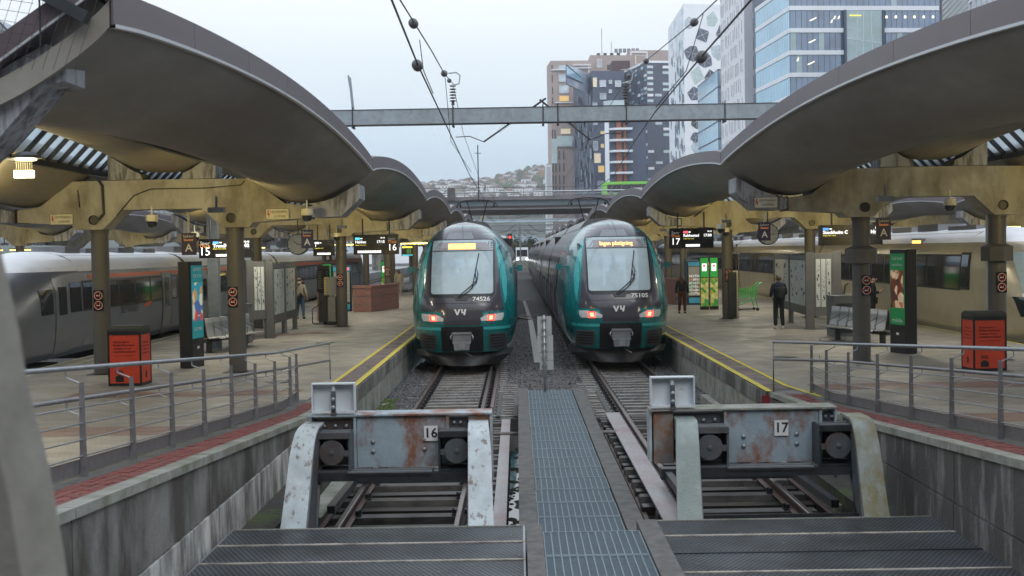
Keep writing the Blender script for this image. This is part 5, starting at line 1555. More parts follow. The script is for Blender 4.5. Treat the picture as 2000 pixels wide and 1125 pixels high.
class Facade:
    """vertical plane from p0 to p1 (left to right as seen from the tracks)"""
    def __init__(s, p0, p1):
        s.p0 = Vector((*p0, 0)); d = Vector((*p1, 0)) - s.p0; s.L = d.length; s.d = d.normalized()
        s.n = Vector((s.d.y, -s.d.x, 0)); s.ang = math.atan2(s.d.y, s.d.x)
    def pt(s, u, z, off=0):
        q = s.p0 + s.d * u + s.n * off; return (q.x, q.y, z)
    def place(s, me, name, parent, u, z, off=0):
        o = link(name, me, parent, s.pt(u, z, off)); o.rotation_euler = (0, 0, s.ang); return o
def pane_mesh(w_, h_, mg, mf, fr=.12, dep=.12):
    mb = MB()
    mb.box(0, w_, -dep * .3, .05, 0, h_, 0)
    if fr:
        for (a, b, c, d) in ((-fr, 0, -fr, h_ + fr), (w_, w_ + fr, -fr, h_ + fr), (0, w_, -fr, 0), (0, w_, h_, h_ + fr)):
            mb.box(a, b, -dep, .05, c, d, 1)
    return mb.mesh('window', [mg, mf])
def block(name, m, parent, pts, z0, z1):
    mb = MB(); mb.prism(pts, 'z', z0, z1); return mb.build(name, m, parent)

# ---- glass office block (right)
t = thing('office_building', 'big blue glass office block with white floor bands', 'building')
block('walls', B_MUL, t, [(45.6, 204), (71.3, 206.4), (72, 240), (43.9, 226)], 0, 62)
fr_ = Facade((45.6, 204), (71.3, 206.4)); fl = Facade((44.02, 224.4), (45.6, 204))
gp_f = MB(); gp_f.box(0, .885, -.10, .0, 0, 2.88); gpf = gp_f.mesh('glass_pane', G_LAV)
gp_l = MB(); gp_l.box(0, .84, -.10, .0, 0, 2.88); gpl = gp_l.mesh('glass_pane', G_BLUE)
gl_ = MB(); gl_.box(0, .93, -.10, .0, 0, 2.88); gpw = gl_.mesh('glass_pane', G_TEAL)
bands = [28.4 + 3.65 * k for k in range(-4, 6)]
for k, zb in enumerate(bands):
    segs = [(0, 25.8)] if k in (4 - 0, 8, 9, 3) or zb > 42.5 else [(0, 9.0), (15.9, 25.8)]
    for a, b in segs:
        mb = MB(); mb.box(a, b, -.22, 0, -.72, 0); o = fr_.place(mb.mesh('floor_band', B_WHITE), 'floor_band', t, 0, zb)
    mb = MB(); mb.box(0, fl.L, -.22, 0, -.72, 0); fl.place(mb.mesh('floor_band', B_WHITE), 'floor_band', t, 0, zb)
rs = random.Random(12)
cnt = 0
for k, zb in enumerate(bands[:-1]):
    for i in range(27):
        u = .0 + i * .955
        if 9.0 <= u + .5 <= 15.9 and zb < 42.5 and zb > 27: continue
        if zb < 28 and u > 12: continue
        o = fr_.place(gpw if rs.random() < .04 else gpf, 'glass_pane', t, u + .02, zb + .02); cnt += 1
    for i in range(21):
        fl.place(gpl, 'glass_pane', t, i * .974 + .02, zb + .02)
for (a, b, z, h) in ((16.4, 20.2, 34.1, .22), (16.2, 24.5, 41.0, .12)):
    mb = MB()
    if h > .2: mb.box(a, b, -.14, -.11, z, z + h)
    else:
        for i in range(6): mb.box(a + i * 1.6, a + i * 1.6 + .35, -.14, -.11, z, z + .4)
    fr_.place(mb.mesh('ceiling_lights', B_LAMP), 'ceiling_lights', t, 0, 0)
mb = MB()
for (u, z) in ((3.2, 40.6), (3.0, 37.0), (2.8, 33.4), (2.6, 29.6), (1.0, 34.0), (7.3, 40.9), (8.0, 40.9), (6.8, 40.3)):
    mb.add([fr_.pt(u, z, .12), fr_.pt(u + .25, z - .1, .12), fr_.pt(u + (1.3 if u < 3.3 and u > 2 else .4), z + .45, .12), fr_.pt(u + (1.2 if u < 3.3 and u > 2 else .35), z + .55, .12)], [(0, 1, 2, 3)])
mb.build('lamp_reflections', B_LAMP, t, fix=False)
mb = MB(); mb.box(9.05, 9.45, -.45, 0, 28.3, 42.3); mb.box(15.55, 15.9, -.45, 0, 28.3, 42.3); fr_.place(mb.mesh('dark_fin', B_DARK), 'dark_fin', t, 0, 0)
mb = MB(); mb.box(9.5, 15.5, -.3, -.1, 28.6, 42.2); fr_.place(mb.mesh('atrium_glass', G_TEAL), 'atrium_glass', t, 0, 0)
mb = MB()
for (a, b) in (((9.6, 37.6), (15.5, 36.8)), ((9.6, 32.2), (15.5, 33.4)), ((9.6, 29.6), (15.5, 28.7)), ((11.4, 42.2), (10.8, 28.6)), ((13.6, 42.2), (14.1, 28.6)), ((12.4, 42.2), (12.2, 28.6))):
    mb.bar((a[0], -.33, a[1]), (b[0], -.33, b[1]), .05, .08)
fr_.place(mb.mesh('atrium_frame', B_WHITE), 'atrium_frame', t, 0, 0)
mb = MB(); mb.box(10.0, 12.0, -.34, -.31, 41.3, 41.5); fr_.place(mb.mesh('ceiling_lights', E_YELT), 'ceiling_lights', t, 0, 0)
# ---- white tower with slot windows
t = thing('office_tower', 'white tower with narrow slot windows left of the glass block', 'building')
block('walls', B_WHITE2, t, [(44.01, 236), (43.8, 262), (58, 262), (58, 237.5)], 0, 58)
f1 = Facade((43.8, 262), (44.01, 236)); f2 = Facade((44.01, 236), (46.8, 236.5))
wm = pane_mesh(.5, 2.4, G_DARKW, B_WHITE2, .06, .06); wl = pane_mesh(1.2, 2.4, G_WIN, B_WHITE2, .08, .08); ws = pane_mesh(.8, 2.2, G_DARKW, B_DARK, .05, .2)
rs = random.Random(5)
for k in range(13):
    z = 12 + k * 3.6; u = 1.0
    while u < 24:
        if rs.random() < .3: f1.place(wl, 'window', t, u, z); u += 3.2
        else: f1.place(wm, 'window', t, u, z + rs.choice((0, .3))); u += rs.choice((1.4, 1.9, 2.6))
    f2.place(ws, 'window', t, 1.75, z + .3)
# ---- small blue glass block
t = thing('office_building', 'low blue glass block in front of the white mosaic tower', 'building')
block('walls', B_MUL, t, [(43.35, 263), (43.0, 290), (52, 290), (52, 264)], 0, 41.4)
f1 = Facade((43.1, 290), (43.35, 263)); f2 = Facade((43.35, 263), (44.7, 263.2))
pm = MB(); pm.box(0, 2.55, -.1, 0, 0, 3.3); pme = pm.mesh('glass_pane', G_BLUE)
pm = MB(); pm.box(0, 1.25, -.1, 0, 0, 3.3); pme2 = pm.mesh('glass_pane', G_WIN)
for k in range(8):
    for i in range(10): f1.place(pme, 'glass_pane', t, i * 2.7 + .05, 12.2 + k * 3.65)
    f2.place(pme2, 'glass_pane', t, .05, 12.2 + k * 3.65)
mb = MB()
for k in range(0, 8, 2): mb.box(0, f1.L, -.2, 0, 11.95 + k * 3.65 + .0, 12.15 + k * 3.65)
f1.place(mb.mesh('floor_band', B_DARK2), 'floor_band', t, 0, 0)
# ---- white mosaic tower
t = thing('mosaic_tower', 'white tower scattered with crystal-shaped polygon windows', 'building')
block('walls', B_WHITE, t, [(43.64, 317), (43.99, 352), (72, 352), (56, 320)], 0, 66)
f1 = Facade((43.99, 350), (43.64, 317)); f2 = Facade((43.64, 317), (56, 320))
rs = random.Random(9)
def poly_pane(f, u, z, r_, sides, name, m, ph):
    pts = [(u + r_ * (rs.uniform(.75, 1.15)) * math.cos(ph + 6.283 * k / sides), z + r_ * rs.uniform(.75, 1.15) * math.sin(ph + 6.283 * k / sides)) for k in range(sides)]
    # split into shards around the centre with thin white joints
    mb = MB()
    for k in range(sides):
        a, b = pts[k], pts[(k + 1) % sides]
        cxy = (u, z); sc_ = .93
        tri = [cxy, a, b]; m0 = (sum(p[0] for p in tri) / 3, sum(p[1] for p in tri) / 3)
        q = [f.pt(m0[0] + (p[0] - m0[0]) * sc_, m0[1] + (p[1] - m0[1]) * sc_, .05) for p in tri]
        mb.add(q, [(0, 1, 2)], 0)
    return mb.build(name, m, t, fix=False)
spots = [(2.1, 53.5, 2.0), (5.7, 51.7, 2.1), (9.4, 53.9, 2.0), (3.4, 47.8, 2.2), (7.3, 47.4, 2.3), (10.9, 46.8, 1.6), (2.8, 42.9, 2.0), (8.3, 43.2, 2.3), (6.2, 39.8, 1.8), (3.3, 36.0, 1.7), (5.6, 39.0, 1.4), (2.9, 31.9, 1.4), (3.4, 29.5, 1.6), (4.2, 22.2, 1.5), (3.0, 16.4, 1.9), (5.0, 58.2, 2.1), (10.6, 58.8, 2.3), (1.5, 61, 1.6), (7.8, 62, 2)]
for i, (u, z, r_) in enumerate(spots):
    poly_pane(f2, u, z, r_ * 1.12, rs.choice((4, 5, 5, 6)), 'polygon_window', (B_DARK2 if i % 5 in (0, 1) else G_WIN if i % 5 == 2 else G_DARKW if i % 5 == 4 else G_TEAL), rs.uniform(0, 3))
for i in range(150):
    poly_pane(f1, rs.uniform(1.5, 32), rs.uniform(12, 65), rs.uniform(.9, 2.0), rs.choice((4, 5, 6)), 'polygon_window', G_WIN if rs.random() < .6 else G_BLUE, rs.uniform(0, 3))
# ---- striped dark glass tower
t = thing('office_tower', 'dark tower striped with staggered window strips', 'building')
block('walls', B_BLACK, t, [(43.41, 406), (37.6, 430), (56, 432), (54, 408)], 0, 64.5)
f1 = Facade((37.6, 430), (43.41, 406)); f2 = Facade((43.41, 406), (54, 408))
mb = MB(); mb.box(0, f1.L, -.1, 0, 64.5, 65.2); f1.place(mb.mesh('parapet', B_WHITE), 'parapet', t, 0, 0)
mb = MB(); mb.box(0, f2.L, -.1, 0, 64.5, 65.2); f2.place(mb.mesh('parapet', B_WHITE), 'parapet', t, 0, 0)
rs = random.Random(21)
sm = [pane_mesh(2.9, .9, g_, B_DARK, 0, .1) for g_ in (G_BLUE, G_WIN, B_WHITE2)]
for k in range(34):
    z = 16 + k * 1.42; i = 0
    while i < 8:
        if rs.random() < .36: f1.place(rs.choice(sm), 'window', t, .3 + i * 3.15, z)
        i += 1
mb = MB()
for i in range(9): mb.box(i * 3.15 + .1, i * 3.15 + .22, -.12, 0, 14, 64.4)
for k in range(35): mb.box(0, f1.L, -.115, 0, 15.7 + k * 1.42, 15.8 + k * 1.42)
f1.place(mb.mesh('panel_joints', B_DARK2), 'panel_joints', t, 0, 0)
lm = [(.3, 2.3), (2.9, 5.2), (5.6, 8.4)]
sm2 = {}
for k in range(26):
    z = 16.5 + k * 1.85
    for (a, b) in lm:
        if rs.random() < .5:
            g_ = rs.choice((G_TEAL, G_WIN, G_TEAL, B_WHITE2, E_WARMY if rs.random() < .12 else G_WIN)); key = (g_.name, b - a)
            if key not in sm2: sm2[key] = pane_mesh(b - a, .85, g_, B_DARK, 0, .12)
            f2.place(sm2[key], 'window', t, a, z)
# ---- white-slab balcony block with orange panels
t = thing('apartment_building', 'white-framed balcony block with orange panels between the dark towers', 'building')
block('walls', B_DARK, t, [(29.2, 386), (29.2, 400), (41, 400), (41, 387)], 0, 44.5)
for i, z in enumerate((26.9, 30.3, 33.7, 37.1, 40.6, 44.0, 23.5)):
    mb = MB(); mb.prism([(29.0, 385.9), (30.6, 383.8), (36.5, 383.6), (36.5, 386.1), (29.0, 386.1)], 'z', z, z + .62); mb.build('balcony_slab', B_WHITE, t)
mb = MB(); mb.box(28.0, 29.3, 385, 386.0, 14, 44.6); mb.build('side_wall', B_WHITE, t)
mb = MB(); mb.box(31.6, 33.2, 385.2, 385.95, 14, 44); mb.build('orange_panel', B_ORANGE, t)
mb = MB(); mb.box(33.9, 34.6, 385.2, 385.95, 14, 44); mb.build('orange_panel', B_ORANGE, t)
mb = MB(); mb.prism([(27.7, 384.5), (30.2, 382.8), (34.0, 382.8), (34.0, 384.5)], 'z', 47.6, 49.6); mb.build('roof_glass', G_TEAL, t)
block('penthouse', B_DARK, t, [(28, 385), (28, 400), (40, 400), (40, 385)], 44.6, 47.5)
# ---- slate tower with scattered windows and the projecting glass box
t = thing('apartment_tower', 'slate-dark tower with scattered square windows and a projecting glass box', 'building')
block('walls', B_DARK, t, [(26.6, 420), (21.4, 450), (37, 452), (37.6, 422)], 0, 64.2)
f1 = Facade((21.4, 450), (26.6, 420)); f2 = Facade((26.6, 420), (37.6, 421))
meshes = {}
for (a, b, z0, z1, k) in [(0.2, 1.4, 58.8, 61.8, 1), (2.5, 4.5, 58.8, 60.9, 0), (5.7, 6.6, 59.9, 60.9, 0), (7.8, 9.7, 58.8, 60.8, 0), (5.6, 6.5, 56.7, 57.7, 0), (2.5, 4.5, 54.6, 56.5, 0), (0.0, 1.4, 51.9, 53.3, 0), (0.1, 1.4, 37.3, 40.2, 0), (0.3, 2.3, 33.0, 36.1, 1), (1.6, 3.5, 29.8, 31.9, 2), (2.6, 3.8, 42.8, 43.6, 2), (2.6, 3.5, 38.2, 39.3, 2), (1.4, 3.1, 24.0, 26.7, 0), (.2, 1.4, 46, 49, 0)]:
    f2.place(pane_mesh(b - a, z1 - z0, (G_WIN, E_WARMW, E_WARMY)[k], B_WHITE2, .1, .15), 'window', t, a, z0)
rs = random.Random(31)
wv = [pane_mesh(1.6, 3.2, G_BLUE, B_DARK2, .1, .25), pane_mesh(1.2, 2.2, G_DARKW, B_DARK2, .1, .25), pane_mesh(2.0, 3.6, G_WIN, B_DARK2, .1, .25)]
pv = [pane_mesh(2.6, 2.2, B_DARK2, B_DARK, 0, .5), pane_mesh(1.8, 3.0, B_DARK2, B_DARK, 0, .7), pane_mesh(1.4, 1.6, B_BLACK, B_DARK, 0, .3)]
for i in range(190):
    f1.place(rs.choice(pv), 'facade_block', t, rs.uniform(0, f1.L - 2.6), rs.uniform(14, 56))
for i in range(52):
    f1.place(rs.choice(wv), 'window', t, rs.uniform(.5, f1.L - 2.5), rs.uniform(14, 56), .5)
mb = MB()
A = [(17.1, 405, 64.2), (17.1, 405, 57.8), (22.9, 418, 56.8), (22.9, 418, 61.4)]
Bq = [(x + 6, y + 14, z) for x, y, z in A]
mb.add(A + Bq, [(3, 2, 1, 0), (4, 5, 6, 7), (0, 1, 5, 4), (1, 2, 6, 5), (2, 3, 7, 6), (3, 0, 4, 7)])
pb = mb.build('projecting_box', G_LAV, t)
mb = MB(); mb.add([(17.0, 404.7, 64.2), (17.0, 404.7, 60.6), (23.1, 418, 59.9), (23.1, 418, 62.2)], [(0, 1, 2, 3)]); mb.build('box_glass', G_BLUE, pb, fix=False)
mb = MB()
for a, b in ((A[0], A[1]), (A[0], A[3]), (A[1], A[2]), ((17.0, 404.6, 60.6), (23.1, 417.8, 59.9))): mb.bar((a[0], a[1] - .3, a[2]), (b[0], b[1] - .3, b[2]), .25, .25)
mb.build('box_frame', B_DARK, pb)
# ---- brown brick blocks
t = thing('apartment_building', 'stepped brown brick block with balconies, leftmost of the towers', 'building')
block('walls', B_BROWN, t, [(13.4, 455), (12.4, 470), (30, 472), (29, 456)], 0, 73.2)
f2 = Facade((13.4, 455), (29, 455.4))
mm = {0: G_WIN, 1: E_WARMW, 2: E_WARMY, 3: G_DARKW}
for (a, b, z0, z1, k) in [(2.9, 5.7, 70.0, 71.6, 0), (2.9, 5.5, 65.4, 68.4, 0), (3.0, 6.6, 61.2, 64.2, 0), (3.1, 6.6, 58.3, 60.3, 2), (3.1, 6.8, 55.9, 56.6, 2), (0.4, 0.8, 69.8, 71.7, 3), (0.4, 0.8, 65.2, 67.9, 3), (0.4, 0.8, 61.0, 63.6, 3), (0.4, 0.8, 57.2, 59.8, 3), (3.4, 7.0, 46.3, 48.2, 1), (0.2, 0.6, 43.2, 47.9, 3), (1.1, 1.5, 43.1, 47.8, 3), (2.4, 3.0, 37.0, 40.0, 3), (4.0, 4.6, 36.9, 40.0, 3), (0.1, 0.6, 32.4, 35.7, 3), (1.2, 1.7, 32.4, 35.6, 3), (2.5, 3.0, 32.4, 35.6, 3), (4.1, 4.6, 32.4, 35.6, 3), (0.1, 0.6, 27.9, 31.1, 3), (1.1, 1.6, 27.8, 31.1, 3), (2.5, 3.0, 27.8, 31.1, 3), (4.0, 4.5, 27.8, 31.0, 3), (0.1, 0.6, 24.6, 27.0, 3), (1.1, 1.6, 24.6, 27.0, 3), (2.4, 3.0, 24.6, 27.0, 3), (4.0, 4.5, 24.6, 27.0, 3)]:
    f2.place(pane_mesh(b - a, z1 - z0, mm[k], B_BROWN, .08, .15), 'window', t, a, z0)
mb = MB()
for (a, b, z) in ((0.2, 8.2, 69.6), (1.4, 8.2, 57.6), (2.0, 9.3, 41.6), (8.3, 15, 71.3), (8.3, 15, 70.2)): mb.box(a, b, -.8, 0, z, z + .3)
f2.place(mb.mesh('white_ledge', B_WHITE), 'white_ledge', t, 0, 0)
mb = MB(); mb.box(2.0, 8.2, -1.0, -.2, 41.9, 45.4); mb.box(0, 2.0, -.3, 0, 35.5, 44.5); f2.place(mb.mesh('balcony_glass', G_TEAL), 'balcony_glass', t, 0, 0)
mb = MB(); mb.box(9.2, 9.5, -.3, 0, 41.6, 56); mb.box(14, 14.3, -.3, 0, 66, 71.3); f2.place(mb.mesh('white_frame', B_WHITE), 'white_frame', t, 0, 0)
t = thing('apartment_building', 'taller brown brick block behind the slate tower, with a dark rust roof box', 'building')
block('walls', B_BROWN, t, [(28.3, 460), (28.3, 475), (44.5, 475), (44.3, 462)], 0, 75.8)
f2 = Facade((28.3, 460), (44.3, 462)); f2.place(pane_mesh(1.6, 2.9, G_WIN, B_WHITE2, .1, .15), 'window', t, 2.7, 71.3); f2.place(pane_mesh(1.5, 1.8, G_DARKW, B_DARK, .1, .15), 'window', t, 6.5, 70.4)
mb = MB(); mb.box(34.7, 41.1, 438, 448, 60, 70.2); mb.build('roof_box', B_PURPLE, t)
mb = MB()
for x in (31, 33.5, 36, 38.5): mb.box(x, x + 1.2, 462, 463, 75.8, 76.8)
mb.tube([(32.9, 462, 75.8), (32.9, 462, 86)], .09, 5); mb.tube([(36.5, 462, 75.8), (36.5, 462, 81)], .08, 5); mb.build('roof_masts', C_DGREY, t)
t = thing('apartment_building', 'highest brown brick block with a white looped frame and lit windows', 'building')
block('walls', B_BROWN, t, [(43.2, 465), (43.2, 478), (60, 478), (60, 467)], 0, 78.2)
f2 = Facade((43.2, 465), (58, 467))
f2.place(pane_mesh(3.8, 2.9, E_WARMW, B_WHITE, .1, .15), 'window', t, 2.6, 73.2); f2.place(pane_mesh(3.7, 2.2, E_WARMW, B_WHITE, .1, .15), 'window', t, 9.8, 73.9)
mb = MB(); mb.box(.6, 1.0, -.3, 0, 68, 77.4); mb.box(6.8, 7.2, -.3, 0, 72, 77.4); mb.box(.6, 7.2, -.3, 0, 77.2, 77.7); mb.box(-.5, 2, -.3, 0, 71.8, 72.1); f2.place(mb.mesh('white_frame', B_WHITE), 'white_frame', t, 0, 0)
mb = MB()
for i in range(6): mb.box(38 + i * 1.6, 39.2 + i * 1.6, 466, 467, 77.6, 79)
mb.build('roof_units', C_GREYL, t)
t = thing('low_building', 'small pale grey block at the left foot of the brown tower', 'building')
block('walls', B_WHITE2, t, [(10.8, 452), (10.8, 456), (13.3, 456), (13.3, 452)], 0, 34.8)
mb = MB(); mb.box(11.2, 12.8, 451.8, 451.99, 12, 34); mb.build('panel', B_STONE, t)
# shrub on the roof terrace
# ---- pale stone building at the top right
t = thing('stone_building', 'pale ribbed stone building at the top right corner', 'building')
block('walls', B_STONE, t, [(62.2, 180), (59.9, 165), (52.5, 122), (90, 122), (90, 180)], 0, 60)
f1 = Facade((62.2, 180), (52.5, 122))
mb = MB()
for k in range(50): mb.box(0, f1.L, -.06, 0, 22 + k * .75, 22.05 + k * .75)
f1.place(mb.mesh('stone_courses', C_GREYL), 'stone_courses', t, 0, 0)
wm = pane_mesh(1.9, 8, G_WIN, B_WHITE2, .25, .4)
for i in range(8):
    f1.place(wm, 'window', t, 22.5 + i * 3.2, 26 + 0); f1.place(wm, 'window', t, 22.5 + i * 3.2, 36)
mb = MB(); mb.box(.2, .6, -.3, 0, 20, 60); f1.place(mb.mesh('down_pipe', C_GREYL), 'down_pipe', t, 0, 0)

# ================================================================== BRIDGES
t = thing('road_bridge', 'grey road bridge crossing the tracks behind the trains', 'bridge')
def deck(y, z0, z1, x0=-60, x1=70, yy=8, sl=0.0): 
    mb = MB(); mb.box(x0, x1, y, y + yy, z0, z1); return mb
BR_L = mat('bridge_pale_blue', (0.46, 0.56, 0.63), 0.6, var=.1, scale=.6); BR_D = mat('bridge_dark', (0.095, 0.09, 0.095), 0.7, var=.2, scale=.5); BR_M = mat('bridge_mid_grey', (0.17, 0.165, 0.175), 0.7, var=.2, scale=.7)  # girder's lit face and shaded belly put into pale and dark colours
deck(194, 11.45, 12.05, yy=12).build('deck_edge', BR_M, t)
deck(195.5, 10.6, 11.449, yy=9).build('deck_girder', BR_L, t)
mb = MB(); mb.prism([(193.5, 10.55), (206, 10.55), (206, 9.9), (202, 9.3), (197, 9.3), (193.8, 10.0)], 'x', -60, 70); mb.build('box_girder', BR_D, t)
mb = MB(); mb.box(-60, 70, 193.7, 193.95, 9.95, 10.5); mb.build('girder_face', BR_M, t)
for x in (-42, -22, 24, 46):
    mb = MB(); mb.box(x - 1.2, x + 1.2, 196, 203, -.5, 9.29); mb.build('pier', C_WALL, t)
t = thing('bridge_railing', 'railing and pipe barrier along the road bridge', 'railing')
mb = MB(); mb.tube([(-60, 194.3, 12.75), (70, 194.3, 12.75)], .12, 8); mb.tube([(-60, 194.3, 12.35), (70, 194.3, 12.35)], .06, 6); mb.build('barrier_pipe', C_STEEL, t)
mb = MB(); mb.box(-60, 70, 194.1, 194.14, 13.42, 13.48); mb.build('top_rail', C_DGREY, t)
mb = MB(); mb.box(-.04, .04, 0, .06, 0, 1.42); me = mb.mesh('post', C_GREYL)
for i in range(64): link('post', me, t, (-50 + i * 1.55, 194.2, 12.05))
mb = MB(); mb.box(-.3, .3, 0, .1, 0, .5); me = mb.mesh('bracket', C_GREYL)
for i in range(24): link('bracket', me, t, (-48 + i * 4.2, 194.3, 12.06))
t = thing('bridge_cabinet', 'dark grey box standing on the bridge edge above the left train', 'cabinet', (-10.3, 193.2, 11.5))
mb = MB(); mb.box(-.5, .55, 0, 1.0, 0, 1.95); mb.box(.56, .70, 0, .2, -.2, 1.9); mb.box(-.5, .55, -.03, 0, .9, .95); mb.build('cabinet', BR_D, t)
# lighter footbridge further back and lattice of far gantries
t = thing('pipe_bridge', 'pale thin bridge seen below the road bridge', 'bridge')
mb = MB(); mb.box(-60, 60, 255, 258, 9.35, 10.0); mb.build('deck', BR_L, t)
for k, (y, z) in enumerate(((170, 6.9), (225, 7.2), (262, 7.6), (310, 7.7))):
    t = thing('catenary_gantry', 'far lattice gantry over the tracks, %s' % ('just before the road bridge', 'just beyond the road bridge', 'third one back', 'farthest one')[k], 'gantry')
    mb = MB(); mb.box(-9.0 if k < 1 else -30, 14 if k < 1 else 30, y, y + .15, z, z + .14)
    mb.box(-9.0 if k < 1 else -30, 14 if k < 1 else 30, y, y + .15, z + .75, z + .85)
    xs = range(-9, 12, 3) if k < 1 else range(-30, 28, 3)
    for x in xs: mb.bar((x, y + .07, z + .1), (x + 3, y + .07, z + .78), .05, .05)
    mb.build('lattice_beam', C_GREYL, t)
    mb = MB()
    for x in (-9.0, .6, 13.6) if k >= 1 else (-9, 13.6): mb.box(x - .12, x + .12, y, y + .2, 0, z + .8 + (1.2 if k > 1 else 0))
    mb.build('mast', C_GREYL, t)
    mb = MB()
    for s, x in ((1, -.2), (-1, 1.6)): mb.tube([(x, y - .2, z + .2), (x - s * 1.2, y - .2, z - .8), (x - s * 2.3, y - .2, z - .9)], .04, 5)
    mb.build('steady_arm', C_WIRE, t)
t = thing('mast', 'slim lattice mast above the road bridge left of centre', 'mast', (-2.75, 90, 0))
mb = MB(); mb.tube([(0, 0, 7), (0, 0, 11.2)], .045, 6); mb.bar((-.25, 0, 10.6), (.25, 0, 10.6), .04, .04); mb.build('pole', C_WIRE, t)
t = thing('signal', 'red-lit signal just right of the left train', 'signal', (-.52, 92, 0))
mb = MB(); mb.tube([(0, 0, 0), (0, 0, 4)], .06, 8); mb.box(-.16, .16, -.05, .15, 3.9, 4.7); mb.build('head', C_BLACK, t)
mb = MB(); mb.lathe([(.09, -.07), (.08, -.05)], (0, 0, 4.45), 12, ax='y'); mb.build('lens', E_RED, t)
# ---- green bus on the bridge
def bus(loc, label, colm, colr, nm='bus', rz=0, front=False):
    t = thing(nm, label, 'bus', loc, rz)
    L = 12.0
    mb = MB(); mb.box(0, L, 0, 2.5, .35, 1.35); mb.box(0, .8, -.001, 2.501, 1.35, 2.75); mb.box(0, L, 0, 2.5, 2.75, 3.05); mb.box(.3, L - .3, .2, 2.3, 3.05, 3.2); mb.build('body', colm, t)
    mb = MB(); mb.box(.8, L - .02, .03, 2.47, 1.35, 2.75); mb.build('window_band', C_GLASS, t)
    mb = MB()
    for k in range(1, 6): mb.box(.8 + k * 1.9, .95 + k * 1.9, .0, .03, 1.35, 2.75)
    mb.build('pillars', C_BLACK, t)
    mb = MB()
    for x in (2.5, 9): mb.lathe([(.3, -.02), (.48, -.02), (.48, .25), (.3, .25)], (x, 0, .48), 16, ax='y')
    mb.build('wheels', C_BLACK, t)
    return t
bus((13.9, 198.5, 11.1), 'lime green bus crossing the road bridge on the right', mat('bus_lime', (0.25, 0.62, 0.12), .35, var=.05), None)
t = thing('bus', 'white bus with headlights on in the far gap between the trains', 'bus', (.95, 240, 1.1))
mb = MB(); mb.box(-1.2, 1.2, 0, 9, .3, 1.2); mb.box(-1.2, 1.2, 0, 9, 2.5, 3.0); mb.box(-1.2, -1.05, 0, 9, 1.2, 2.5); mb.box(1.05, 1.2, 0, 9, 1.2, 2.5); mb.build('body', B_WHITE, t)
mb = MB(); mb.box(-1.05, 1.05, .05, 8.9, 1.2, 2.5); mb.build('windscreen', C_GLASS, t)
for s in (-1, 1):
    mb = MB(); mb.lathe([(.17, -.03), (.12, -.05)], (s * .9, 0, .7), 12, ax='y'); mb.build('headlight', E_HEAD, t)
mb = MB(); mb.box(-1.0, 1.0, .5, 8.5, -.0, .3); mb.build('wheels', C_BLACK, t)
mb = MB(); mb.box(-14, 14, 232, 262, -.3, 1.1); struct(mb.build('road', C_CURB))
mb = MB(); mb.box(-14, 14, 231.5, 231.9, -.3, 1.6); tag(mb.build('low_wall', C_COPE), 'low concrete wall at the far end of the tracks', 'wall')

# ================================================================== VEGETATION AND HILL
F_G = mat('foliage_green', (0.055, 0.085, 0.03), .8, var=.6, scale=.8); F_D = mat('foliage_dark', (0.025, 0.04, 0.022), .8, var=.6, scale=.3)
F_O = mat('foliage_orange', (0.20, 0.10, 0.025), .8, var=.5, scale=.8); F_Y = mat('foliage_ochre', (0.13, 0.11, 0.03), .8, var=.5, scale=.8); F_T = mat('bark', (0.05, 0.04, 0.03), .9, var=.3)
def crown_mesh(r_, h_, n_, ls, m, seed):
    rs = random.Random(seed); mb = MB()
    cl = [(rs.gauss(0, .45) * r_, rs.gauss(0, .45) * r_, h_ * rs.uniform(.15, .95)) for _ in range(9)]
    for i in range(n_):
        c = rs.choice(cl); k = 1.2 - c[2] / h_ * .5
        p = Vector((c[0] + rs.gauss(0, .28) * r_ * k, c[1] + rs.gauss(0, .28) * r_ * k, max(0, c[2] + rs.gauss(0, .11) * h_)))
        a = Vector((rs.gauss(0, 1), rs.gauss(0, 1), rs.gauss(0, 1))).normalized(); b = a.cross(Vector((rs.gauss(0, 1), rs.gauss(0, 1), rs.gauss(0, 1)))).normalized()
        s_ = ls * rs.uniform(.6, 1.5)
        mb.add([p - a * s_, p + b * s_ * .7, p + a * s_, p - b * s_ * .7], [(0, 1, 2, 3)])
    return mb.mesh('crown', m)
tm = MB(); tm.tube([(0, 0, -1), (.02, 0, 1.5), (.1, 0, 3.5)], [.2, .15, .06], 6); tm.tube([(0, 0, 1), (.8, .1, 2.6)], [.08, .03], 5); tm.tube([(0, 0, 1.3), (-.7, .2, 2.8)], [.08, .03], 5); trunk_me = tm.mesh('trunk', F_T)
crs = [crown_mesh(2.2, 4.2, 900, .16, m, i) for i, m in enumerate((F_G, F_D, F_O, F_Y, F_G))]
bush_lab = ['green', 'dark green', 'rust orange', 'ochre', 'fresh green']
pos = [(-3.2, 262, 4), (-1.0, 268, 1), (1.2, 265, 0), (3.2, 270, 1), (4.9, 266, 2), (6.8, 268, 2), (8.6, 272, 3), (10.6, 266, 0), (13, 270, 1), (-5.2, 270, 1), (-.2, 276, 3), (2.4, 280, 4), (-7.5, 265, 0), (15.5, 268, 4)]
ords = ['first', 'second', 'third', 'fourth', 'fifth', 'sixth', 'seventh', 'eighth', 'ninth', 'tenth', 'eleventh', 'twelfth', 'thirteenth', 'fourteenth']
order = sorted(range(len(pos)), key=lambda i: pos[i][0])
for rank, i in enumerate(order):
    x, y, k = pos[i]
    t = thing('tree', '%s bushy tree behind the far road, %s from the left in the row' % (bush_lab[k], ords[rank]), 'tree', (x, y, 1.2), rz=i * 1.3, group='bushy trees beyond the far road')
    t.scale = (1, 1, .8 + .25 * random.random())
    link('trunk', trunk_me, t); link('crown', crs[k], t, (0, 0, .6))
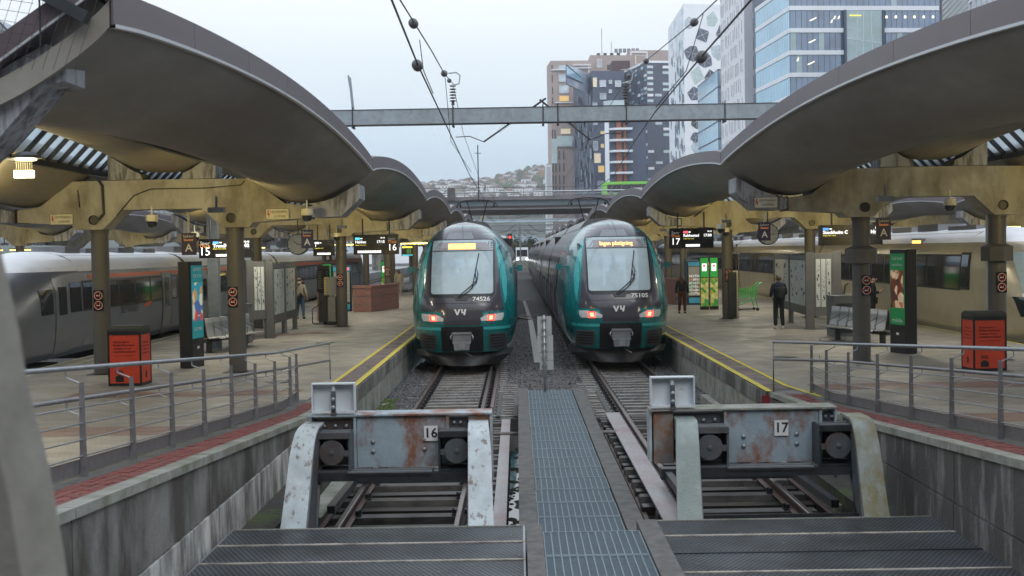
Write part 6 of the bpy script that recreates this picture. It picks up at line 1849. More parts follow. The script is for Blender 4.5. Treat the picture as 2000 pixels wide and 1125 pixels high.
# hill
mb = MB(); rows = []
def hill_z(x, y):
    base = 108 * math.exp(-((y - 1720) / 420) ** 2)
    prof = .92 + .08 * math.sin(x / 70 + .5) + .03 * math.sin(x / 23)
    left = 1 - .06 * max(0, min(1, (-x - 60) / 120))
    return base * prof * left * (1.0 if x < 400 else .9) - 1
for j in range(26):
    y = 1050 + j * 40
    rows.append([(x, y, hill_z(x, y)) for x in range(-900, 901, 30)])
mb.grid(rows); o = mb.build('hill', F_D, fix=False); struct(o)
H_W = mat('house_white', (.85, .85, .85), .7, var=.05, scale=.05); H_R = mat('house_roof', (.17, .13, .13), .7, var=.4, scale=.05); H_O = mat('house_ochre', (.42, .30, .20), .7, var=.2, scale=.05)
def house_mesh(w_, d_, h_, m):
    mb = MB(); mb.box(-w_ / 2, w_ / 2, -d_ / 2, d_ / 2, 0, h_, 0)
    mb.prism([(-w_ / 2 - .6, h_), (w_ / 2 + .6, h_), (0, h_ + w_ * .27)], 'y', -d_ / 2 - .6, d_ / 2 + .6, 1)
    for k in range(3):
        for zz in (1.2, h_ * .55):
            x = -w_ / 2 + (k + .6) * w_ / 3.4; mb.box(x, x + w_ * .12, -d_ / 2 - .1, -d_ / 2, zz, zz + h_ * .22, 2)
    return mb.mesh('house', [m, H_R, G_DARKW])
hm = [house_mesh(11, 10, 8, H_W), house_mesh(15, 9, 8.5, H_W), house_mesh(9, 9, 9, H_W), house_mesh(12, 9, 6, H_O)]
rs = random.Random(77)
made = 0
hs = []
for i in range(230):
    y = rs.uniform(1380, 1720); ax = rs.uniform(-.092, .012) if rs.random() < .85 else rs.uniform(.012, .03)
    x = ax * y
    if any(abs(x - a) < 11 and abs(y - b) < 22 for a, b in hs): continue
    hs.append((x, y))
    k = rs.choice((0, 1, 2, 0, 1, 3))
    o = link('house', hm[k], None, (x, y, hill_z(x, y) - .6), rz=rs.uniform(-.9, .9))
    tag(o, ('white gabled hillside house', 'wide white hillside house', 'tall narrow white hillside house', 'ochre hillside house')[k] + ' with dark red roof, far off on the wooded slope', 'house', 'small houses scattered over the far hillside')
    made += 1
# wood on the hill: too many trees to count
rs = random.Random(78); mb = MB()
for i in range(2300):
    y = rs.uniform(1300, 1800); x = rs.uniform(-.11, .045) * y * (1 if rs.random() < .8 else 1.6)
    if any(abs(x - a) < 9 and -34 < (y - b) < 6 for a, b in hs) and rs.random() < .88: continue
    z = hill_z(x, y); r_ = rs.uniform(2.6, 5.5) * (1.25 if x > -30 else .75); h_ = r_ * rs.uniform(1.3, 2.4)
    m_ = rs.choice((0, 0, 0, 1, 1, 2, 3))
    n = 7; c0 = len(mb.v)
    rings = []
    for (q, rr) in ((0, .55), (.3, 1), (.62, .8), (.86, .42)):
        rings += [(x + r_ * rr * math.cos(6.283 * k / n) * rs.uniform(.7, 1.2), y + r_ * rr * math.sin(6.283 * k / n) * rs.uniform(.7, 1.2), z + h_ * (q + rs.uniform(-.05, .05))) for k in range(n)]
    vs_ = rings + [(x, y, z + h_)]
    fs_ = [(a * n + k, a * n + (k + 1) % n, (a + 1) * n + (k + 1) % n, (a + 1) * n + k) for a in range(3) for k in range(n)] + [(3 * n + k, 3 * n + (k + 1) % n, 4 * n) for k in range(n)]
    mb.add(vs_, fs_, m_)
stuff(mb.build('hillside_wood', [F_D, F_G, F_Y, F_O], fix=False))
# bright low buildings and parked containers between bridge and hill
t = None
rs = random.Random(79)
for i in range(26):
    x = -70 + i * 6.4 + rs.uniform(-2, 2); y = rs.uniform(420, 560); w_ = rs.uniform(6, 16); h_ = rs.uniform(4, 12)
    t = thing('low_building', 'pale low building in the strip under the bridge, %s from the left' % (ords[i] if i < 14 else str(i + 1) + 'th'), 'building', (x, y, -.6))
    mb = MB(); mb.box(0, w_, 0, 8, 0, h_); mb.build('walls', rs.choice((B_WHITE, B_STONE, G_WIN, BR_L, B_WHITE2)), t)
    mb = MB()
    for k in range(int(w_ / 1.6)): mb.box(.4 + k * 1.6, 1.3 + k * 1.6, -.1, 0, h_ * .55, h_ * .8)
    mb.build('windows', G_DARKW, t)

# haze: thin even air over everything, sky outside

# ================================================================== CONCOURSE AND STATION HALL at the viewer's back
mb = MB(); mb.box(-40, 40, -9, 3.2, -.8, 1.92); struct(mb.build('concourse_floor', C_PAVEG))
t = thing('station_hall', 'grey station hall closing off the tracks behind the viewpoint', 'building')
mb = MB(); mb.box(-45, 45, -30, -9.2, -.8, 11.5); mb.build('walls', B_STONE, t)
mb = MB(); mb.box(-46, 46, -31, -6.5, 11.52, 12.2); mb.build('roof', B_MUL, t)
gm = MB(); gm.box(-1.3, 1.3, -.06, 0, 0, 3.6); gmm = gm.mesh('window', G_DARKW)
for k in range(28):
    for z in (2.6, 7.0):
        link('window', gmm, t, (-40 + k * 3.0, -9.12, z))
hz = bpy.data.materials.new('haze'); hz.use_nodes = True
_n = hz.node_tree; _n.nodes.clear()
_o = _n.nodes.new("ShaderNodeOutputMaterial"); _v = _n.nodes.new("ShaderNodeVolumePrincipled")
_v.inputs['Color'].default_value = (.93, .96, 1.0, 1); _v.inputs['Density'].default_value = 0.00026; _v.inputs['Anisotropy'].default_value = .2
_n.links.new(_v.outputs[0], _o.inputs['Volume'])
mb = MB(); mb.box(-1400, 1400, -70, 2100, -4, 150)
stuff(mb.build('haze', hz))
# ================================================================== PLATFORM FURNITURE
def no_smoking(x, y, z, lab, s=.115, rz=0):
    t = thing('no_smoking_plate', lab, 'sign', (x, y, z), rz)
    mb = MB(); mb.box(-s, s, -.012, 0, -2 * s - .01, 2 * s + .01); pl = mb.build('plate', C_SCREEN, t)
    for k, dz in enumerate((s, -s)):
        mb = MB(); n = 28; r0, r1 = s * .66, s * .79
        vs = []
        for q in range(n):
            a = 6.283 * q / n
            vs += [(r0 * math.cos(a), 0, r0 * math.sin(a)), (r1 * math.cos(a), 0, r1 * math.sin(a))]
        mb.add(vs, [(2 * q, 2 * q + 1, (2 * q + 3) % (2 * n), (2 * q + 2) % (2 * n)) for q in range(n)])
        link('red_ring', mb.mesh('red_ring', C_WHITE if False else C_REDP), pl, (0, -.016, dz))
        mb = MB(); r0, r1 = s * .80, s * .86; vs = []
        for q in range(n):
            a = 6.283 * q / n
            vs += [(r0 * math.cos(a), 0, r0 * math.sin(a)), (r1 * math.cos(a), 0, r1 * math.sin(a))]
        mb.add(vs, [(2 * q, 2 * q + 1, (2 * q + 3) % (2 * n), (2 * q + 2) % (2 * n)) for q in range(n)])
        link('white_ring', mb.mesh('white_ring', C_WHITE), pl, (0, -.016, dz))
        mb = MB(); mb.bar((-s * .45, -.014, dz + s * .42), (s * .45, -.014, dz - s * .42), .003, s * .13); mb.build('red_slash', C_REDP, pl)
        mb = MB(); mb.box(-s * .42, s * .28, -.0155, -.014, dz - s * .12, dz + s * .06); mb.tube([(s * .3, -.015, dz + .0), (s * .22, -.015, dz + s * .22), (s * .4, -.015, dz + s * .38)], s * .04, 4); mb.build('cigarette', C_WHITE, pl)
for (x, y, z, lab) in ((-9.84, 28.77, 2.42, 'left column of the nearest left pair'), (-6.68, 28.77, 2.45, 'right column of the nearest left pair'), (8.16, 28.77, 2.48, 'left column of the nearest right pair'), (11.32, 28.77, 2.50, 'right column of the nearest right pair'),
                        (-6.67, 46.17, 2.42, 'left column beside the wheelchair lift'), (-6.67, 62.97, 2.45, 'left column beside the low red wall'), (8.1, 47.27, 2.35, 'right column beside the green poster cases')):
    no_smoking(x, y, z, 'no-smoking plate on the ' + lab)
def bin_(x, y, rz, lab):
    t = thing('litter_bin', lab, 'litter bin', (x, y, P), rz)
    w_, d_, h_ = .36, .33, 1.18
    mb = MB(); mb.box(-w_, w_, -d_, d_, .0, .07); mb.box(-w_, w_, -d_, d_, h_ - .08, h_)
    for sx in (-1, 1):
        for sy in (-1, 1): mb.box(sx * w_, sx * (w_ - .035), sy * d_, sy * (d_ - .035), .07, h_ - .08)
    mb.build('frame', C_BLACK, t)
    mb = MB(); mb.box(-w_ + .03, w_ - .03, -d_ + .01, -d_ + .04, .07, h_ - .08); fp = mb.build('front_panel', C_BINR, t)
    mb = MB(); mb.box(-w_ + .03, w_ - .03, d_ - .04, d_ - .01, .07, h_ - .08); mb.build('back_panel', C_BINR, t)
    for s in (-1, 1):
        mb = MB(); mb.box(s * (w_ - .04), s * (w_ - .01), -d_ + .03, d_ - .03, .07, h_ - .08); sp = mb.build('side_panel', C_BINR, t)
        for k, tx in enumerate(('Posten gir', 'Bilbao', 'Batteri er', 'solceller')):
            pass
        for k in range(4):
            l_ = lettering(('Påsken gir', 'bærbare', 'ladbare for', 'batterier')[k], .055, C_BINP, sp, (s * (w_ - .008), 0, .93 - k * .075), facing='+x' if s > 0 else '-x', width=.34 if k % 2 == 0 else .42)
        mb = MB(); mb.prism([(-.05, .16), (.05, .16), (.06, .27), (0, .33), (-.06, .27)], 'x', s * (w_ - .012), s * (w_ - .007)); mb.build('bin_symbol', C_BINP, sp)
    for k in range(4):
        lettering(('Prøver ger ut', 'Brukere Batteriene', 'avlastet for at', 'bærbare solceller'), .06, C_BINP, fp, (-.24, -d_ + .005, .95 - k * .07), align='LEFT', width=(.34, .46, .38, .48)[k]) if False else None
    for k, tx in enumerate(('Kampen går ut', 'Bruken forsvinner', 'setninger for at', 'resirkulere plasten')):
        lettering(tx, .062, C_BINP, fp, (-.24, -d_ + .006, .95 - k * .068), align='LEFT', width=(.34, .46, .38, .48)[k], bold=.001)
    lettering('- Det er det du kaster som teller', .03, C_BINP, fp, (-.24, -d_ + .006, .66), align='LEFT', width=.46)
    mb = MB()
    for k in range(3): mb.box(-.2, -.04, -d_ + .003, -d_ + .009, .33 - k * .025, .345 - k * .025)
    mb.build('printed_lines', C_BINP, fp)
    mb = MB(); mb.prism([(-.2, .1), (-.03, .1), (-.03, .22), (-.06, .22), (-.08, .245), (-.15, .245), (-.17, .22), (-.2, .22)], 'y', -d_ + .003, -d_ + .009); mb.build('bin_symbol', C_BLKP, fp)
    # lid: low curved hood
    mb = MB(); mb.prism([(-d_, h_), (d_, h_), (d_, h_ + .05), (d_ * .5, h_ + .11), (-d_ * .5, h_ + .11), (-d_, h_ + .05)], 'x', -w_, w_); lid = mb.build('lid', C_BINTOP, t)
    mb = MB(); mb.box(-w_ - .1, w_ + .1, -d_ - .1, d_ + .1, -.005, .012); mb.build('floor_plate', C_COPE, t)
    return t
bin_(-8.38, 26.38, R(-2), 'red and black litter bin on the left platform')
bin_(10.07, 26.6, R(2), 'red and black litter bin on the right platform')

def ad_pillar(x, y, rz, side, lab, kind):
    t = thing('advert_pillar', lab, 'advert pillar', (x, y, P), rz)
    w_, d_, h_ = .34, .30, 2.62
    mb = MB(); mb.box(-w_, w_, -d_, d_, 0, h_); mb.box(-w_ * .8, w_ * .8, -d_ * .8, d_ * .8, h_, h_ + .02); mb.build('casing', C_BLACK, t)
    return t
# left pillar: screen face looks to the tracks (+x) ; shown obliquely
E_AD1 = mat('poster_teal', (.01, .18, .2), .4, emit=(.01, .17, .19), emit_s=.45, var=.05)
E_AD2 = mat('poster_green', (.01, .14, .04), .4, emit=(.01, .13, .04), emit_s=.4, var=.05)
def poster_mat(name, cols, scale, s=.45):
    m = bpy.data.materials.new(name); m.use_nodes = True; t = m.node_tree; b = t.nodes["Principled BSDF"]
    g = t.nodes.new("ShaderNodeTexCoord"); v = t.nodes.new("ShaderNodeTexVoronoi"); v.inputs['Scale'].default_value = scale; t.links.new(g.outputs['Object'], v.inputs[0])
    r_ = t.nodes.new("ShaderNodeValToRGB"); r_.color_ramp.interpolation = 'CONSTANT'
    sp = t.nodes.new("ShaderNodeSeparateColor"); t.links.new(v.outputs['Color'], sp.inputs[0]); t.links.new(sp.outputs[0], r_.inputs[0])
    el = r_.color_ramp.elements; el[0].color = (*cols[0], 1); el[1].position = 1 / len(cols); el[1].color = (*cols[1], 1)
    for i, c in enumerate(cols[2:]): e = el.new((i + 2) / len(cols)); e.color = (*c, 1)
    t.links.new(r_.outputs[0], b.inputs['Base Color']); t.links.new(r_.outputs[0], b.inputs['Emission Color']); b.inputs['Emission Strength'].default_value = s
    return m
M_P1 = poster_mat('poster_people', [(.02, .25, .35), (.55, .5, .35), (.05, .3, .4), (.5, .06, .04), (.45, .25, .1), (.5, .5, .4), (.06, .12, .3)], 4.5)
M_P2 = poster_mat('poster_food', [(.10, .02, .01), (.35, .08, .03), (.16, .05, .02), (.5, .36, .22), (.06, .015, .01), (.22, .12, .05), (.42, .3, .2)], 5.5)
M_P3 = poster_mat('poster_greens', [(.30, .30, .04), (.04, .22, .05), (.38, .36, .10), (.10, .26, .04), (.5, .45, .2)], 6, .3)
def pillar(x, y, rz, lab, face, m_bg, m_pic, lines):
    """screen on the local +x or -x side face"""
    t = thing('advert_pillar', lab, 'advert pillar', (x, y, P), rz)
    w_, d_, h_ = .165, .42, 2.62
    mb = MB(); mb.prism([(-w_, -d_ + .05), (-w_ + .04, -d_), (w_ - .04, -d_), (w_, -d_ + .05), (w_, d_ - .05), (w_ - .04, d_), (-w_ + .04, d_), (-w_, d_ - .05)], 'z', 0, h_); mb.build('casing', C_BLACK, t)
    s = 1 if face == '+x' else -1
    mb = MB(); mb.box(s * w_, s * (w_ + .006), -d_ + .06, d_ - .06, .72, h_ - .10); sc_ = mb.build('screen', m_bg, t)
    mb = MB(); mb.box(s * (w_ + .006), s * (w_ + .009), -d_ + .10, d_ - .10, 1.15, 2.1); pc = mb.build('picture', m_pic, sc_)
    for (tx, sz, z, m_) in lines:
        lettering(tx, sz, m_, sc_, (s * (w_ + .012), 0, z), facing=face, width=.5)
    mb = MB(); mb.box(s * w_, s * (w_ + .005), -.06, .06, .46, .52); mb.build('maker_mark', C_WHITE, t)
    return t
pillar(-8.12, 30.45, R(-7), 'black advert pillar with a teal people poster on the left platform', '+x', E_AD1, M_P1, [('SAMMEN', .13, 2.42, C_WHITE), ('FOR BYEN', .12, 2.26, C_WHITE), ('LES MER', .12, .95, C_WHITE)])
pillar(9.78, 31.2, R(12), 'black advert pillar with a green snack poster on the right platform', '-x', E_AD2, M_P2, [('Godt brød', .13, 2.40, C_WHITE), ('som skal bites', .11, 2.24, C_WHITE), ('milda', .14, .83, C_WHITE)])
mb = MB()

def hv_sign(x, y, z, lab):
    t = thing('warning_sign', lab, 'sign', (x, y, z))
    mb = MB(); mb.box(-.27, .27, -.012, 0, -.125, .125); pl = mb.build('plate', C_CREAM, t)
    mb = MB()
    for (a, b, c, d) in ((-.27, .27, .118, .125), (-.27, .27, -.125, -.118), (-.27, -.263, -.118, .118), (.263, .27, -.118, .118)): mb.box(a, b, -.016, -.012, c, d)
    mb.build('border', C_BLKP, pl)
    lettering('HØYSPENNING', .075, C_BLKP, pl, (.04, -.014, .045), width=.38); lettering('LIVSFARE', .075, C_BLKP, pl, (.06, -.014, -.055), width=.26)
    mb = MB(); mb.prism([(-.22, .09), (-.195, .09), (-.20, .02), (-.175, .02), (-.20, -.09), (-.215, -.02), (-.235, -.01)], 'y', -.016, -.013); mb.build('red_bolt', C_REDP, pl)
hv_sign(-10.59, 28.60, 4.33, 'cream high-voltage warning sign on the left end of the nearest left beam')
hv_sign(-5.56, 28.60, 4.37, 'cream high-voltage warning sign on the right end of the nearest left beam')
hv_sign(5.75, 28.40, 4.44, 'cream high-voltage warning sign on the bracket of the nearest right beam')

def sector(x, y, z, letter, lab, h0=.5, ztop=4.53, s=1.0):
    t = thing('sector_sign', lab, 'sign', (x, y, z))
    mb = MB(); mb.tube([(0, 0, .26 * s), (0, 0, ztop - z)], .03, 8); mb.build('hanger', C_CREAM, t)
    mb = MB(); mb.box(-.175 * s, .175 * s, -.03, .03, -.27 * s, .27 * s); pl = mb.build('panel', C_PURP, t)
    lettering('Sektor', .10 * s, C_WHITE, pl, (0, -.034, .19 * s)); lettering('Sector', .09 * s, E_ORGT, pl, (0, -.034, .10 * s))
    lettering(letter, .26 * s, C_WHITE, pl, (0, -.034, -.10 * s), bold=.004)
sector(-8.01, 30.0, 3.72, 'A', 'purple sector A sign over the left platform, left of the track 15 display', ztop=4.5)
sector(-6.14, 36.0, 3.87, 'A', 'purple sector A sign beside the clock on the left platform', ztop=4.9)
sector(7.24, 36.0, 3.87, 'A', 'purple sector A sign beside the clock on the right platform', ztop=4.9)
sector(8.93, 30.0, 3.81, 'A', 'purple sector A sign over the right platform, right of the Stockholm display', ztop=4.5)
sector(-7.55, 49.0, 3.35, 'B', 'small purple sector B sign on the left platform', ztop=4.6, s=.85)
sector(8.55, 49.5, 3.48, 'B', 'small purple sector B sign on the right platform', ztop=4.6, s=.85)

def display(x0, x1, y, z0, z1, track, dest, time, line_col, lab, right, line2=True, cut=False):
    cx_ = (x0 + x1) / 2; w_ = x1 - x0; h_ = z1 - z0; zc = (z0 + z1) / 2
    t = thing('track_display', lab, 'display', (cx_, y, zc))
    mb = MB(); mb.box(-w_ / 2, w_ / 2, 0, .28, -h_ / 2, h_ / 2); cs = mb.build('casing', C_SCREEN, t)
    mb = MB()
    for s in (-.3, .3): mb.tube([(s * w_, .14, h_ / 2), (s * w_, .14, h_ / 2 + .55)], .03, 6)
    mb.build('hangers', C_DGREY, t)
    tw = h_ * .55
    xs = (w_ / 2 - tw / 2 - .02) if right else (-w_ / 2 + tw / 2 + .02)
    if track:
        lettering('Spor', .14, C_WHITE, cs, (xs, -.004, h_ * .27)); lettering('Track', .13, E_ORGT, cs, (xs, -.004, h_ * .12)); lettering(track, .32, E_WHITE, cs, (xs, -.004, -h_ * .17))
        mb = MB(); xd = xs - tw / 2 if right else xs + tw / 2; mb.box(xd - .006, xd + .006, -.004, 0, -h_ / 2, h_ / 2); mb.build('divider', C_DGREY, cs)
    a0 = -w_ / 2 + .06 if right else -w_ / 2 + (tw + .10 if track else .06)
    a1 = w_ / 2 - (tw + .08 if right and track else .06)
    mb = MB(); mb.box(a0, a0 + .16, -.004, 0, h_ * .24, h_ * .36); mb.build('line_badge', line_col, cs)
    mb = MB(); mb.box(a0 + .18, a0 + .25, -.004, 0, h_ * .28, h_ * .33); mb.build('operator_tag', E_WHITE, cs)
    lettering(dest, .13, E_WHITE, cs, (a0, -.004, h_ * .13), align='LEFT', bold=.003)
    lettering('Stopper ikke overalt', .05, E_YELT, cs, (a0, -.004, -h_ * .02), align='LEFT', width=min(.36, (a1 - a0) * .5))
    if time and not cut:
        lettering(time, .13, E_WHITE, cs, (a1, -.004, h_ * .13), align='RIGHT', bold=.003); lettering('16:16', .07, E_WHITE, cs, (a1, -.004, h_ * .33), align='RIGHT', bold=.002)
        mb = MB()
        for k in range(4): mb.box(a1 - .22 + k * .06, a1 - .19 + k * .06, -.004, 0, -h_ * .03, -h_ * .005)
        mb.build('dashes', C_GREYL, cs)
    if line2:
        mb = MB(); n = 10; ww = (a1 - a0) * (.8 if right else .5)
        for k in range(n): mb.box(a0 + .08 + k * ww / n, a0 + .08 + (k + .86) * ww / n, -.004, 0, -h_ * .42, -h_ * .30)
        mb.build('train_pictogram', E_WHITE, cs)
    return t
display(-5.59, -4.06, 42, 3.38, 4.06, '16', 'Halden', '17:15', E_CYAN, 'platform display for track 16 reading Halden 17:15', True)
display(5.20, 6.71, 42, 3.41, 4.10, '17', 'Rakkestad', '17:00', E_REDS, 'platform display for track 17 reading Rakkestad 17:00', False)
display(-8.81, -7.35, 34, 3.36, 3.89, '15', 'Trondheim', '16:02', E_BLUE, 'platform display for track 15 reading Trondheim', False)
display(8.39, 10.1, 34, 3.43, 3.99, None, 'Stockholm C', '16:27', E_BLUE, 'platform display over the right platform reading Stockholm C', False, line2=False)
display(-7.5, -6.75, 45.2, 3.35, 3.95, None, '1', '', E_WHITE, 'second small display half hidden behind the column left of the track 16 display', True, cut=True)
t = thing('monitor', 'small monitor with a yellow bar right of the track 16 display', 'display', (-6.62, 74, 3.52))
mb = MB(); mb.box(-.35, .38, 0, .15, -.3, .32); mb.build('casing', C_SCREEN, t)
mb = MB(); mb.box(-.3, .32, -.01, 0, .19, .28); mb.build('yellow_bar', E_YELT, t)
mb = MB(); mb.box(-.3, .32, -.01, 0, -.27, -.22); mb.build('blue_bar', E_CYAN, t)
mb = MB()
for k in range(3): mb.box(-.02 + k * .09, .03 + k * .09, -.01, 0, -.16, .15)
mb.build('green_columns', mat('dim_green', (.05, .2, .04), .5, emit=(.1, .25, .05), emit_s=.5), t)

def clock(x, y, z, lab):
    t = thing('clock', lab, 'clock', (x, y, z))
    mb = MB(); mb.lathe([(.05, -.075), (.34, -.075), (.345, -.06), (.345, .08)], n=32, ax='y'); o = mb.build('rim', C_DGREY, t); smooth_angle(o)
    mb = MB(); mb.lathe([(.005, -.085), (.31, -.085), (.31, -.077)], n=32, ax='y'); mb.build('dial', C_CREAM, t)
    mb = MB(); mb.bar((0, -.09, -.02), (-.12, -.09, .10), .004, .025); mb.build('hour_hand', C_BLKP, t)
    mb = MB(); mb.bar((0, -.092, -.02), (.20, -.092, .0), .004, .016); mb.build('minute_hand', C_BLKP, t)
    mb = MB()
    for k in range(12):
        a = k * math.pi / 6; mb.bar((.26 * math.cos(a), -.088, .26 * math.sin(a)), (.30 * math.cos(a), -.088, .30 * math.sin(a)), .003, .015)
    mb.build('hour_marks', C_BLKP, t)
    mb = MB(); mb.tube([(0, 0, .34), (0, 0, .9)], .02, 6); mb.build('hanger', C_DGREY, t)
clock(-6.95, 39.0, 3.75, 'round station clock hanging over the left platform')
clock(7.95, 39.0, 3.82, 'round station clock hanging over the right platform')
def cctv(x, y, z, lab, flip=False):
    t = thing('dome_camera', lab, 'security camera', (x, y, z))
    mb = MB(); mb.lathe([(.02, .16), (.13, .15), (.14, .02), (.12, .0)], n=18); mb.tube([(0, 0, .15), (0, 0, .35)], .02, 6); o = mb.build('housing', C_CREAM, t); smooth_angle(o)
    mb = MB(); mb.lathe([(.12, 0), (.115, -.06), (.08, -.12), (.02, -.14)], n=18); o = mb.build('dome', C_GLASS, t); smooth_angle(o)
cctv(-8.25, 27.8, 4.22, 'dome camera under the middle of the nearest left beam')
cctv(9.78, 27.8, 4.28, 'dome camera under the middle of the nearest right beam')
cctv(-6.70, 45.7, 4.05, 'dome camera above the second column row on the left')
cctv(-9.05, 34.5, 3.95, 'dome camera beside the second column of the left pair')
cctv(7.95, 46.8, 4.0, 'dome camera above the second column row on the right')
cctv(6.15, 37.0, 3.98, 'dome camera between the track 17 display and the clock')
cctv(-4.75, 27.9, 4.3, 'dome camera on the right tip of the nearest left beam')

# cables on the beams
for (pts, lab) in (([(-9.75, 28.58, 5.3), (-9.62, 28.58, 5.1), (-9.60, 28.58, 4.45), (-9.72, 28.55, 4.3)], 'black cable running down the nearest left beam to the pipe hole'),
                   ([(-10.2, 28.60, 5.0), (-10.16, 28.60, 4.6)], 'short dark conduit above the left warning sign'),
                   ([(-9.3, 28.60, 4.4), (-8.9, 28.60, 4.85), (-8.5, 28.60, 5.0), (-7.2, 28.60, 5.0), (-6.4, 28.60, 5.06), (-6.3, 28.6, 5.15)], 'thin cable looping across the nearest left beam'),
                   ([(-4.7, 28.5, 4.95), (-4.85, 28.5, 4.6), (-4.8, 28.5, 4.3)], 'black drain pipe between the left beam and its bracket')):
    mb = MB(); mb.tube(pts, .03 if 'black' in lab else .012, 6); tag(mb.build('cable', C_WIRE, smooth=True), lab, 'cable')

def info_board(x0, y0, x1, y1, lab, n_post, sheets, hb=.75, ht=2.45, head=True):
    """row of framed timetable cabinets between posts"""
    t = thing('information_board', lab, 'information board', (x0, y0, P))
    d = Vector((x1 - x0, y1 - y0, 0)); L = d.length; ang = math.atan2(d.y, d.x); t.rotation_euler = (0, 0, ang)
    for k in range(n_post):
        u = L * k / (n_post - 1)
        mb = MB(); mb.box(u - .13, u + .13, -.07, .07, 0, ht + .05); mb.box(u - .18, u + .18, -.12, .12, 0, .015); mb.build('post', C_GREYB, t)
    for k in range(n_post - 1):
        a = L * k / (n_post - 1) + .135; b = L * (k + 1) / (n_post - 1) - .135
        mb = MB(); mb.box(a, b, -.045, .045, hb - .3, ht); c = mb.build('cabinet', C_GREYB, t)
        m_ = sheets[k]; w_ = (b - a - .08) / m_
        for q in range(m_):
            mb = MB(); mb.box(a + .04 + q * w_ + .015, a + .04 + (q + 1) * w_ - .015, -.055, -.046, hb, ht - .18); s = mb.build('timetable', C_WHITEP, c)
            mb = MB()
            rs = random.Random(int(k * 10 + q + L * 7))
            for j in range(11):
                u0 = a + .04 + q * w_ + .015 + rs.uniform(.1, .6) * w_; z = rs.uniform(hb + .1, ht - .3)
                mb.box(u0, min(u0 + rs.uniform(.05, .3) * w_, a + .04 + (q + 1) * w_ - .03), -.058, -.055, z, z + rs.choice((.02, .02, .1)))
            mb.build('print', C_DGREY, s)
        if head:
            mb = MB(); mb.box(a + .04, b - .04, -.054, -.046, ht - .14, ht - .03); mb.build('heading', C_GREYL, c)
    return t
C_GREYB = mat('board_grey', (0.15, 0.15, 0.142), 0.5, var=.1); C_WHITEP = mat('timetable_paper', (0.62, 0.65, 0.62), 0.5, var=.15, scale=2)
info_board(-8.75, 39.9, -8.25, 40.5, 'tall framed map board, nearest on the left platform', 2, [3], hb=.95, ht=2.55, head=False)
info_board(-8.15, 40.6, -8.25, 45.3, 'row of timetable cabinets receding on the left platform', 3, [4, 3])
info_board(9.62, 40.45, 10.44, 40.2, 'framed map board on the right platform beside the benches', 2, [3], hb=.75, ht=2.5, head=False)
info_board(10.0, 47.6, 9.62, 40.75, 'row of timetable cabinets right of the man with the backpack', 3, [2, 3])

def bench(x, y, rz, lab, n_seats=4):
    t = thing('bench', lab, 'bench', (x, y, P), rz)
    for s in (-1, 1):
        for k in range(n_seats):
            u = (k - n_seats / 2) * .5
            mb = MB(); prof = [(s * .50, .42), (s * .47, .45), (s * .16, .42), (s * .10, .47), (s * .04, .80), (s * .02, .98), (s * .0, .99)]
            rows = [[(u + .02, a, b) for a, b in prof], [(u + .48, a, b) for a, b in prof]]
            mb.grid(rows); mb.grid([[(p[0], p[1] - s * .012, p[2] - .02) for p in r_] for r_ in rows])
            o = mb.build('seat', C_SEAT, t); smooth_angle(o, 60)
            mb = MB(); mb.tube([(u + .48, s * .05, .75), (u + .5, s * .25, .66), (u + .5, s * .42, .60), (u + .5, s * .40, .46)], .008, 5); mb.build('armrest', C_BLACK, t)
    mb = MB(); mb.box(-n_seats * .25, n_seats * .25, -.06, .06, .30, .40)
    mb.build('beam', C_DGREY, t)
    for u in (-n_seats * .2, n_seats * .2):
        mb = MB(); mb.box(u - .06, u + .06, -.06, .06, 0, .3); mb.box(u - .16, u + .16, -.2, .2, 0, .012); mb.build('leg', C_DGREY, t)
C_SEAT = mat('bench_seat_metal', (0.36, 0.36, 0.35), 0.4, metal=.5, var=.12)
bench(-8.55, 36.0, R(78), 'steel back-to-back bench behind the left advert pillar', 6)
bench(9.6, 34.6, R(-75), 'steel back-to-back bench behind the right column', 6)
t = thing('waste_cabinet', 'dark grey waste cabinet beside the right benches', 'litter bin', (9.85, 37.4, P), R(8))
mb = MB(); mb.box(-.36, .36, -.3, .3, .0, 1.2); mb.box(-.38, .38, -.32, .32, 1.2, 1.24); mb.build('body', C_GREYB, t)
mb = MB(); mb.box(-.3, .3, -.31, -.3, .1, 1.0); mb.build('door', C_DGREY, t)
t = thing('waste_cabinet', 'dark grey waste cabinet behind the left map board', 'litter bin', (-8.75, 38.6, P))
mb = MB(); mb.box(-.32, .32, -.3, .3, .0, 1.2); mb.box(-.34, .34, -.32, .32, 1.2, 1.24); mb.build('body', C_GREYB, t)

# black departure screens on posts
def departure(x, y, z, w_, h_, lab):
    t = thing('departure_screen', lab, 'display', (x, y, P))
    mb = MB(); mb.box(-.22, .22, .05, .3, 0, z + h_ * .7 - P); mb.build('post', C_DGREY, t)
    mb = MB(); mb.box(-w_ / 2, w_ / 2, -.1, .03, z - P - h_ / 2, z - P + h_ / 2); s = mb.build('screen', C_SCREEN, t)
    mb = MB()
    for k in range(11):
        zz = z - P + h_ * .40 - k * h_ * .075
        mb.box(-w_ * .4, -w_ * .4 + w_ * random.uniform(.2, .4), -.103, -.1, zz, zz + .018); mb.box(w_ * .28, w_ * .4, -.103, -.1, zz, zz + .018)
    mb.build('departures', C_GREYL, s)
departure(-7.80, 49.3, 2.35, .50, .88, 'black departure screen on a post by the left stairlift')
departure(8.75, 50.2, 2.55, .50, .86, 'black departure screen on a post behind the green trolley')

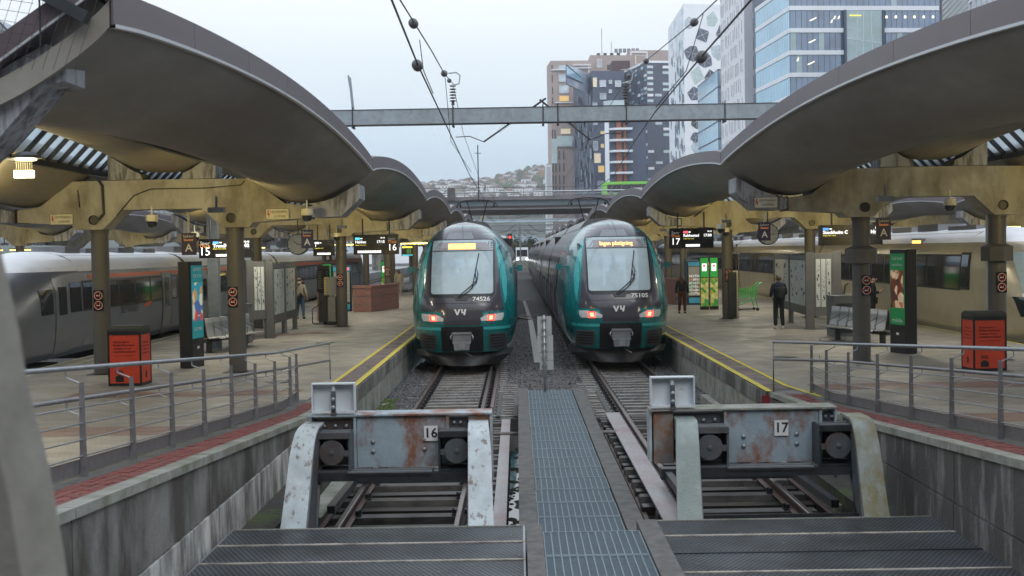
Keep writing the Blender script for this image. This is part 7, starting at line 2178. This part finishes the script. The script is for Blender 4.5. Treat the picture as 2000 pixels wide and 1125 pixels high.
# platform lift / stair climber
t = thing('wheelchair_lift', 'grey and black wheelchair lift with folded rail on the left platform', 'lift', (-7.35, 47.8, P))
mb = MB(); mb.box(-.15, .42, -.3, .4, 1.15, 1.85); mb.build('cabinet', C_GREYL, t)
mb = MB(); mb.box(-.17, -.05, -.32, .3, .05, 1.15); mb.box(.3, .42, -.3, .3, .05, 1.15); mb.box(-.2, .45, -.32, .4, .03, .12); mb.build('frame', C_BLACK, t)
mb = MB(); mb.tube([(-.15, -.3, .95), (-.62, -.3, .62), (-.62, -.3, .10), (-.55, -.3, .05), (0, -.3, .05)], .02, 6); mb.build('guard_bar', C_BLACK, t)
mb = MB()
for k in range(7): mb.box(-.13, -.06, -.335, -.32, 1.2 + k * .1, 1.25 + k * .1)
mb.build('hazard_stripes', C_YEL, t)
mb = MB(); mb.box(-.03, .28, -.25, .2, .15, 1.1); mb.build('ramp_plate', C_GREYL, t)
# vending machines
def vending(x, y, lab, col_, h_=1.85, w_=.9, rz=0, lit=True):
    t = thing('vending_machine', lab, 'vending machine', (x, y, P), rz)
    mb = MB(); mb.box(-w_ / 2, w_ / 2, -.02, .8, 0, h_); mb.build('cabinet', C_VBLUE, t)
    mb = MB(); mb.box(-w_ / 2 + .05, w_ / 2 - .05, -.06, -.021, .08, h_ - .05); mb.build('door_frame', C_BLACK, t)
    mb = MB(); mb.box(-w_ / 2 + .1, w_ / 2 - .12, -.07, -.061, .45, h_ - .3); gl = mb.build('display_window', col_, t)
    mb = MB()
    for r_ in range(6):
        for k in range(7):
            mb.box(-w_ / 2 + .13 + k * .095, -w_ / 2 + .19 + k * .095, -.085, -.071, .5 + r_ * .17, .5 + r_ * .17 + random.uniform(.08, .13))
    mb.build('goods', E_GOODS, gl)
    mb = MB(); mb.box(-w_ / 2 + .08, w_ / 2 - .08, -.07, -.061, h_ - .27, h_ - .08); hd = mb.build('header', E_BLUE2, t)
    mb = MB(); mb.lathe([(.07, -.075), (.07, -.071)], (w_ / 2 - .22, 0, h_ - .17), 14, ax='y'); mb.build('red_dot', E_REDS, hd)
    mb = MB(); mb.box(-w_ / 2 + .1, w_ / 2 - .12, -.07, -.061, .1, .36); mb.build('flap', E_BLUE2, t)
C_VBLUE = mat('vending_blue', (.06, .12, .16), .4, var=.1); E_GOODS = poster_mat('vending_goods', [(.5, .45, .35), (.6, .6, .55), (.5, .2, .1), (.3, .5, .4), (.7, .7, .7)], 9, .3); E_BLUE2 = mat('vending_blue_lit', (.05, .25, .35), .4, emit=(.03, .16, .22), emit_s=.35)
C_VWIN = mat('vending_window', (.12, .11, .09), .2, emit=(.3, .27, .2), emit_s=.35)
vending(8.75, 59.2, 'blue drinks vending machine beside the red brick kiosk on the right platform', C_VWIN, h_=2.15, w_=1.25)
vending(-8.35, 58.2, 'blue vending machine beside the column on the left platform', C_VWIN, h_=2.2, w_=1.0, rz=R(25))
# lit green poster cases
for (x, y, lab) in ((8.28, 54.5, 'left of the pair of lit green poster cases on the right platform'), (8.72, 54.6, 'right of the pair of lit green poster cases on the right platform'), (-8.38, 54.0, 'lit green poster case behind the left wheelchair lift'), (-7.15, 66, 'narrow lit green poster case by the third column on the left')):
    t = thing('poster_case', lab, 'poster case', (x, y, P))
    mb = MB(); mb.box(-.19, .19, 0, .15, 0, 2.35); mb.build('case', C_BLACK, t)
    mb = MB(); mb.box(-.17, .17, -.012, 0, 1.45, 2.3); pg = mb.build('green_poster', mat('lit_green_poster', (.03, .35, .06), .5, emit=(.02, .28, .05), emit_s=.4) if 'lit_green_poster' not in MATS else MATS['lit_green_poster'], t)
    mb = MB(); mb.box(-.1, .1, -.016, -.012, 1.72, 2.05); mb.build('white_panel', E_WHITE, pg)
    mb = MB(); mb.box(-.06, .06, -.02, -.016, 1.9, 2.0); mb.build('red_print', E_REDS, pg)
    mb = MB(); mb.box(-.17, .17, -.012, 0, .15, 1.42); mb.build('yellow_poster', M_P3, t)
t = thing('hazard_panel', 'cream panel with hazard edge beside the second right column', 'panel', (8.42, 47.4, P))
mb = MB(); mb.box(-.12, .08, 0, .4, 0, 1.85); mb.build('panel', C_CREAM, t)
mb = MB()
for k in range(16): mb.box(.08, .11, -.005, .02, .05 + k * .11, .10 + k * .11)
mb.build('hazard_edge', C_BLACK, t)
t = thing('handset_box', 'dark cabinet leaning on the second right column', 'cabinet', (8.1, 47.1, P))
mb = MB(); mb.box(-.02, .27, -.05, .12, .05, 1.8); mb.build('box', C_BDARK, t)
# brick kiosk walls
def brick_wall(pts, h_, lab):
    t = thing('brick_wall', lab, 'wall', (0, 0, P))
    for (a, b) in zip(pts[:-1], pts[1:]):
        a = Vector((*a, 0)); b = Vector((*b, 0)); d = (b - a).normalized(); L = (b - a).length; n_ = Vector((d.y, -d.x, 0))
        mb = MB(); q = [a, b, b - n_ * .25, a - n_ * .25]; mb.prism([(v.x, v.y) for v in q], 'z', 0, h_); mb.build('core', C_SLEEPC, t)
        mb = MB(); q = [a + n_ * .04, b + n_ * .04, b - n_ * .29, a - n_ * .29]; mb.prism([(v.x, v.y) for v in q], 'z', h_ + .001, h_ + .12); mb.build('coping', C_BRICKW, t)
        w_ = .20; nn = max(1, int(L / w_)); w_ = L / nn; me = MB(); me.box(.004, w_ - .006, -.02, .01, 0, h_ / 3 - .035); me = me.mesh('block', C_BRICKW)
        for r_ in range(3):
            for k in range(nn):
                p_ = a + d * (k * w_); o = link('block', me, t, (p_.x, p_.y, r_ * h_ / 3 + .01)); o.rotation_euler = (0, 0, math.atan2(d.y, d.x))
brick_wall([(-7.75, 57.6), (-6.9, 57.6), (-5.95, 61.2)], 1.12, 'low red block wall around the stairs on the left platform')
brick_wall([(-8.28, 50.6), (-7.9, 50.6)], 1.45, 'short red block pillar behind the left departure screen')
brick_wall([(7.05, 62.0), (7.8, 59.6), (8.9, 60.4)], 1.15, 'low red block wall around the stairs on the right platform')
# green shopping trolley
t = thing('shopping_trolley', 'bright green shopping trolley on the right platform', 'trolley', (9.75, 53.0, P), R(8))
mb = MB()
def wires_(a0, a1, b0, b1, n_):
    for k in range(n_ + 1):
        f = k / n_; p = Vector(a0).lerp(Vector(b0), f); q = Vector(a1).lerp(Vector(b1), f); mb.tube([p, q], .009, 4, caps=False)
for yy in (-.25, .25):
    y2 = yy * .9
    wires_((-.45, yy, .52), (-.45, yy, .92), (.45, y2, .62), (.45, y2, 1.0), 12); wires_((-.45, yy, .52), (.45, y2, .62), (-.45, yy, .92), (.45, y2, 1.0), 5)
wires_((-.45, -.25, .52), (-.45, .25, .52), (.45, -.22, .62), (.45, .22, .62), 8); wires_((-.45, -.25, .52), (-.45, -.25, .92), (-.45, .25, .52), (-.45, .25, .92), 6)
mb.build('basket', C_GREENP, t)
mb = MB()
for yy in (-.24, .24):
    mb.tube([(.45, yy, 1.0), (.62, yy, 1.16), (.70, yy, 1.2)], .022, 6); mb.tube([(.52, yy, 1.05), (.42, yy, .5), (.52, yy, .17)], .022, 6); mb.tube([(.42, yy, .5), (-.42, yy, .22), (-.45, yy, .15)], .018, 6)
mb.tube([(.70, -.26, 1.2), (.70, .26, 1.2)], .028, 8); mb.build('frame', C_GREENP, t)
for (x, y) in ((.52, -.24), (.52, .24), (-.45, -.2), (-.45, .2)):
    w0 = MB(); w0.lathe([(.02, -.02), (.07, -.02), (.07, .02), (.02, .02)], (x, y, .075), 14, ax='y'); w0.build('wheel', C_BLACK, t)
mb = MB(); mb.box(-.5, .3, -.3, .3, .06, .11); mb.build('bottom_tray', C_BDARK, t)
# luggage trolleys far left
for k in range(3):
    t = thing('luggage_trolley', 'grey luggage trolley nested by the third left column, %s in the row' % ('front one', 'middle one', 'rear one')[k], 'trolley', (-7.9 + k * .05, 86 + k * .7, P))
    mb = MB(); mb.tube([(-.35, 0, .2), (-.35, .3, 1.1), (.35, .3, 1.1), (.35, 0, .2)], .03, 6); mb.tube([(-.35, .1, .6), (.35, .1, .6)], .03, 6); mb.box(-.3, .3, -.5, .3, .2, .25); mb.build('frame', C_STEEL, t)
    mb = MB()
    for (x, y) in ((-.3, .2), (.3, .2), (0, -.4)): mb.lathe([(.09, -.03), (.09, .03)], (x, y, .09), 12, ax='x')
    mb.build('wheels', C_BLACK, t)

# back of the signs on the post between the tracks
t = thing('track_sign_post', 'grey metal plates on a post, seen from behind, in the middle', 'sign', (.585, 27.9, 0))
mb = MB(); mb.tube([(0, 0, -.3), (0, 0, 1.95)], .03, 10); o = mb.build('post', C_STEEL, t, smooth=True)
C_PLT = mat('sign_plate_back', (0.46, 0.47, 0.46), 0.5, var=.06)
for (x0, x1, z0, z1) in ((-.15, .17, 1.50, 1.92), (-.16, .20, 1.11, 1.49), (-.11, .20, .92, 1.10), (-.11, .20, .70, .91)):
    mb = MB(); mb.box(x0, x1, .035, .045, z0, z1); mb.build('plate', C_PLT, t)
for z in (1.85, 1.62, 1.47, 1.3, 1.15, 1.0, .8):
    mb = MB(); mb.box(-.06, .06, -.035, .034, z - .02, z + .02); mb.build('clamp', C_STEEL, t)

# ================================================================== PEOPLE
def skin_mesh(name, m, parent, verts, edges, radii, root=0, sub=2):
    me = bpy.data.meshes.new(name); me.from_pydata(verts, edges, []); me.materials.append(m)
    o = link(name, me, parent)
    md = o.modifiers.new('Skin', 'SKIN')
    sv = me.skin_vertices[0].data
    for i, r_ in enumerate(radii): sv[i].radius = (r_, r_) if not isinstance(r_, tuple) else r_
    sv[root].use_root = True
    md.use_smooth_shade = True
    md2 = o.modifiers.new('Sub', 'SUBSURF'); md2.levels = sub; md2.render_levels = sub
    return o
def person(loc, rz, h, lab, jacket, trousers, shoes, hair, hairlen=0, pose='stand', bag=None, backpack=False, hood=None, bald=False, stride=0.0, coat=0.0):
    t = thing('person', lab, 'person', loc, rz); k = h / 1.75
    V = lambda x, y, z: (x * k, y * k, z * k)
    st = stride
    legs = {-1: [(-.095, 0, .90), (-.11, -.02 - st * .5, .50), (-.12, .03 - st, .09)], 1: [(.095, 0, .90), (.11, -.02 + st * .5, .50), (.12, .03 + st, .09)]}
    if pose == 'hands_front': arms = {s: [(s * .19, .0, 1.42), (s * .25, -.0, 1.16), (s * .20, -.20, 1.06), (s * .10, -.30, 1.10)] for s in (-1, 1)}
    elif pose == 'phone': arms = {s: [(s * .19, .0, 1.40), (s * .23, -.06, 1.16), (s * .14, -.26, 1.20), (s * .05, -.32, 1.27)] for s in (-1, 1)}
    else: arms = {s: [(s * .19, .0, 1.42), (s * .26, .01, 1.14), (s * .27, -.06 + s * st * .3, .90), (s * .26, -.09 + s * st * .3, .80)] for s in (-1, 1)}
    # body: one continuous skinned figure
    vs = [V(0, 0, .95), V(0, .0, 1.15), V(0, 0, 1.36), V(0, -.01, 1.50), V(0, -.02, 1.575), V(0, -.02, 1.68)]
    rd = [(.15, .10), (.13, .095), (.16, .10), .055, .085, .095]; es = [(0, 1), (1, 2), (2, 3), (3, 4), (4, 5)]
    for s in (-1, 1):
        b = len(vs); vs += [V(*p) for p in legs[s]]; rd += [.085, .06, .042]; es += [(0, b), (b, b + 1), (b + 1, b + 2)]
        vs.append(V(legs[s][2][0], legs[s][2][1] - .13, .04)); rd.append(.035); es.append((b + 2, b + 3))
        b = len(vs); vs += [V(*p) for p in arms[s]]; rd += [.05, .040, .03, .035]; es += [(2, b), (b, b + 1), (b + 1, b + 2), (b + 2, b + 3)]
    rd = [tuple(q * k for q in r_) if isinstance(r_, tuple) else r_ * k for r_ in rd]
    body = skin_mesh('body', C_SKIN, t, vs, es, rd)
    # face features
    mb = MB(); mb.prism([(-.015, 1.60), (.015, 1.60), (.005, 1.655)], 'y', -.155, -.11)
    fm = MB(); fm.v = [V(*p) for p in mb.v]; fm.f = mb.f; fm.m = mb.m; fm.build('nose', C_SKIN, t)
    mb = MB()
    for s in (-1, 1): mb.box(s * .035 - .012, s * .035 + .012, -.118, -.105, 1.645, 1.658)
    fm = MB(); fm.v = [V(*p) for p in mb.v]; fm.f = mb.f; fm.m = mb.m; fm.build('eyes', C_BLKP, t)
    mb = MB()
    for s in (-1, 1): mb.lathe([(.008, -.01), (.025, -.005), (.022, .01), (.006, .015)], (s * .092, -.015, 1.63), 8, ax='x')
    fm = MB(); fm.v = [V(*p) for p in mb.v]; fm.f = mb.f; fm.m = mb.m; fm.build('ears', C_SKIN, t)
    # jacket
    bot = .84 - coat
    vs = [V(0, .0, bot), V(0, .0, 1.12), V(0, .0, 1.36), V(0, .005, 1.49), V(0, .012, 1.545)]; rd = [(.175, .125), (.165, .125), (.185, .135), (.10, .09), (.078, .075)]; es = [(0, 1), (1, 2), (2, 3), (3, 4)]
    for s in (-1, 1):
        b = len(vs); vs += [V(*p) for p in arms[s][:3]]; rd += [.075, .062, .05]; es += [(2, b), (b, b + 1), (b + 1, b + 2)]
    rd = [tuple(q * k for q in r_) if isinstance(r_, tuple) else r_ * k for r_ in rd]
    skin_mesh('jacket', jacket, t, vs, es, rd, root=2)
    vs = [V(0, 0, .93)]; rd = [(.155, .115)]; es = []
    for s in (-1, 1):
        b = len(vs); vs += [V(*p) for p in legs[s]]; rd += [.10, .078, .068]; es += [(0, b), (b, b + 1), (b + 1, b + 2)]
    rd = [tuple(q * k for q in r_) if isinstance(r_, tuple) else r_ * k for r_ in rd]
    skin_mesh('trousers', trousers, t, vs, es, rd)
    for s in (-1, 1):
        x, y, z = legs[s][2]
        skin_mesh('shoe', shoes, t, [V(x, y + .03, .05), V(x, y - .06, .045), V(x + s * .01, y - .17, .035)], [(0, 1), (1, 2)], [.055 * k, .05 * k, .038 * k], root=1)
    # hands: palm and fingers
    for s in (-1, 1):
        p = Vector(arms[s][3]); d = (p - Vector(arms[s][2])).normalized()
        vs = [V(*(p - d * .03)), V(*(p + d * .04))]; rd = [(.022 * k, .03 * k), (.02 * k, .03 * k)]; es = [(0, 1)]
        for q in range(4):
            off = Vector((0, (q - 1.5) * .018, 0)) if pose == 'stand' else Vector(((q - 1.5) * .018, 0, 0)); b = len(vs)
            e1 = p + d * .075 + off; e2 = e1 + (d + Vector((-s * .5, 0, -.2))).normalized() * (.035 - abs(q - 1.3) * .006)
            vs += [V(*e1), V(*e2)]; rd += [.0085 * k, .007 * k]; es += [(1, b), (b, b + 1)]
        b = len(vs); vs += [V(*(p + d * .03 + Vector((0, -.035, .0)))), V(*(p + d * .06 + Vector((-s * .02, -.045, 0))))]; rd += [.01 * k, .008 * k]; es += [(0, b), (b, b + 1)]
        skin_mesh('hand', C_SKIN, t, vs, es, rd, sub=1)
    # hair or hood
    if hood is not None:
        skin_mesh('hood', hood, t, [V(0, .06, 1.46), V(0, .07, 1.56), V(0, .05, 1.62)], [(0, 1), (1, 2)], [.10 * k, .115 * k, .08 * k])
    if not bald:
        vs = [V(0, .015, 1.70), V(0, .035, 1.62)]; rd = [.10 * k, .095 * k]; es = [(0, 1)]
        if hairlen: vs += [V(0, .06, 1.5), V(0, .075, 1.5 - hairlen)]; rd += [(.10 * k, .05 * k), (.09 * k, .04 * k)]; es += [(1, 2), (2, 3)]
        skin_mesh('hair', hair, t, vs, es, rd)
    else:
        skin_mesh('hair', hair, t, [V(0, .012, 1.70), V(0, .035, 1.63), V(0, .04, 1.56)], [(0, 1), (1, 2)], [.098 * k, .094 * k, .075 * k])
    return t, k
t, k = person((8.72, 41.1, P), R(188), 1.80, 'man in dark jacket with black backpack standing before the timetable boards', C_CNAVY, C_CBLK, C_SHOEW, C_HAIRB, pose='hands_front', bald=True)
b = thing('backpack', 'black backpack on the back of the man at the timetable boards', 'backpack', (8.72, 41.1, P), R(188))
skin_mesh('bag', C_CBLK, b, [(0, .19, 1.0), (0, .21, 1.2), (0, .19, 1.42)], [(0, 1), (1, 2)], [(.16, .10), (.17, .12), (.12, .08)], root=1)
mb = MB()
for s in (-1, 1): mb.tube([(s * .1, .13, 1.47), (s * .12, -.02, 1.53), (s * .13, -.13, 1.35), (s * .15, .05, 1.1)], .018, 6)
mb.build('strap', C_BDARK, b)
person((6.92, 51.8, P), R(160), 1.64, 'woman with long curly hair, black jacket and maroon trousers by the right platform edge', C_CBLK, C_MAROON, C_HAIRB, C_HAIRB, hairlen=.18, stride=.03, coat=.05)
b = thing('handbag', 'dark bag on the arm of the long-haired woman', 'bag', (6.68, 51.8, P)); skin_mesh('bag', C_CBLK, b, [(0, 0, .86), (.02, 0, .98)], [(0, 1)], [(.13, .07), (.11, .06)])
t, k = person((12.0, 41.6, P), R(65), 1.70, 'woman in black with white hood looking at her phone beside the beige train', C_CBLK, C_CBLK, C_CBLK, C_HAIRB, pose='phone', hood=C_WHITE)
b = thing('phone', 'phone in the hands of the woman with the white hood', 'phone', (12.0, 41.6, P), R(65)); mb = MB(); mb.box(-.035, .035, -.36, -.35, 1.20, 1.33); mb.build('case', C_BLKP, b)
person((-9.30, 52.4, P), R(170), 1.74, 'person in beige hooded jacket and jeans walking away on the left platform', C_CBEIGE, C_JEAN, C_CBLK, C_HAIRD, hood=C_CBEIGE, stride=.08)
b = thing('shoulder_bag', 'black shoulder bag with white print carried by the person in beige', 'bag', (-9.30, 52.3, P)); skin_mesh('bag', C_CBLK, b, [(-.06, -.20, .88), (.02, -.20, .98), (.12, -.19, 1.04)], [(0, 1), (1, 2)], [(.14, .08), (.17, .09), (.12, .07)], root=1)
mb = MB(); mb.tube([(-.12, -.2, 1.05), (-.10, -.14, 1.3), (-.02, -.12, 1.48)], .015, 5); mb.build('strap', C_CBLK, b)
mb = MB()
for q in range(4): mb.box(-.08 + q * .05, -.05 + q * .05, -.305, -.295, .95 - q * .015, .98 - q * .015)
mb.build('print', C_WHITE, b)
person((-10.05, 56.5, P), R(-10), 1.78, 'dark-haired man in navy jacket walking towards the camera behind the person in beige', C_CNAVY, C_JEAN, C_SHOEW, C_HAIRD, stride=.1)
person((-9.55, 61.5, P), R(15), 1.70, 'dark figure half hidden behind the left departure screen', C_CBLK, C_CBLK, C_SHOEW, C_HAIRD, stride=.05)
person((-7.95, 66.5, P - .62), R(100), 1.72, 'dark-haired person coming up the stairs behind the low red wall, only head and shoulders showing', C_CBLK, C_CBLK, C_CBLK, C_HAIRD)
person((-7.75, 80, P), R(200), 1.70, 'person in pale speckled coat standing by the luggage trolleys', C_CBEIGE, C_CBEIGE, C_SHOEW, C_HAIRB, hairlen=.1)
# drain covers and chewing-gum spots on the paving
for (x, y, lab) in ((-5.2, 26.5, 'round drain cover near the left platform edge'), (6.6, 30.5, 'round drain cover near the right platform edge'), (-6.0, 38.0, 'round drain cover right of the left benches')):
    t = thing('drain_cover', lab, 'drain cover', (x, y, P + .004))
    mb = MB(); mb.lathe([(.30, 0), (.30, .006)], n=28); mb.build('ring', C_DGREY, t)
    mb = MB(); mb.lathe([(.25, .006), (.25, .009)], n=24); mb.build('lid', C_BPLATE, t)
rs = random.Random(8); mb = MB()
for i in range(420):
    x = rs.choice((rs.uniform(-10.5, -4.2), rs.uniform(5.5, 12))); y = rs.uniform(22, 55); r_ = rs.uniform(.012, .03)
    mb.add([(x + r_ * math.cos(q * 1.047), y + r_ * math.sin(q * 1.047), P + .0075) for q in range(6)], [tuple(range(6))])
stuff(mb.build('gum_spots', C_DGREY, fix=False))
# litter, small marks
rs = random.Random(3)
mb = MB()
for i in range(60):
    x = rs.choice((rs.uniform(-9, -4.4), rs.uniform(5.6, 11))); y = rs.uniform(23, 50)
    s_ = rs.uniform(.015, .04); a = rs.uniform(0, 6)
    mb.add([(x + s_ * math.cos(a + q * 1.57) * (1 if q % 2 else 1.8), y + s_ * math.sin(a + q * 1.57), P + .012) for q in range(4)], [(0, 1, 2, 3)])
for i in range(26):
    x = rs.choice((rs.uniform(-3, 0), rs.uniform(1.6, 4.6))); y = rs.uniform(11.5, 13.6); s_ = rs.uniform(.006, .018); a = rs.uniform(0, 6)
    mb.add([(x + s_ * math.cos(a + q * 1.57), y + s_ * math.sin(a + q * 1.57), .312) for q in range(4)], [(0, 1, 2, 3)])
stuff(mb.build('litter', C_COPE, fix=False))
